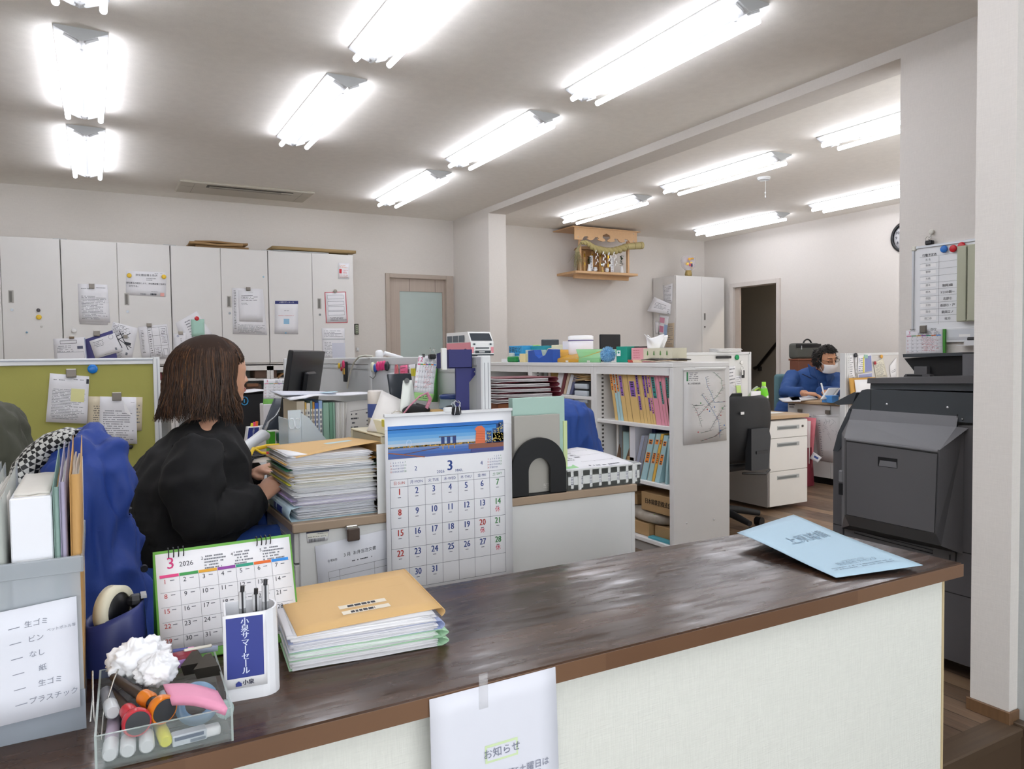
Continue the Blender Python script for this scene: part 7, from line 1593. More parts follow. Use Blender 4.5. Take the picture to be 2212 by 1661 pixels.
for i,nme in enumerate(rows_):
    u,v=wuv(2005,573.5+i*14.3); Q.rect(u-.045,v-hh_*.7,u+.045,v+hh_*.7,mat('f4f4f4',.4),1); Q.text(nme,u,v,hh_*.8,TX,k=2)
    if ents[i]:u,v=wuv(2047,573+i*14.4); Q.text(ents[i],u,v,hh_*.95,mat('2c2c30',.6),k=2,bold=.0002)
q.build('writing',wb)
for px,py,c,l in((2040,538,'2f78d0','large blue magnet at the top of the whiteboard'),(2060,537,'cc2430','large red magnet next to the blue one on the whiteboard'),(2078,531,'cc2430','large red magnet half behind the beige paper holder')):
    magnet(px,py,dict(X=3.49),.017,c,l,off=.002)
a,b=at(2068,532,X=3.46),at(2088,694,X=3.46); c_=at(2104,530,X=3.46)
t=thing('paper_holder','beige hinged plastic paper holder standing off the whiteboard','holder',(3.47,1.97,b.z)); OL=mat('b5b7a0',.45)
q=MB(); q.box(3.455,b.y,b.z,3.485,a.y,a.z,OL,.004); q.build('leaf',t); q=MB(); q.box(3.452,b.y-.06,b.z,3.485,b.y-.003,a.z,OL,.004); q.build('leaf',t); q=MB(); q.cyl((3.453,b.y-.0015,b.z+.01),(3.453,b.y-.0015,a.z-.01),.0022,mat('6f705f',.5),n=8); q.build('hinge',t)
p=at(2012,501,X=3.50); t=thing('wall_hook','round white hook pinned above the whiteboard','hook',p); q=MB(); q.ellip((3.50,p.y,p.z),(.008,.013,.013),mat('dcdad0',.4),14); q.build('head',t); q=MB(); q.tube([(3.497,p.y,p.z-.01),(3.494,p.y,p.z-.034),(3.488,p.y+.003,p.z-.04),(3.485,p.y+.004,p.z-.034)],.002,CH,n=6); q.build('hook',t)
p=at(2008,523,X=3.49); t=thing('binder_clip','black binder clip hanging from the hook at the top of the whiteboard','clip',p); q=MB(); q.box(3.478,p.y-.018,p.z-.012,3.502,p.y+.018,p.z+.008,mat('1c1c1f',.3),.004); q.build('jaw',t)
q=MB(); q.tube([(3.484,p.y+.014,p.z+.004),(3.484,p.y+.018,p.z+.018),(3.486,p.y+.008,p.z+.028),(3.486,p.y,p.z+.02),(3.486,p.y-.008,p.z+.028),(3.484,p.y-.014,p.z+.012),(3.484,p.y-.010,p.z+.004)],.0014,CH,n=5); q.build('handle',t)
t=thing('monthly_calendar','ring-bound March calendar sheet hanging below the whiteboard','calendar',at(1997,765,X=3.47)); c4=[at(1957,714,X=3.475),at(2035,711,X=3.475),at(2036,766,X=3.475),at(1957,767,X=3.475)]
q=MB(); Q=Quad(c4,q,PAPER,.004,front=(-1,0,0)); monthpage(Q,'3',0,31,False,5,True); q.build('page',t)
q=MB(); yy=c4[1].y; q.box(3.478,yy-.012,c4[2].z-.02,3.49,yy-.002,c4[1].z,GRN2); q.build('stand',t)
for u in(.14,.72):
    q=MB()
    for k in range(4):c_=c4[0].lerp(c4[1],u+k*.04); q.tube([c_+Vector((math.cos(a_)*.004-.002,0,math.sin(a_)*.006))for a_ in[i*math.pi/3 for i in range(6)]],.0008,BLK,n=4,closed=True)
    q.build('rings',t)
clip(1996,711,dict(X=3.47),.03,.036,'grey clip holding the March calendar sheet under the whiteboard',mat('7f7a72',.35,.3),off=.0)
q=MB(); a,b=at(2038,709,X=3.50),at(2108,738,X=3.50); q.box(3.49,1.8,b.z,3.51,a.y,a.z,mat('e6e8ea',.3),.002); q.box(3.4895,1.83,b.z+.008,3.4905,a.y-.012,a.z-.008,mat('d4d8dc',.3)); q.box(3.489,b.y+.02,b.z+.02,3.4896,b.y+.07,b.z+.036,mat('f0f0ee',.5)); q.build('small_board',label='second smaller white board below the schedule board',cat='whiteboard')
q=MB(); a=at(2071,745,X=3.47); q.box(3.45,1.85,a.z-.003,3.5,a.y,a.z,mat('e0e1e2',.4)); q.box(3.45,1.85,a.z,3.455,a.y-.035,a.z+.02,mat('e0e1e2',.4)); q.build('pen_ledge',label='small white marker ledge under the second white board',cat='ledge')
q=MB(); p=at(2096,732,X=3.46); q.cyl((3.46,p.y+.01,p.z),(3.46,p.y-.08,p.z),.008,mat('2a2a2c',.4),n=10); q.build('marker_pen',label='black marker lying on the white ledge below the board',cat='marker pen'); q=MB(); q.cyl((3.462,p.y+.004,p.z-.014),(3.462,p.y-.08,p.z-.014),.006,mat('c83038',.4),n=10); q.build('marker_pen',label='red marker lying under the black one on the white ledge',cat='marker pen')
# clock
t=thing('wall_clock','round black-rimmed wall clock half hidden by the whiteboard wall','clock',(7.19,4.724,2.3)); M=frame((7.198,4.724,2.3),(0,-1,0),(0,0,1))
q=MB(M=M); q.lathe([(.125,.0),(.158,0),(.16,.02),(.145,.035),(.128,.028)],mat('1d1e20',.25),n=48); q.build('rim',t)
q=MB(M=M); q.lathe([(0,.008),(.13,.008),(.13,.01),(0,.012)][::-1],mat('e9eaec',.4),n=40); q.build('dial',t)
q=MB(M=M)
for k in range(1,13):a_=math.pi/2-k*math.pi/6; q.text(str(k),.04,INK,M=T(.1*math.cos(a_),.1*math.sin(a_),.0135),bold=.001)
q.build('numerals',t)
q=MB(M=M); q.box(-.003,0,.014,.003,.07,.016,INK,M=T(rz=-.9)); q.box(-.002,0,.016,.002,.10,.018,INK,M=T(rz=.5)); q.build('hands',t)
# ================================================================ BACK ROOM: SHRINE SHELF, DESKS
HW=planks('shrine_wood',['c0986c','d0a97e','dbb88e'],.4,1,.5,grain=30); HWn=mat('d0a97e',.5,var=.08,vs=40)
hs_=thing('shrine_shelf','light wooden household shrine shelf hung under the ceiling of the back room','shrine shelf',(5.2,7.4,2.1)); HY=7.2
def hx(px):return at(px,560,Y=HY).x
def hz(py,px=1300):return at(px,py,Y=HY).z
zb_=hz(589.5,1250); 
q=MB(); q.box(hx(1243),HY,zb_-.0,hx(1378),7.6,zb_+.028,HWn,.002); q.build('shelf_board',hs_)
q=MB(); q.box(hx(1243)+.08,HY+.14,zb_-.045,hx(1378)-.03,HY+.17,zb_,HWn); q.build('rail',hs_)
def arch_(x0,x1,z0,z1):
    P=[(x0,z0),(x0,z1),(x1,z1),(x1,z0),(x1-.1,z0)]; w_=x1-x0; c=(x0+x1)/2; b=z0; H_=z1-z0
    def wave(s):   # one half of the cut-out from the outer end to the middle
        pts=[(.36,.0),(.36,.10),(.33,.28),(.285,.30),(.27,.2),(.29,.16),(.28,.09),(.24,.02),(.2,.08),(.17,.26),(.13,.28),(.115,.18),(.14,.14),(.12,.06),(.06,.0),(.02,.04),(.02,.14),(.06,.28),(.055,.45),(.0,.60)]
        return[(c+s*u*w_*1.05,b+v*H_*1.15)for u,v in pts]
    r_h=wave(1); l_h=wave(-1)[::-1]
    return P[:0]+[(x0,z0),(x0,z1),(x1,z1),(x1,z0)]+r_h+l_h[1:]
x0,x1=hx(1240),hx(1374.5); z1_,z0_=hz(496,1300),hz(522,1300)
pts=arch_(x0,x1,z0_,z1_); q=MB(); q.prism(pts[::-1],.014,HWn,M=frame((0,HY-.001,0),(1,0,0),(0,0,1))); q.build('carved_board',hs_)
q=MB(); q.box(x0-.03,HY-.03,z1_,x1+.04,7.6,z1_+.012,HWn); q.build('roof_board',hs_)
for k in range(4):
    q=MB(); xx=x0+.05 if k<2 else x1-.05; q.ellip((xx,HY-.016,z0_+.03+(k%2)*.09),(.006,.004,.006),GAL,8); q.build('screw',hs_)
for xx in(hx(1252),hx(1356)):
    q=MB(); q.box(xx,HY+.0,zb_+.028,xx+.025,HY+.03,z0_+.03,HWn); q.build('post',hs_)
t=thing('shrine_house','small wooden shrine house with brass fittings on the shrine shelf','shrine',(5.2,7.45,zb_)); 
q=MB(); q.box(hx(1266),7.30,zb_+.028,hx(1332),7.40,zb_+.29,mat('8a6238',.5),.003); q.build('body',t); q=MB(); q.prism([(hx(1262),0),(hx(1337),0),(hx(1333),.03),(hx(1300),.05),(hx(1266),.03)][::1],.14,mat('9a7448',.5),M=frame((0,7.42,zb_+.29),(1,0,0),(0,0,1))); q.build('roof',t)
for k in range(4):
    q=MB(); xx=hx(1270+k*17); q.box(xx,7.288,zb_+.03,xx+.03,7.30,zb_+.27,mat('b58e58',.45),.002); q.box(xx+.006,7.284,zb_+.2,xx+.024,7.289,zb_+.24,mat('c9a23c',.25,.8),.001); q.box(xx+.008,7.284,zb_+.1,xx+.022,7.289,zb_+.14,mat('c9a23c',.25,.8),.001); q.build('door_panel',t)
# rope
rp=thing('straw_rope','twisted straw rope with a frayed end and a bound thick end across the shrine shelf','rope',(5.2,7.15,2.3)); ST_=mat('a79a68',.8,var=.25,vs=120)
ctr=[at(x,y,Y=7.13)for x,y in((1256,524),(1268,525),(1282,535),(1300,541),(1318,543),(1335,540),(1352,534))]
def cat(P,t):
    n_=len(P)-1; i=min(int(t*n_),n_-1); f=t*n_-i; a,b,c,d=P[max(i-1,0)],P[i],P[i+1],P[min(i+2,n_)]
    return .5*((2*b)+(c-a)*f+(2*a-5*b+4*c-d)*f*f+(3*b-a-3*c+d)*f**3)
for s in range(2):
    q=MB(); pts=[]; rs=[]
    for k in range(70):t_=k/69; a_=t_*2*math.pi*6+s*math.pi; r=.009+.009*math.sin(min(1,t_*1.6)*math.pi/2); c_=cat(ctr,t_); pts.append(c_+Vector((.3*r*math.cos(a_)*0,r*math.cos(a_),r*math.sin(a_)))); rs.append(.013+.016*min(1,t_*2))
    q.tube(pts,rs,ST_,n=8); q.build('strand',rp)
a,b=at(1350,533,Y=7.13),at(1387,530,Y=7.13); q=MB(); q.tube([a,b],[.036,.044],mat('b5a878',.8,var=.3,vs=150),n=18); q.build('thick_end',rp)
for f in(.08,.5,.85):q=MB(); c_=a.lerp(b,f); d=(b-a).normalized(); q.tube([c_-d*.003,c_+d*.003],.0375+.008*f,mat('7a6c40',.8),n=18,caps=False); q.build('binding',rp)
q=MB(); rr=random.Random(5); h0=at(1256,523,Y=7.13)
for k in range(70):
    e=at(1236+rr.gauss(12,7),575+rr.uniform(-12,12),Y=7.13+rr.uniform(-.03,.03)); m_=at(1246+rr.uniform(-3,4),540,Y=7.13); q.tube([h0+Vector((rr.uniform(-.01,.01),)*3),m_,m_.lerp(e,.6)+Vector((rr.uniform(-.01,.01),0,0)),e],[.003,.0022,.0016,.0007],mat('8d8460',.85),n=4,caps=False)
q.build('frayed_straw',rp)['kind']='stuff'
for k,(px,py)in enumerate(((1289,540),(1305,543),(1317,545),(1328,544))):
    q=MB(); p0=at(px,py,Y=7.09); w_=[.012,.016,.02,.014][k]
    for j in range(5):
        s_=(1 if j%2 else-1); c_=p0+Vector((s_*.006+.004*j*(k/3),-.0008*j,-.034*j)); q.slab(lambda u,v:c_+Vector((-w_/2+w_*u+s_*.012*v,0,-.036*v)),1,1,mat('eeeeec',.6),.001)
    q.build('paper_streamer',label=['first from left, thin','second from left','third from left, widest','rightmost'][k]+' zigzag white paper streamer hanging from the straw rope',cat='paper streamer')
def vase(px,label,plant):
    c_=at(px,580,Y=7.26); z_=zb_+.029; t=thing('vase',label,'vase',(c_.x,7.26,z_)); q=MB(); q.lathe([(0,0),(.024,0),(.025,.01),(.014,.07),(.016,.085),(.012,.085),(0,.05)],mat('eceef0',.2),(c_.x,7.26,z_),20); q.build('body',t)
    q=MB(); rr=random.Random(px); G_=mat('2c4a26',.45); q.tube([(c_.x,7.26,z_+.05),(c_.x+.005,7.26,z_+.15),(c_.x-.005,7.26,z_+plant)],.002,mat('4a4630',.6),n=5)
    for k in range(22):
        zz=z_+.09+(plant-.09)*k/22; a_=rr.uniform(0,6.28); L_=rr.uniform(.03,.045); d=Vector((math.cos(a_),math.sin(a_)*.5,rr.uniform(.0,.6))).normalized(); s_=d.cross(Vector((0,0,1))).normalized()*L_*.28; o_=Vector((c_.x,7.26,zz)); m_=o_+d*L_*.5+Vector((0,0,.003))
        q.add([o_,m_-s_,o_+d*L_,m_+s_],[(0,1,2,3)],G_); 
    q.build('leaves',t)
vase(1273,'slim white vase with few leaves, left on the shrine shelf',.17); vase(1343,'slim white vase with dense dark leaves, right on the shrine shelf',.22)
for k,(px,label)in enumerate(((1286,'small round white lidded jar, left one on the shrine shelf'),(1311,'small round white lidded jar, right one on the shrine shelf'))):
    c_=at(px,582,Y=7.24); q=MB(); q.lathe([(0,0),(.014,0),(.026,.02),(.024,.035),(.012,.04),(.024,.042),(.02,.05),(0,.055)],mat('dfe1e4',.25),(c_.x,7.24,zb_+.029),20); q.build('sake_jar',label=label,cat='jar')
c_=at(1296,568,Y=7.3); q=MB(); q.lathe([(0,-.004),(.024,-.004),(.026,0),(.024,.004),(0,.004)],mat('e0e2e4',.05,1),M=frame((c_.x,7.25,zb_+.12),(1,0,0),(0,0,1)),n=24); q.box(c_.x-.012,7.245,zb_+.029,c_.x+.012,7.26,zb_+.098,mat('c9a060',.5),.002); q.build('mirror',label='small round mirror on a wooden foot in front of the shrine house',cat='mirror')
for k,px in enumerate((1277,1322)):c_=at(px,560,Y=7.275); q=MB(); Q=Quad([(c_.x-.02,7.275,zb_+.22),(c_.x+.024,7.275,zb_+.22),(c_.x+.024,7.275,zb_+.035),(c_.x-.02,7.275,zb_+.035)],q,PAPER,.002,front=(0,-1,0)); dashes(Q,.3,.1,.7,.9,8,ink=INK,L=.012); q.build('paper_charm',label=['white paper charm standing left of the shrine house doors','white paper charm standing at the right of the shrine house'][k],cat='paper charm')
c_=at(1303,586,Y=7.22); q=MB(); q.ellip((c_.x,7.23,zb_+.039),(.018,.01,.012),mat('c9b060',.5,var=.3,vs=60),10); q.build('gold_ornament',label='tiny gold ornament between the two round jars on the shrine shelf',cat='ornament')
# rake-like lucky decoration on the tall cabinet
t=thing('lucky_rake','small colourful lucky decoration with red and gold pieces on the tall cabinet','decoration',at(1486,593,Y=7.25)); c_=at(1487,572,Y=7.25); tz_=at(1487,593,Y=7.15).z
q=MB(); q.lathe([(0,0),(.04,0),(.045,.03),(.035,.075),(0,.075)],mat('a08a54',.5),(c_.x,7.25,a.z*0+2.122 if 0 else tz),16)if 0 else q.lathe([(0,0),(.04,0),(.045,.03),(.035,.08),(0,.08)],mat('a08a54',.5,var=.3,vs=60),(c_.x,7.25,TC.location.z+float(at(1460,594,Y=TY).z)),16); q.build('base',t)
z_=at(1460,594,Y=TY).z; rr=random.Random(3)
q=MB(); q.lathe([(.05,.08),(.10,.12),(.115,.2),(.10,.25),(.07,.26)],mat('d9d4dc',.1,alpha=.35),(c_.x,7.25,z_),24,sy=.6); q.build('film',t)
for k in range(16):
    a_=rr.uniform(0,6.28); r=rr.uniform(.0,.075); q=MB(); q.ellip((c_.x+r*math.cos(a_),7.22+.03*math.sin(a_),z_+.13+rr.uniform(-.03,.1)),(rr.uniform(.014,.03),.012,rr.uniform(.012,.025)),mat(rr.choice(['c0283c','d9a43c','e6e2dc','3a2c5c','c0283c','e8c060','2f6b3c']),.3),10); q.build('ornament',t)
# papers on the side of the tall cabinet and wall
TCX=at(1460,594,Y=TY).x
for lab,c4,m_,dr in(('floor plan sheet on the side of the tall cabinet',[(1432,618),(1453,612),(1452,655),(1433,652)],PAPER,lambda Q:dashes(Q,.1,.1,.9,.9,10,ink=GREYINK,L=.006)),
    ('pink printed leaflet on the side of the tall cabinet',[(1424,680),(1445,684),(1441,730),(1422,725)],PAPER,lambda Q:(Q.rect(.1,.1,.6,.35,mat('d89ab0',.6)),Q.rect(.1,.5,.55,.8,mat('cc88a4',.6)),Q.rect(.6,.4,.95,.9,mat('9ab4d8',.6)))),
    ('tan crumpled leaflet behind the pink one on the tall cabinet',[(1443,699),(1457,697),(1455,750),(1437,750)],mat('c4b49c',.7),lambda Q:dashes(Q,.1,.1,.9,.9,9,ink=GREYINK,L=.006)),
    ('small plain note at the back edge of the tall cabinet side',[(1415,694),(1423,696),(1424,722),(1416,720)],PAPER,None)):
    sheet('paper_sheet',lab,'paper',c4,dict(X=TCX-.004),dr,m=m_,off=.002)
sheet('paper_sheet','white printed sheet sticking out from the tall cabinet side','paper',[Vector(at(1413,641,X=TCX-.10)),Vector(at(1449,657,X=TCX-.01)),Vector(at(1448,680,X=TCX-.01)),Vector(at(1398,672,X=TCX-.16))],None,lambda Q:(dashes(Q,.2,.25,.8,.7,5),dashes(Q,.85,.5,.95,.95,3,ink=INK)),front=(-1,-1,0),th=.002)
magnet(1433,615,dict(X=TCX-.004),.012,'d9d9d6','small white hook magnet on the side of the tall cabinet',name='hook_magnet')
# ---- partition with keys, right desk, chair, man's desk
RP=dict(Y=4.478)
t=thing('desk_screen','white low screen with keys and a green magnet behind the black chair','partition',(4.1,4.5,0)); q=MB(); q.box(3.30,4.48,.2,4.73,4.51,1.14,WSD,.002); q.build('panel',t); q=MB(); q.box(3.30,4.474,1.135,4.74,4.516,1.158,AL,.003); q.box(4.725,4.474,0,4.758,4.516,1.158,AL,.003); q.build('frame',t)
magnet(1591,772,RP,.022,'179a5c','green magnet on the white screen with the keys'); magnet(1601,783,RP,.017,'ececea','round white hook magnet above the black key tag',name='hook_magnet'); magnet(1568,790,RP,.014,'d9d9d6','round white hook magnet left of the keys',name='hook_magnet')
q=MB(); a,b=at(1546,769,**RP),at(1576,774,**RP); q.box(a.x,4.455,b.z,b.x,4.478,a.z,mat('222326',.4),.003); q.build('marker_holder',label='black marker holder on the white screen with the keys',cat='holder')
t=thing('keys','bunch of keys with a black and white tag hanging on the white screen','keys',at(1605,805,Y=4.46)); a=at(1604,806,Y=4.455); q=MB(); q.box(a.x-.012,4.45,a.z-.04,a.x+.022,4.458,a.z+.025,mat('1f2022',.4),.004,M=None); q.build('tag',t); q=MB(); q.box(a.x-.014,4.447,a.z-.015,a.x+.002,4.4495,a.z+.03,mat('e6e6e4',.5),.002); q.build('label',t); q=MB(); q.tube([(a.x-.01+.014*math.cos(k),4.452,a.z+.04+.02*math.sin(k))for k in range(6)],.0015,CH,n=5,closed=True); q.build('ring',t)
for lab,c4,n_ in(('receipt-like strips clipped on the left of the white key screen',[(1572,792),(1588,790),(1590,838),(1575,842)],6),('long clear-covered list beside the keys on the white screen',[(1589,812),(1601,812),(1602,848),(1590,850)],8)):sheet('paper_strip',lab,'paper',c4,RP,lambda Q:dashes(Q,.1,.05,.9,.95,n_,L=.006),off=.002)
q=MB(); bundle(q,Vector((at(1549,760,**RP).x,4.47,0)),X_,Y_,.27,.1,1.159,.03,4,[mat('e6e6e6',.6)],8,.01); q.build('paper_sheets',label='few white sheets lying on top of the white key screen',cat='paper')
D6=thing('office_desk','office desk with a white drawer unit facing the counter, beyond the black chair','desk',(4.0,4.1,0)); WT=mat('b59a78',.4,var=.05)
q=MB(); q.box(3.30,3.79,.668,4.63,4.47,.694,WT,.003); q.build('desktop',D6)
q=MB(); q.box(4.218,3.815,.03,4.622,4.45,.66,mat('a9a7a5',.45),.002); q.build('drawer_case',D6)
for z0,z1 in((.53,.655),(.29,.527),(.035,.287)):
    q=MB(); q.box(4.224,3.80,z0,4.620,3.818,z1,mat('e0dfdc',.4),.002); d=q.build('drawer',D6); q=MB(); zc=z1-.05 if z0>.5 else z1-.045; q.box(4.30,3.797,zc-.016,4.53,3.801,zc+.012,mat('a9adae',.35),.001); q.box(4.305,3.7965,zc-.012,4.50,3.7975,zc+.004,mat('6f7475',.4)); q.build('handle',d)
q=MB(); q.cyl((4.565,3.8,.605),(4.565,3.795,.605),.009,GAP,n=10); q.build('lock',D6); q=MB(); q.box(3.31,3.9,.02,3.33,4.4,.668,WSD); q.build('side_panel',D6)
# bottle of green tea, phone, small items
c_=at(1650,880,Y=4.0); zt_=at(1650,825,Y=4.0).z; t=thing('tea_bottle','plastic bottle of bright green drink with a lime cap on the right desk','bottle',(c_.x,4.0,.694)); z0=.694; Hh=zt_-z0; GT=mat('6ed024',.15)
q=MB(); q.lathe([(0,0),(.032,0),(.034,.01),(.034,Hh*.3),(.031,Hh*.36),(.034,Hh*.42),(.034,Hh*.62),(.024,Hh*.8)],GT,(c_.x,4,z0),24); q.build('label_body',t); q=MB(); q.lathe([(.024,Hh*.8),(.013,Hh*.88)],mat('c9e6b0',.1,alpha=.6),(c_.x,4,z0),24); q.build('neck',t); q=MB(); q.lathe([(.015,Hh*.87),(.015,Hh),(0,Hh)],mat('9be03c',.3),(c_.x,4,z0),20); q.build('cap',t); q=MB(); q.box(c_.x-.008,3.964,z0+Hh*.5,c_.x+.01,3.9665,z0+Hh*.57,mat('eef6e6',.4)); q.build('label',t)
t=thing('desk_phone','grey-green phone receiver standing left of the green bottle','telephone',(4.2,4.1,.694)); q=MB(); p=[at(x,y,Y=4.05)for x,y in((1612,880),(1618,858),(1628,843),(1636,838))]; q.tube(p,[.018,.014,.013,.016],mat('9aa88e',.4),n=10); q.build('handset',t)
q=MB(); p=[at(x,y,Y=4.03)for x,y in((1628,858),(1632,842),(1640,838),(1640,850))]; q.tube(p,.006,mat('a9d040',.4),n=8); a,b=at(1620,845,Y=4.0),at(1641,865,Y=4.0); q.build('cord',t)
q=MB(); Q=Quad([(a.x,3.99,a.z),(b.x,3.99,a.z),(b.x,3.985,b.z-.06),(a.x,3.985,b.z-.06)],q,PAPER,.003,front=(0,-1,0)); dashes(Q,.1,.4,.9,.5,1,ink=RED,L=.01); q.build('note_card',label='white card with a red line leaning by the green bottle',cat='card')
q=MB(); a,b=at(1581,850,Y=4.1),at(1604,872,Y=4.1); q.box(a.x,4.1,.694,b.x,4.14,a.z,mat('222428',.35),.004); q.build('device',label='small dark device top showing above the black chair',cat='device')
q=MB(); a=at(1575,822,Y=3.9); Quad([at(1568,821,Y=3.17),at(1590,838,Y=3.17),at(1575,858,Y=3.17),at(1566,855,Y=3.17)],q,PAPER,.001,front=(0,-1,0)); q.build('paper_sheet',label='white sheet corner sticking out beside the map on the shelf end',cat='paper')
q=MB(); Quad([at(1590,833,Y=4.47),at(1600,832,Y=4.47),at(1602,850,Y=4.47),at(1592,850,Y=4.47)],q,mat('c2e08a',.6),.001,front=(0,-1,0)); q.build('sticky_note',label='pale green sticky note between the shelf end and the phone',cat='sticky note')
q=MB(); q.cyl(at(1653,893,Z=.70),at(1664,888,Z=.70),.006,BLK,n=8); q.build('ballpoint_pen',label='short black pen on the right desk before the green bottle',cat='pen'); q=MB(); a=at(1655,894,Z=.695); q.box(a.x,a.y,.6945,a.x+.18,a.y+.12,.697,PAPER); q.build('paper_sheet',label='white sheet lying at the corner of the right desk',cat='paper')
# black chair
CB=mat('1c1d20',.6); ch=thing('office_chair','black office chair with a small white tag, backrest towards the counter','chair',(3.55,3.56,0))
cx_,cy_=3.55,3.56
def backf(u,v):
    w_=.235*(1-.18*(1-v)**2)*(1-.25*max(0,v-.93)/.07); z_=.46+.42*v; x=cx_+w_*(2*u-1)*1.0; return Vector((x,cy_-.16+.05*(2*u-1)**2*0-.055*math.sin(v*2.6)+.05*abs(2*u-1)**2,z_))
q=MB(); q.slab(lambda u,v:backf(u,v),16,16,CB,.035); q.slab(lambda u,v:backf(1-u,v)+Vector((0,-.001,0)),16,16,CB,.002); q.build('backrest',ch)
q=MB(); q.box(cx_+.02,cy_-.245,.52,cx_+.12,cy_-.235,.54,mat('1c1d20',.5)); a=at(1609,893,Y=cy_-.24); q.box(a.x-.014,cy_-.222,a.z-.008,a.x+.014,cy_-.219,a.z+.008,mat('e6e6e8',.5)); q.build('tag',ch)
q=MB(); q.prism([(-.02,.42),(.13,.42),(.15,.62),(.13,.68),(-.02,.68)],.05,mat('2a2c30',.5),M=frame((cx_,cy_-.19,0),(1,0,0),(0,0,1))); q.build('lumbar_cover',ch)
q=MB(); q.box(cx_-.24,cy_-.13,.40,cx_+.24,cy_+.35,.46,CB,.03,seg=3); q.build('seat',ch)
q=MB(); q.cyl((cx_,cy_+.08,.12),(cx_,cy_+.08,.40),.03,mat('2a2b2d',.4),n=16); q.build('gas_column',ch); q=MB(); q.tube([(cx_+.05,cy_-.1,.38),(cx_+.2,cy_-.15,.37),(cx_+.26,cy_-.13,.39)],.008,mat('2a2b2d',.4),n=8); q.build('lever',ch)
for k in range(5):
    a_=-.35+k*2*math.pi/5; q=MB(); e_=Vector((cx_+.30*math.cos(a_),cy_+.08+.30*math.sin(a_),.085)); q.tube([(cx_,cy_+.08,.13),(cx_+.15*math.cos(a_),cy_+.08+.15*math.sin(a_),.115),e_],[.03,.024,.018],CB,n=10); q.build('leg',ch)
    q=MB(); d=Vector((-math.sin(a_+.5),math.cos(a_+.5),0)); q.cyl(e_+d*.022+Vector((0,0,-.055)),e_-d*.022+Vector((0,0,-.055)),.03,mat('141416',.4),n=18); q.build('caster',ch)
# man's desk
D7=thing('office_desk','office desk of the masked man, plans clipped to its side','desk',(6.1,4.4,0)); q=MB(); q.box(5.47,4.10,.695,7.0,4.76,.72,WT,.003); q.build('desktop',D7)
q=MB(); q.box(5.5,4.29,.06,6.0,4.74,.69,WSD,.002); q.build('drawer_case',D7); q=MB(); q.box(5.5,4.11,.06,5.52,4.285,.69,WSD,.002); q.build('side_panel',D7); q=MB(); q.box(5.53,4.11,.0,5.95,4.7,.06,BLK); q.build('plinth',D7)
DP=dict(X=5.496); stuffm=mat('dcdcdc',.55)
sheet('plan_sheet','narrow plan sheet at the left on the side of the man\'s desk','drawing',[(1745,893),(1755,894),(1759,975),(1746,970)],DP,lambda Q:(dashes(Q,.1,.05,.9,.9,14,L=.006),Q.line(.8,0,.8,1,.001,INK)),off=.002,m=stuffm)
def bplan(Q):
    Q.line(.05,.03,.95,.05,.001,INK); Q.line(.1,0,.1,1,.001,GREYINK); rr=random.Random(4)
    for k in range(26):a=(.35+rr.random()*.5,.1+rr.random()*.4); b=(a[0]+rr.uniform(-.15,.15),a[1]+rr.uniform(-.1,.1)); Q.line(*a,*b,.0014,GREYINK)
    dashes(Q,.15,.1,.25,.9,16,L=.004)
sheet('plan_sheet','large site plan clipped on the side of the man\'s desk','drawing',[(1757,897),(1815,895),(1822,1003),(1769,994)],DP,bplan,off=.004,m=stuffm)
clip(1730,887,DP,.045,.03,'clip at the left above the narrow plan on the man\'s desk',off=.006); clip(1790,890,DP,.045,.035,'clip holding the large site plan on the man\'s desk',off=.006)
sheet('barcode_label','small black and white equipment label on the man\'s desk side','label',[(1704,873),(1717,873),(1716,881),(1704,880)],DP,lambda Q:(Q.rect(0,0,1,.3,INK),Q.rect(.1,.6,.9,.9,GREYINK)),off=.001)
# bag
bg_=thing('bag','dark red bag stuffed with pink folders on the floor beside the man\'s desk','bag',at(1752,1048,Z=0)); c_=at(1752,1048,Z=0)+Vector((-.04,.04,0))
q=MB(); q.grid(lambda u,v:c_+Vector((.10*math.cos(2*math.pi*u)*(1-.1*v)*(1 if v<.99 else .9),.07*math.sin(2*math.pi*u)*(1+.2*v)+.03*v,.33*v)),24,10,mat('6f1f30',.6,var=.15,vs=20)); q.add([c_+Vector((.09*math.cos(a_),.08*math.sin(a_)+.03,.31))for a_ in[k*math.pi/6 for k in range(12)]],[tuple(range(12))],mat('4a1420',.7)); q.build('body',bg_)
for k,(dx,hgt,c)in enumerate(((-.04,.60,'e08a96'),(-.01,.56,'e6e2e0'),(.02,.58,'d87a86'))):
    q=MB(); q.slab(lambda u,v:c_+Vector((dx+.02*u+(-.02+.04*k)*v,-.06+.16*u,.1+(hgt-.1)*v)),3,3,mat(c,.5),.006); q.build('folder',label=['pink folder, left one standing in the dark red bag','white folder between the pink ones in the dark red bag','pink folder, right one leaning in the dark red bag'][k],cat='folder')
sheet('leaflet','white leaflet with a blue print sticking out of the dark red bag','paper',[at(1757,976,X=5.36),at(1775,988,X=5.36),at(1766,999,X=5.34),at(1749,990,X=5.34)],None,lambda Q:Q.rect(.3,.3,.8,.6,mat('4a62a8',.6)),th=.003,front=(-1,-1,.3))
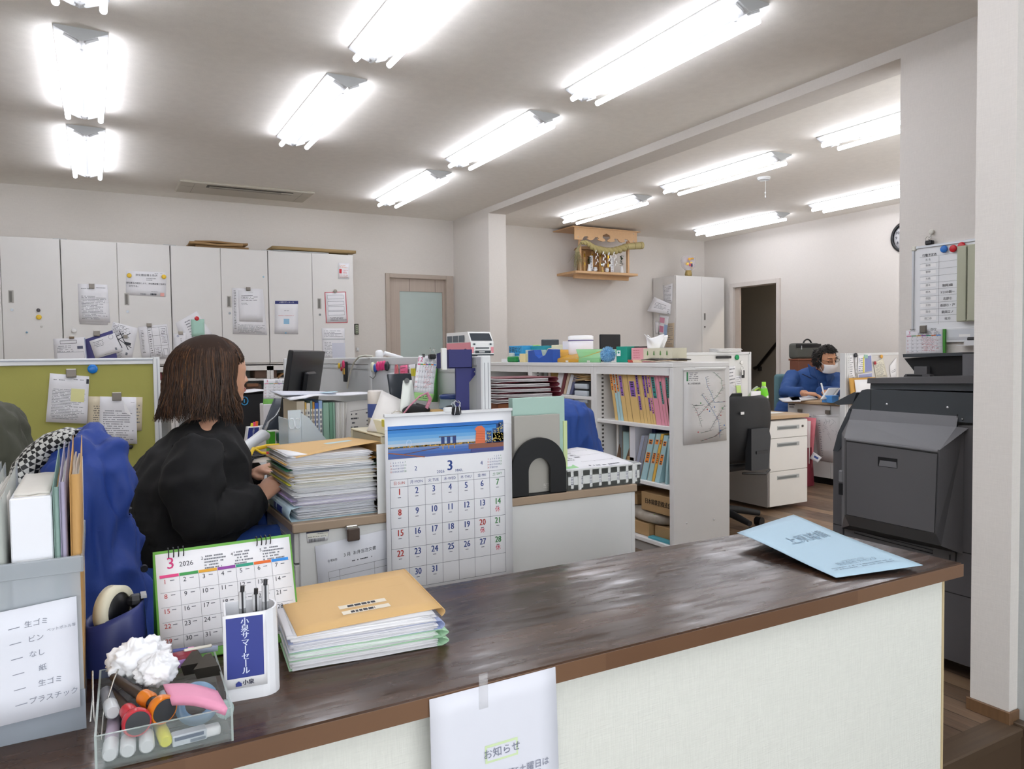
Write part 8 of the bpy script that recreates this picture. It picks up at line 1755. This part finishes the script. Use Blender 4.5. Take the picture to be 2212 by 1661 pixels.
# screen in front of the man
MP_=dict(Y=4.05)
t=thing('desk_screen','white low screen with pinned papers in front of the masked man','partition',(6.2,4.07,0)); q=MB(); q.box(5.42,4.055,.3,7.0,4.095,1.12,mat('cfcdcb',.5),.002); q.build('panel',t); q=MB(); q.box(5.42,4.05,1.115,7.0,4.10,1.138,AL,.003)
for k in range(3):q.box(5.37+k*.022,4.045+k*.0,.0,5.386+k*.022,4.098,1.138,AL,.003)
q.build('frame',t)
for lab,c4,dr,m_ in(('long list on the left of the screen before the man',[(1828,768),(1843,767),(1849,840),(1835,843)],lambda Q:dashes(Q,.1,.05,.9,.95,14,ink=GREYINK,L=.012),PAPER),
    ('narrow strip of vertical print next to the long list on the screen',[(1845,769),(1850,769),(1852,812),(1848,812)],lambda Q:dashes(Q,.1,.02,.9,.98,14,ink=INK,L=.01),PAPER),
    ('blue and white brochure sheet in the middle of the screen',[(1853,768),(1882,764),(1884,802),(1852,807)],lambda Q:(Q.rect(.5,.1,.97,.97,mat('8a92c0',.5)),dashes(Q,.06,.15,.45,.9,7,ink=BLUEI,L=.02),Q.rect(.36,.1,.46,1,mat('d9cf60',.5),2)),PAPER),
    ('second brochure sheet under the blue and white one',[(1853,808),(1884,804),(1885,814),(1853,816)],lambda Q:Q.rect(.05,.2,.95,.95,mat('9aa0c8',.5)),PAPER),
    ('tilted cream letter right of the brochure on the screen',[(1887,785),(1907,773),(1917,814),(1892,816)],lambda Q:dashes(Q,.08,.08,.92,.95,12,ink=GREYINK,L=.02),mat('dcd8c8',.6)),
    ('curled white sheet at the right edge of the screen',[(1921,791),(1936,772),(1936,815),(1924,815)],lambda Q:dashes(Q,.2,.5,.9,.7,2),PAPER)):
    sheet('paper_sheet',lab,'paper',c4,MP_,dr,m=m_,off=.002)
magnet(1847,767,dict(Y=4.045),.02,'33343a','dark magnet above the long list on the screen'); magnet(1903,770,dict(Y=4.045),.016,'d9a040','amber magnet above the tilted cream letter'); magnet(1889,784,dict(Y=4.045),.015,'a8323c','dark red magnet at the corner of the tilted cream letter')
q=MB(); a,b=at(1867,766,Y=4.045),at(1874,774,Y=4.045); q.box(a.x,4.042,b.z,b.x,4.05,a.z,mat('9cc4b4',.6)); q.build('sticky_note',label='small mint note at the top of the blue and white brochure',cat='sticky note')
t=thing('tan_envelope','tan folder with a white sheet standing before the screen of the man','folder',at(1868,845,Y=3.98)); a,b=at(1843,817,Y=3.98),at(1898,813,Y=3.98)
q=MB(); q.slab(lambda u,v:Vector((a.x+(b.x-a.x)*u,3.98+.03*v,.70+(a.z-.70)*v)),4,3,mat('c99848',.5),.012); q.build('cover',t); q=MB(); q.slab(lambda u,v:Vector((a.x+.04+(b.x-a.x-.03)*u,3.965+.03*v,.70+(a.z-.715)*v)),4,3,PAPER,.003); q.build('sheet',t); q=MB(); q.box(5.55,3.93,.0,6.1,4.04,.70,WSD,.002); q.build('low_cabinet',label='low white cabinet behind the copier beside the man\'s desk',cat='cabinet')
# items on the man's desk
t=thing('calculator','white tablet-like calculator propped on the man\'s desk','calculator',at(1800,865,Y=4.3)); c4=[at(1790,838,Y=4.33),at(1816,838,Y=4.33),at(1803,858,Y=4.25),at(1772,862,Y=4.25)]; q=MB(); Quad(c4,q,mat('e2e4e6',.35),.012,front=(0,-.6,1)); q.build('body',t); c5=[c4[0].lerp(c4[1],.12),c4[0].lerp(c4[1],.88),c4[3].lerp(c4[2],.8),c4[3].lerp(c4[2],.12)]; q=MB(); Quad([p+Vector((0,0,.002))for p in c5],q,mat('b9bfc4',.3),.001,front=(0,-.6,1)); q.build('display',t)
for lab,c4 in(('open notebook under the man\'s hands',[(1702,856),(1748,852),(1765,860),(1712,865)]),('loose white sheets at the left on the man\'s desk',[(1682,860),(1725,857),(1730,865),(1690,865)])):sheet('notebook',lab,'notebook',[at(x,y,Z=.735)for x,y in c4],None,None,th=.012,front=(0,0,1),m=mat('dfe0e4',.5))
q=MB(); a,b=at(1797,855,Y=4.2),at(1812,868,Y=4.2); q.box(a.x,4.2,.72,b.x,4.3,a.z,mat('4a8cd0',.5),.002); q.build('box',label='small blue box at the front of the man\'s desk',cat='box')
q=MB(); a,b=at(1781,856,Y=4.35),at(1774,828,Y=4.42); q.tube([a,b],[.006,.008],mat('eceef0',.3),n=8); q.build('stylus',label='white stylus-like pen standing up in front of the man',cat='pen')
t=thing('chair','teal fabric office chair behind the masked man','chair',(5.75,5.3,0)); TL=mat('5c7f86',.8,bump=.3,bs=400); a,b=at(1672,808,Y=5.25),at(1745,880,Y=5.25)
q=MB(); q.box(a.x,5.2,.55,a.x+.46,5.27,a.z,TL,.06,seg=4); q.build('backrest',t); q=MB(); q.box(a.x-.0,4.88,.42,a.x+.48,5.25,.50,TL,.03,seg=3); q.build('seat',t); q=MB(); q.cyl((a.x+.24,5.05,.1),(a.x+.24,5.05,.42),.03,BLK,n=12); q.build('gas_column',t)
for k in range(5):a_=k*2*math.pi/5; q=MB(); q.tube([(a.x+.24,5.05,.1),(a.x+.24+.26*math.cos(a_),5.05+.26*math.sin(a_),.05)],[.025,.018],BLK,n=8); q.ellip((a.x+.24+.27*math.cos(a_),5.05+.27*math.sin(a_),.027),.027,BLK,10); q.build('leg',t)
t=thing('low_cabinet','brown low cabinet behind the masked man carrying a bag','cabinet',(6.6,5.9,0)); zc=at(1712,775,Y=5.75).z; xa=at(1709,780,Y=5.75).x
xa=at(1709,780,Y=5.7).x; zc=at(1712,775,Y=5.6).z
q=MB(); q.box(xa,5.6,0,xa+.42,5.72,zc-.02,mat('7a4a38',.5),.004); q.build('body',t); q=MB(); q.box(xa-.01,5.59,zc-.02,xa+.43,5.73,zc,mat('8a5540',.5),.003); q.build('top',t)
t=thing('backpack','grey and black square backpack on the brown cabinet behind the man','bag',at(1745,775,Y=5.9)); a,b=at(1721,741,Y=5.6),at(1766,775,Y=5.6); BG_=mat('5c5d58',.8,bump=.3,bs=300)
q=MB(); q.box(a.x,5.6,zc,b.x+.05,5.72,a.z+.0,BG_,.03,seg=3); q.build('body',t); q=MB(); q.box(a.x-.003,5.592,zc+.12,b.x+.053,5.61,zc+.16,BLK,.004); q.box(a.x+.06,5.588,zc+.1,a.x+.07,5.595,zc+.14,GAL); q.build('strap',t); q=MB(); c_=at(1744,740,Y=5.65); q.tube([c_+Vector((.065*math.cos(a_),0,-.02+.055*math.sin(a_)))for a_ in[k*math.pi/10 for k in range(11)]],.009,BLK,n=8); q.build('handle',t)
# black monitors beyond the low shelf
for px0,px1,yt,yb,lab,c in((1298,1341,722,760,'black monitor back showing above the fluffy ball','1e2024'),(1172,1208,733,757,'dark grey monitor back showing behind the blue tape dispenser','4a545c')):
    Y_m=5.6 if px0>1200 else 6.2; a,b=at(px0,yt,Y=Y_m),at(px1,yt,Y=Y_m); t=thing('monitor',lab,'monitor',((a.x+b.x)/2,Y_m,.72)); q=MB(); q.box(a.x,Y_m,.86,b.x,Y_m+.03,a.z,mat(c,.4),.006); q.build('screen_housing',t); q=MB(); q.box((a.x+b.x)/2-.03,Y_m-.02,.72,(a.x+b.x)/2+.03,Y_m,1.0,BLK); q.box((a.x+b.x)/2-.1,Y_m-.1,.72,(a.x+b.x)/2+.1,Y_m+.08,.73,BLK); q.build('stand',t)
t=thing('office_desk','long office desk in the back room behind the low shelves','desk',(4.2,6,0)); q=MB(); q.box(3.75,5.35,.69,5.1,6.5,.72,WT); q.build('desktop',t); q=MB(); q.box(3.77,5.37,0,3.8,6.48,.69,WSD); q.build('side_panel',t); q=MB(); q.box(5.06,5.37,0,5.09,6.48,.69,WSD); q.build('side_panel',t)

# ================================================================ PEOPLE AND COATS
SKIN=mat('c99a80',.5,sub=.15); SKIN2=mat('d39d7c',.5,sub=.15)
def hand(q,w,d,n,side,m,s=1.0,curl=.5):
    """palm and five separate bent fingers; w wrist, d pointing direction, n back of the hand, side +1/-1 where the thumb leaves"""
    d=Vector(d).normalized(); n=Vector(n); n=(n-d*n.dot(d)).normalized(); x=d.cross(n)*side
    q.tube([w-d*.03*s,w,w+d*.03*s,w+d*.07*s,w+d*.085*s],[.021*s,.023*s,.034*s,.037*s,.03*s],m,n=12,flat=.5,upv=n)
    for i,(L,o)in enumerate(((.066,.030),(.075,.010),(.070,-.010),(.055,-.029))):
        p=w+d*.076*s+x*o*s; pts=[p-d*.012*s,p]; a=.15; 
        for k in range(3):a+=curl*(.45+.1*i); pts.append(pts[-1]+(d*math.cos(a)-n*math.sin(a))*L*s*(.42,.32,.26)[k])
        q.tube(pts,[.0085*s,.009*s,.0085*s,.0078*s,.006*s],m,n=8)
    p=w+d*.022*s+x*.026*s; q.tube([p-x*.012*s,p+x*.010*s+d*.014*s-n*.006*s,p+x*.018*s+d*.038*s-n*.016*s,p+x*.014*s+d*.058*s-n*.022*s],[.012*s,.011*s,.0095*s,.007*s],m,n=8)
def vox(q,size,m,sm=4,disp=None):
    r=baked(q,[('REMESH',dict(mode='VOXEL',voxel_size=size,use_smooth_shade=True)),('SMOOTH',dict(factor=.5,iterations=sm))],'b',m)
    if disp:
        ns=[Vector((0,0,0))for _ in r.v]
        for f in r.f:
            nn=(r.v[f[1]]-r.v[f[0]]).cross(r.v[f[2]]-r.v[f[0]])
            for i in f:ns[i]+=nn
        r.v=[v+(n.normalized()*disp(v)if n.length else n)for v,n in zip(r.v,ns)]
    return r
def W(px,py,Y=2.4):return at(px,py,Y=Y)
def folds(amp,sc=(9,9,4),seed=0):
    sc=tuple(sc)
    o=Vector((seed,seed*2.1,seed*.7))
    def f(v):p=Vector((v.x*sc[0],v.y*sc[1],v.z*sc[2]))+o; return amp*((1-2*abs(noise.noise(p)))*.7+noise.noise(p*2.3)*.5-.3)
    return f
# ---- the woman
wm=thing('person','person with shoulder-length brown hair in a black sweatshirt seated at the desk','person',(.2,2.4,0))
HC=W(466,797); q=MB()
q.ellip(HC,(.088,.072,.098),SKIN); q.ellip(W(489,826),(.052,.056,.068),SKIN); q.ellip(W(485,805),(.054,.06,.06),SKIN)
q.tube([W(515,799),W(525,813),W(530,821),W(522,827)],[.007,.010,.011,.006],SKIN,n=10); q.ellip(W(528,823,2.389),.007,SKIN,8); q.ellip(W(528,823,2.411),.007,SKIN,8)
for y,r in((838,.0075),(845,.0085)):q.ellip(W(521,y),(.011,.022,r),SKIN,12)
q.ellip(W(510,859),(.022,.026,.018),SKIN); q.ellip(W(512,792),(.016,.05,.010),SKIN,12)
for s in(-1,1):q.ellip(W(462,815,2.4+s*.074),(.016,.007,.026),SKIN,10)
q.tube([W(470,850),W(458,890),W(452,925)],[.052,.048,.055],SKIN,n=16)
tr=[(452,925,.05,.09),(430,985,.10,.16),(415,1060,.13,.16),(420,1130,.14,.16),(430,1200,.15,.17)]
for(px,py,a,b),(p2,y2,a2,b2)in zip(tr,tr[1:]):
    for k in range(3):f=k/3; q.ellip(W(px+(p2-px)*f,py+(y2-py)*f),(a+(a2-a)*f,b+(b2-b)*f,.07),SKIN,16)
near=[W(428,965,2.22),W(420,1050,2.17),W(432,1118,2.15),W(500,1100,2.19),W(548,1083,2.25)]; far=[W(440,955,2.58),W(455,1020,2.62),W(490,1055,2.6),W(545,1020,2.53)]
q.tube(near,[.05,.045,.042,.034,.025],SKIN,n=12); q.tube(far,[.05,.045,.04,.026],SKIN,n=12)
wn=W(553,1080,2.26); hand(q,wn,W(600,1036,2.30)-wn,(-.35,-.55,.7),-1,SKIN,.95,.45)
wf=W(548,1019,2.51); hand(q,wf,W(600,1008,2.42)-wf,(.0,-.3,.9),1,SKIN,.95,.55)
vox(q,.0042,SKIN,3).build('body',wm)
q=MB()
for s in(-1,1):q.ellip(W(510,807,2.4+s*.031),(.011,.013,.011),mat('e9e6e2',.2),12); q.ellip(W(515.5,807,2.4+s*.031),(.004,.007,.007),mat('1d1512',.1),10)
q.build('eyes',wm)['kind']='stuff'
q=MB()
for y,r in((839,.0035),(843.5,.0045)):q.ellip(W(525.5,y),(.0085,.017,r),mat('b06a60',.4),10)
q.build('lips',wm)
q=MB()
for s in(-1,1):q.tube([W(515,797,2.4+s*.014),W(515,794,2.4+s*.03),W(508,796,2.4+s*.048)],.0025,mat('3a2a22',.8),n=6)
q.build('eyebrows',wm)
q=MB(); BS=mat('111113',.85,bump=.25,bs=900)
tw=[(456,918,.065,.085,.03),(440,950,.105,.17,.05),(428,985,.145,.215,.06),(412,1040,.178,.22,.07),(408,1095,.192,.22,.07),(415,1150,.185,.22,.06),(428,1195,.175,.22,.05)]
for(px,py,a,b,c),(p2,y2,a2,b2,c2)in zip(tw,tw[1:]):
    for k in range(3):f=k/3; q.ellip(W(px+(p2-px)*f,py+(y2-py)*f),(a+(a2-a)*f,b+(b2-b)*f,c+(c2-c)*f),BS,20)
q.tube([W(428,968,2.225),W(415,1050,2.16),W(430,1122,2.14),W(500,1105,2.18),W(545,1085,2.245),W(555,1080,2.255)],[.078,.082,.072,.06,.052,.042],BS,n=16)
q.tube([W(440,955,2.57),W(458,1025,2.63),W(492,1058,2.61),W(540,1024,2.53),W(550,1018,2.515)],[.075,.075,.065,.048,.04],BS,n=16)
vox(q,.0085,BS,6,folds(.015,(11,10,8),3)).build('sweatshirt',wm)
q=MB(); q.tube([W(551,1081,2.253),W(558,1077,2.258)],[.047,.043],BS,n=18); q.tube([W(546,1020,2.52),W(552,1017,2.512)],[.043,.040],BS,n=18); q.tube([W(456,905)+Vector((.062*math.cos(a),.066*math.sin(a),.010*math.cos(a)))for a in[k*math.pi/10 for k in range(20)]],.010,BS,n=8,closed=True); q.build('cuffs_and_collar',wm)
JN=mat('27488f',.8,bump=.4,bs=500); q=MB()
for s in(-1,1):q.tube([Vector((.17,2.4+s*.10,.50)),Vector((.35,2.4+s*.12,.56)),Vector((.56,2.4+s*.12,.57)),Vector((.62,2.4+s*.12,.50)),Vector((.60,2.4+s*.12,.28)),Vector((.58,2.4+s*.12,.07))],[.11,.105,.085,.075,.06,.05],JN,n=16)
q.ellip((.19,2.4,.53),(.17,.19,.10),JN); vox(q,.011,JN,3,folds(.006,(9,9,9),5)).build('jeans',wm)
q=MB()
for s in(-1,1):q.ellip((.64,2.4+s*.12,.042),(.13,.045,.042),mat('d8d4ce',.6),14)
q.build('shoes',wm)
# hair: a shaped base plus many fine locks
hcs=[mat(h,.42,spec=.4)for h in('24170f','2f1e14','3a2618','4a3020','5c3d26','6e4a2c')]
TP=W(462,733); rr=random.Random(4)
def hr(phi,t,k=1.0):
    """point on the hair surface: phi around the head (0 = face), t from crown 0 to tip 1"""
    c,s=math.cos(phi),math.sin(phi); b=(1-c)/2
    z=.0+.098*math.cos(min(t*1.9,1)*math.pi/2)-max(0,t-.5)*(.265+.02*b+.03*(1-b))*1.0
    w=math.sin(min(t*1.9,1)*math.pi/2); fl=max(0,t-.45)/.55
    rx=(.094+.030*b-.022*(1-b)*min(1,max(0,t-.42)*6))*w+fl*(.004+.012*b*b+.02*max(0,t-.8)*b); ry=.090*w+fl*.026
    return Vector((HC.x-.010+c*rx*k-.006*b*fl,HC.y+s*ry*k,HC.z+z))
def zone(phi):return abs(((phi+math.pi)%(2*math.pi))-math.pi)
q=MB(); q.slab(lambda u,v:hr(1.0+(2*math.pi-2.0)*u,v*.9,.955),40,24,mat('2f1e14',.9),.006); q.grid(lambda u,v:hr(2*math.pi*u,v*.36,.965),40,8,mat('2f1e14',.9)); q.build('hair_base',wm)
q=MB()
for i in range(3600):
    phi=rr.uniform(-math.pi,math.pi); zf=abs(phi)
    if zf<.85 and rr.random()<.35:continue
    L=rr.uniform(.84,1.03)+(.05 if zf<1.3 else 0)if zf>.85 else rr.uniform(.34,.47)
    t0=rr.random()**2.6*.5; k=rr.uniform(.97,1.035); sw=rr.uniform(-.10,.10); pts=[]
    for j in range(10):
        t=t0+(L-t0)*j/9; f=max(0,t-.5)*2; pts.append(hr(phi+sw*t*t,t,k)+Vector((rr.gauss(0,.002)+.003*math.sin(t*14+phi*5),rr.gauss(0,.002),0))*(.3+f)+Vector((.016*f*f*(1 if zf<1.2 else-.5),0,0))*rr.random())
    q.tube(pts,[.0016,.0022,.0024,.0024,.0024,.0022,.002,.0016,.0011,.0004],hcs[min(5,max(0,int(rr.gauss(1.5 if k<1.0 else 2.5,1.4))))],n=3,caps=False)
q.build('hair',wm)['kind']='stuff'
ch=thing('office_chair','green office chair under the seated woman','chair',(.2,2.4,0)); GF=mat('5f7a4c',.8)
q=MB(); q.box(-.03,2.18,.36,.43,2.62,.42,GF,.03,seg=3); q.build('seat',ch); q=MB(); q.box(-.055,2.24,.46,-.02,2.60,.69,GF,.015,seg=3); q.build('backrest',ch)
q=MB(); q.cyl((.2,2.4,.1),(.2,2.4,.37),.03,BLK,n=12); q.build('gas_column',ch)
for k in range(5):a_=k*2*math.pi/5; q=MB(); q.tube([(.2,2.4,.1),(.2+.27*math.cos(a_),2.4+.27*math.sin(a_),.05)],[.025,.018],BLK,n=8); q.ellip((.2+.28*math.cos(a_),2.4+.28*math.sin(a_),.027),.027,BLK,10); q.build('leg',ch)
# ---- the man
mn=thing('person','person in a blue work jacket, glasses and white mask writing at the far desk','person',(6.1,4.95,0))
def U(px,py,Y=4.95):return at(px,py,Y=Y)
HM=U(1783,772,4.84); fd=Vector((-.16,-.90,-.28)).normalized(); fx=Vector((.95,-.28,.12)); fx=(fx-fd*fx.dot(fd)).normalized(); fu=fx.cross(fd)*-1
if fu.z<0:fu=-fu
rot=Matrix((fx,fd,fu)).transposed()
HS=1.14
def F(x,y,z):return HM+(fx*x+fd*y+fu*z)*HS
q=MB(); q.ellip(HM,(.084,.102,.118),SKIN2,rot=rot); q.ellip(F(0,.035,-.055),(.066,.068,.076),SKIN2,rot=rot); q.ellip(F(0,.05,-.095),(.028,.03,.022),SKIN2,rot=rot)
q.tube([F(0,.086,.012),F(0,.102,-.012),F(0,.110,-.026),F(0,.094,-.034)],[.008,.011,.013,.008],SKIN2,n=10); q.ellip(F(0,.083,.024),(.05,.014,.010),SKIN2,rot=rot)
for s in(-1,1):q.ellip(F(s*.077,.0,-.012),(.010,.016,.028),SKIN2,rot=rot)
NB_=U(1765,825,5.02); q.tube([F(0,-.02,-.07),HM.lerp(NB_,.7),NB_],[.055,.055,.06],SKIN2,n=14)
sr,sl_=U(1712,812,5.05),U(1800,812,4.98); hp=Vector((5.98,5.12,.52)); mid=(sr+sl_)/2
for k in range(6):q.ellip(mid.lerp(hp,k/5)+Vector((0,0,-.02)),(.15,.11,.1),SKIN2,16)
er,el=U(1697,850,4.92),U(1806,848,4.85); hr_,hl=Vector((U(1742,850,4.68).x,4.68,.775)),Vector((U(1782,848,4.62).x,4.62,.775))
q.tube([sr,er,hr_],[.05,.042,.028],SKIN2,n=12); q.tube([sl_,el,hl],[.05,.042,.028],SKIN2,n=12)
hand(q,hr_,(.55,-.8,-.12),(-.1,.1,1),-1,SKIN2,1,.3); hand(q,hl,(-.25,-.9,-.1),(.1,.1,1),1,SKIN2,1,.5)
vox(q,.005,SKIN2,3).build('body',mn)
q=MB(); JB=mat('2c518e',.75,bump=.3,bs=400)
for k in range(8):
    f=k/7; q.ellip(mid.lerp(hp,f)+Vector((0,-.01,-.01)),(.205+.02*math.sin(f*3),.145,.10),JB,20,rot=Matrix.Rotation(-.25,3,'Z'))
q.ellip(NB_+Vector((0,0,-.05)),(.11,.09,.04),JB); q.tube([sr,er+Vector((0,0,.01)),hr_-Vector((.0,-.05,-.01))],[.074,.062,.046],JB,n=16); q.tube([sl_,el,hl-Vector((0,-.05,-.01))],[.074,.062,.046],JB,n=16)
vox(q,.010,JB,4,folds(.012,(8,8,8),7)).build('jacket',mn)
for c4 in([(1746,786),(1758,796),(1767,820),(1751,811)],[(1797,797),(1801,812),(1787,827),(1784,812)]):q=MB(); Quad([U(x,y,4.85)for x,y in c4],q,JB,.008,front=(-1,-1,0)); q.build('collar',mn)
q=MB(); q.tube([U(1768,824,4.84),U(1771,848,4.78)],.004,mat('1d3a70',.6),n=6); q.build('zip',mn); q=MB(); q.ellip(U(1767,806,4.925),(.035,.03,.05),mat('6f2226',.8),14); q.build('red_shirt',mn)
q=MB(); q.tube([U(1733,808,4.82),U(1752,817,4.80)],.005,mat('16264c',.6),n=6); q.build('pocket_zip',mn)
q=MB(); MK=mat('eceef2',.7)
def msk(u,v):x=(u-.5)*2; return F(x*.066,.048+.066*math.sqrt(max(0,1-x*x*.85))-.010*abs(v-.35)*2,-.03-.078*v)
q.slab(lambda u,v:msk(u,v),14,8,MK,.002); q.slab(lambda u,v:msk(1-u,v)+fd*.0005,14,8,MK,.001)
for s in(0,1):q.tube([msk(s,.1),F((2*s-1)*.082,.0,.0)],.0016,MK,n=5); q.tube([msk(s,.9),F((2*s-1)*.082,.0,-.03)],.0016,MK,n=5)
q.build('mask',mn); GL=mat('2a2624',.3,.4)
for s in(-1,1):
    q=MB(); cc=F(s*.033,.104,.002); q.tube([cc+fx*(.025*math.copysign(abs(math.cos(a))**.7,math.cos(a)))+fu*(.015*math.copysign(abs(math.sin(a))**.7,math.sin(a)))for a in[k*math.pi/8 for k in range(16)]],.0015,GL,n=5,closed=True); q.tube([cc+fx*s*.025,F(s*.08,.02,.004)],.0015,GL,n=5); q.tube([cc-fx*s*.025,F(0,.108,.004)],.0014,GL,n=5); q.build('glasses',mn)
    q=MB(); q.ellip(F(s*.032,.080,.002),(.016,.012,.009),SKIN2,12,rot=rot); q.tube([F(s*.018,.092,-.003),F(s*.032,.094,-.006),F(s*.046,.088,-.003)],.0014,mat('1a1210',.5),n=5); q.build('closed_eye',mn); q=MB(); q.tube([F(s*.014,.098,.020),F(s*.033,.098,.027),F(s*.054,.086,.022)],.003,mat('1d1917',.8),n=6); q.build('eyebrow',mn)
mh=[mat(h,.45)for h in('191614','231f1c','2e2926')]; q=MB()
def hs2(a,e,k):return HM+rot@Vector((.087*k*math.cos(e)*math.cos(a),.105*k*math.cos(e)*math.sin(a),.125*k*math.sin(e)))
def fr(a,e):return math.sin(a)*math.cos(e)>.38 and math.sin(e)<.62   # the bare face
for i in range(1500):
    a=rr.uniform(0,2*math.pi); e=math.asin(rr.uniform(-.55,1))
    if fr(a,e):continue
    p=hs2(a,e,.98); o=(p-HM).normalized(); fall=(o*.5-fu*.6+fd*(.9 if math.sin(e)>.5 else-.3)+Vector((rr.gauss(0,.14),rr.gauss(0,.14),rr.gauss(0,.14)))).normalized(); L=rr.uniform(.025,.045)
    q.tube([p-o*.006,p+o*.006+fall*L*.35,p+o*.007+fall*L*.75,p+o*.004+fall*L],[.0035,.0034,.0026,.0007],mh[i%3],n=4,caps=False)
q.build('hair',mn)['kind']='stuff'; q=MB(); vs=[]
q.grid(lambda u,v:hs2(2*math.pi*u,.62+.95*v,1.0),24,8,mh[0]); q.grid(lambda u,v:hs2(math.pi*.86+1.28*math.pi*u,-.45+1.15*v,1.0),24,10,mh[0]); q.build('hair_base',mn)
q=MB(); JT=mat('26345c',.8)
for s in(-1,1):q.tube([hp+Vector((s*.1,0,-.02)),hp+Vector((s*.12,-.40,0)),hp+Vector((s*.12,-.42,-.4)),hp+Vector((s*.12,-.42,-.45))],[.1,.08,.055,.05],JT,n=12)
q.build('trousers',mn)
# ---- coats over chairs
def coat(name,label,Y,secs,th,m,zend,amp=.014,seed=1,cat='jacket',extra=None,tilt=0.0,parts=None):
    q=MB(); n_=30; P=[]
    for i,(py,xl,xr)in enumerate(secs):
        a,b=at(xl,py,Y=Y),at(xr,py,Y=Y); c_=(a+b)/2; rx=(b.x-a.x)/2; ty=th*min(1,.35+.35*i); P.append((c_,rx,ty))
    c_,rx,ty=P[-1]; P.append((Vector((c_.x,c_.y,zend)),rx*1.02,ty))
    for(c0,r0,t0),(c1,r1,t1)in zip(P,P[1:]):
        k_=max(2,int((c0.z-c1.z)/.011))
        for k in range(k_+1):f=k/k_; q.ellip(c0.lerp(c1,f),(r0+(r1-r0)*f,t0+(t1-t0)*f,.022),m,22)
    if extra:extra(q)
    t=thing(name,label,cat,(P[2][0].x,Y,zend)); vox(q,.009,m,9,folds(amp,(17,17,5),seed)).build('shell',t); return t
BJ=mat('1d3a86',.6,bump=.15,bs=200); YJ=1.80
def ex1(q):q.tube([at(198,958,Y=YJ),at(222,975,Y=YJ-.05),at(238,1010,Y=YJ-.07),at(250,1055,Y=YJ-.06),at(250,1095,Y=YJ-.05)],[.026,.032,.034,.034,.028],BJ,n=14)
t=coat('padded_jacket','bright blue padded jacket hung over the chair behind the file box',YJ,[(948,178,212),(962,152,226),(1000,112,238),(1055,84,252),(1110,78,268),(1180,76,296),(1250,76,326),(1330,76,336)],.13,BJ,.30,.034,2,extra=ex1)
q=MB(); q.tube([at(250,1097,Y=YJ-.05),at(249,1108,Y=YJ-.05)],[.031,.027],mat('14161c',.7),n=14); q.build('cuff',t); q=MB(); p=at(311,1226,Y=YJ-.125); q.cyl(p,p-Vector((0,.012,0)),.007,mat('1a1c24',.4),n=12); q.build('snap_button',t)
M_,N,L,b,tc=nodes('check_cloth',.45); ck=N.new('ShaderNodeTexChecker'); ck.inputs['Scale'].default_value=110; ck.inputs['Color1'].default_value=(*lin('c4c4c0'),1); ck.inputs['Color2'].default_value=(*lin('131315'),1); L.new(mapping(N,L,tc.outputs['Object'],rot=(.3,.5,.78)),ck.inputs['Vector']); L.new(ck.outputs['Color'],b.inputs['Base Color'])
q=MB(); q.tube([at(x,y,Y=YJ+dy)for x,y,dy in((172,944,.0),(150,946,.02),(118,960,.04),(86,985,.05),(60,1015,.05),(44,1060,.04),(40,1120,.04))],[.022,.034,.04,.042,.042,.038,.03],M_,n=16,flat=.7); q.build('scarf',label='black and silver checked scarf beside the blue padded jacket',cat='scarf')
cz=thing('office_chair','chair hidden under the bright blue padded jacket','chair',(.0,1.85,0)); q=MB(); q.box(-.18,1.80,.5,.01,1.83,.82,BLK,.02,seg=2); q.build('backrest',cz); q=MB(); q.box(-.24,1.82,.28,.2,2.1,.32,BLK,.02); q.build('seat',cz); q=MB(); q.cyl((-.02,1.9,0),(-.02,1.9,.3),.03,BLK,n=10); q.build('column',cz)
GJ=mat('45463a',.75,bump=.2,bs=300)
coat('olive_jacket','dark olive jacket hung over a chair at the left edge of the photo',2.75,[(884,-30,28),(892,-50,42),(930,-60,62),(975,-60,76),(1010,-60,84)],.16,GJ,.45,.022,6)
cz=thing('office_chair','green-backed chair under the dark olive jacket','chair',(-.75,2.8,0)); xg=at(20,950,Y=2.75).x; q=MB(); q.box(xg-.2,2.73,.42,xg+.06,2.78,.86,GF,.02,seg=2); q.build('backrest',cz); q=MB(); q.box(xg-.25,2.78,.40,xg+.15,3.2,.45,GF,.02); q.build('seat',cz); q=MB(); q.cyl((xg,2.95,0),(xg,2.95,.41),.03,BLK,n=10); q.build('column',cz)
JC=mat('274a94',.7,bump=.2,bs=300)
t=coat('work_jacket','blue work jacket hung over the chair beyond the black bookend',3.05,[(871,1190,1240),(878,1165,1262),(895,1150,1273),(930,1140,1281),(965,1135,1293),(1010,1135,1304)],.12,JC,.42,.016,9)
cz=thing('office_chair','chair hidden under the blue work jacket','chair',(2.0,3.1,0)); xg=at(1215,930,Y=3.05).x; q=MB(); q.box(xg-.12,3.03,.42,xg+.12,3.07,.80,BLK,.02); q.build('backrest',cz); q=MB(); q.box(xg-.22,3.08,.40,xg+.2,3.42,.45,BLK,.02); q.build('seat',cz); q=MB(); q.cyl((xg,3.2,0),(xg,3.2,.41),.03,BLK,n=10); q.build('column',cz)
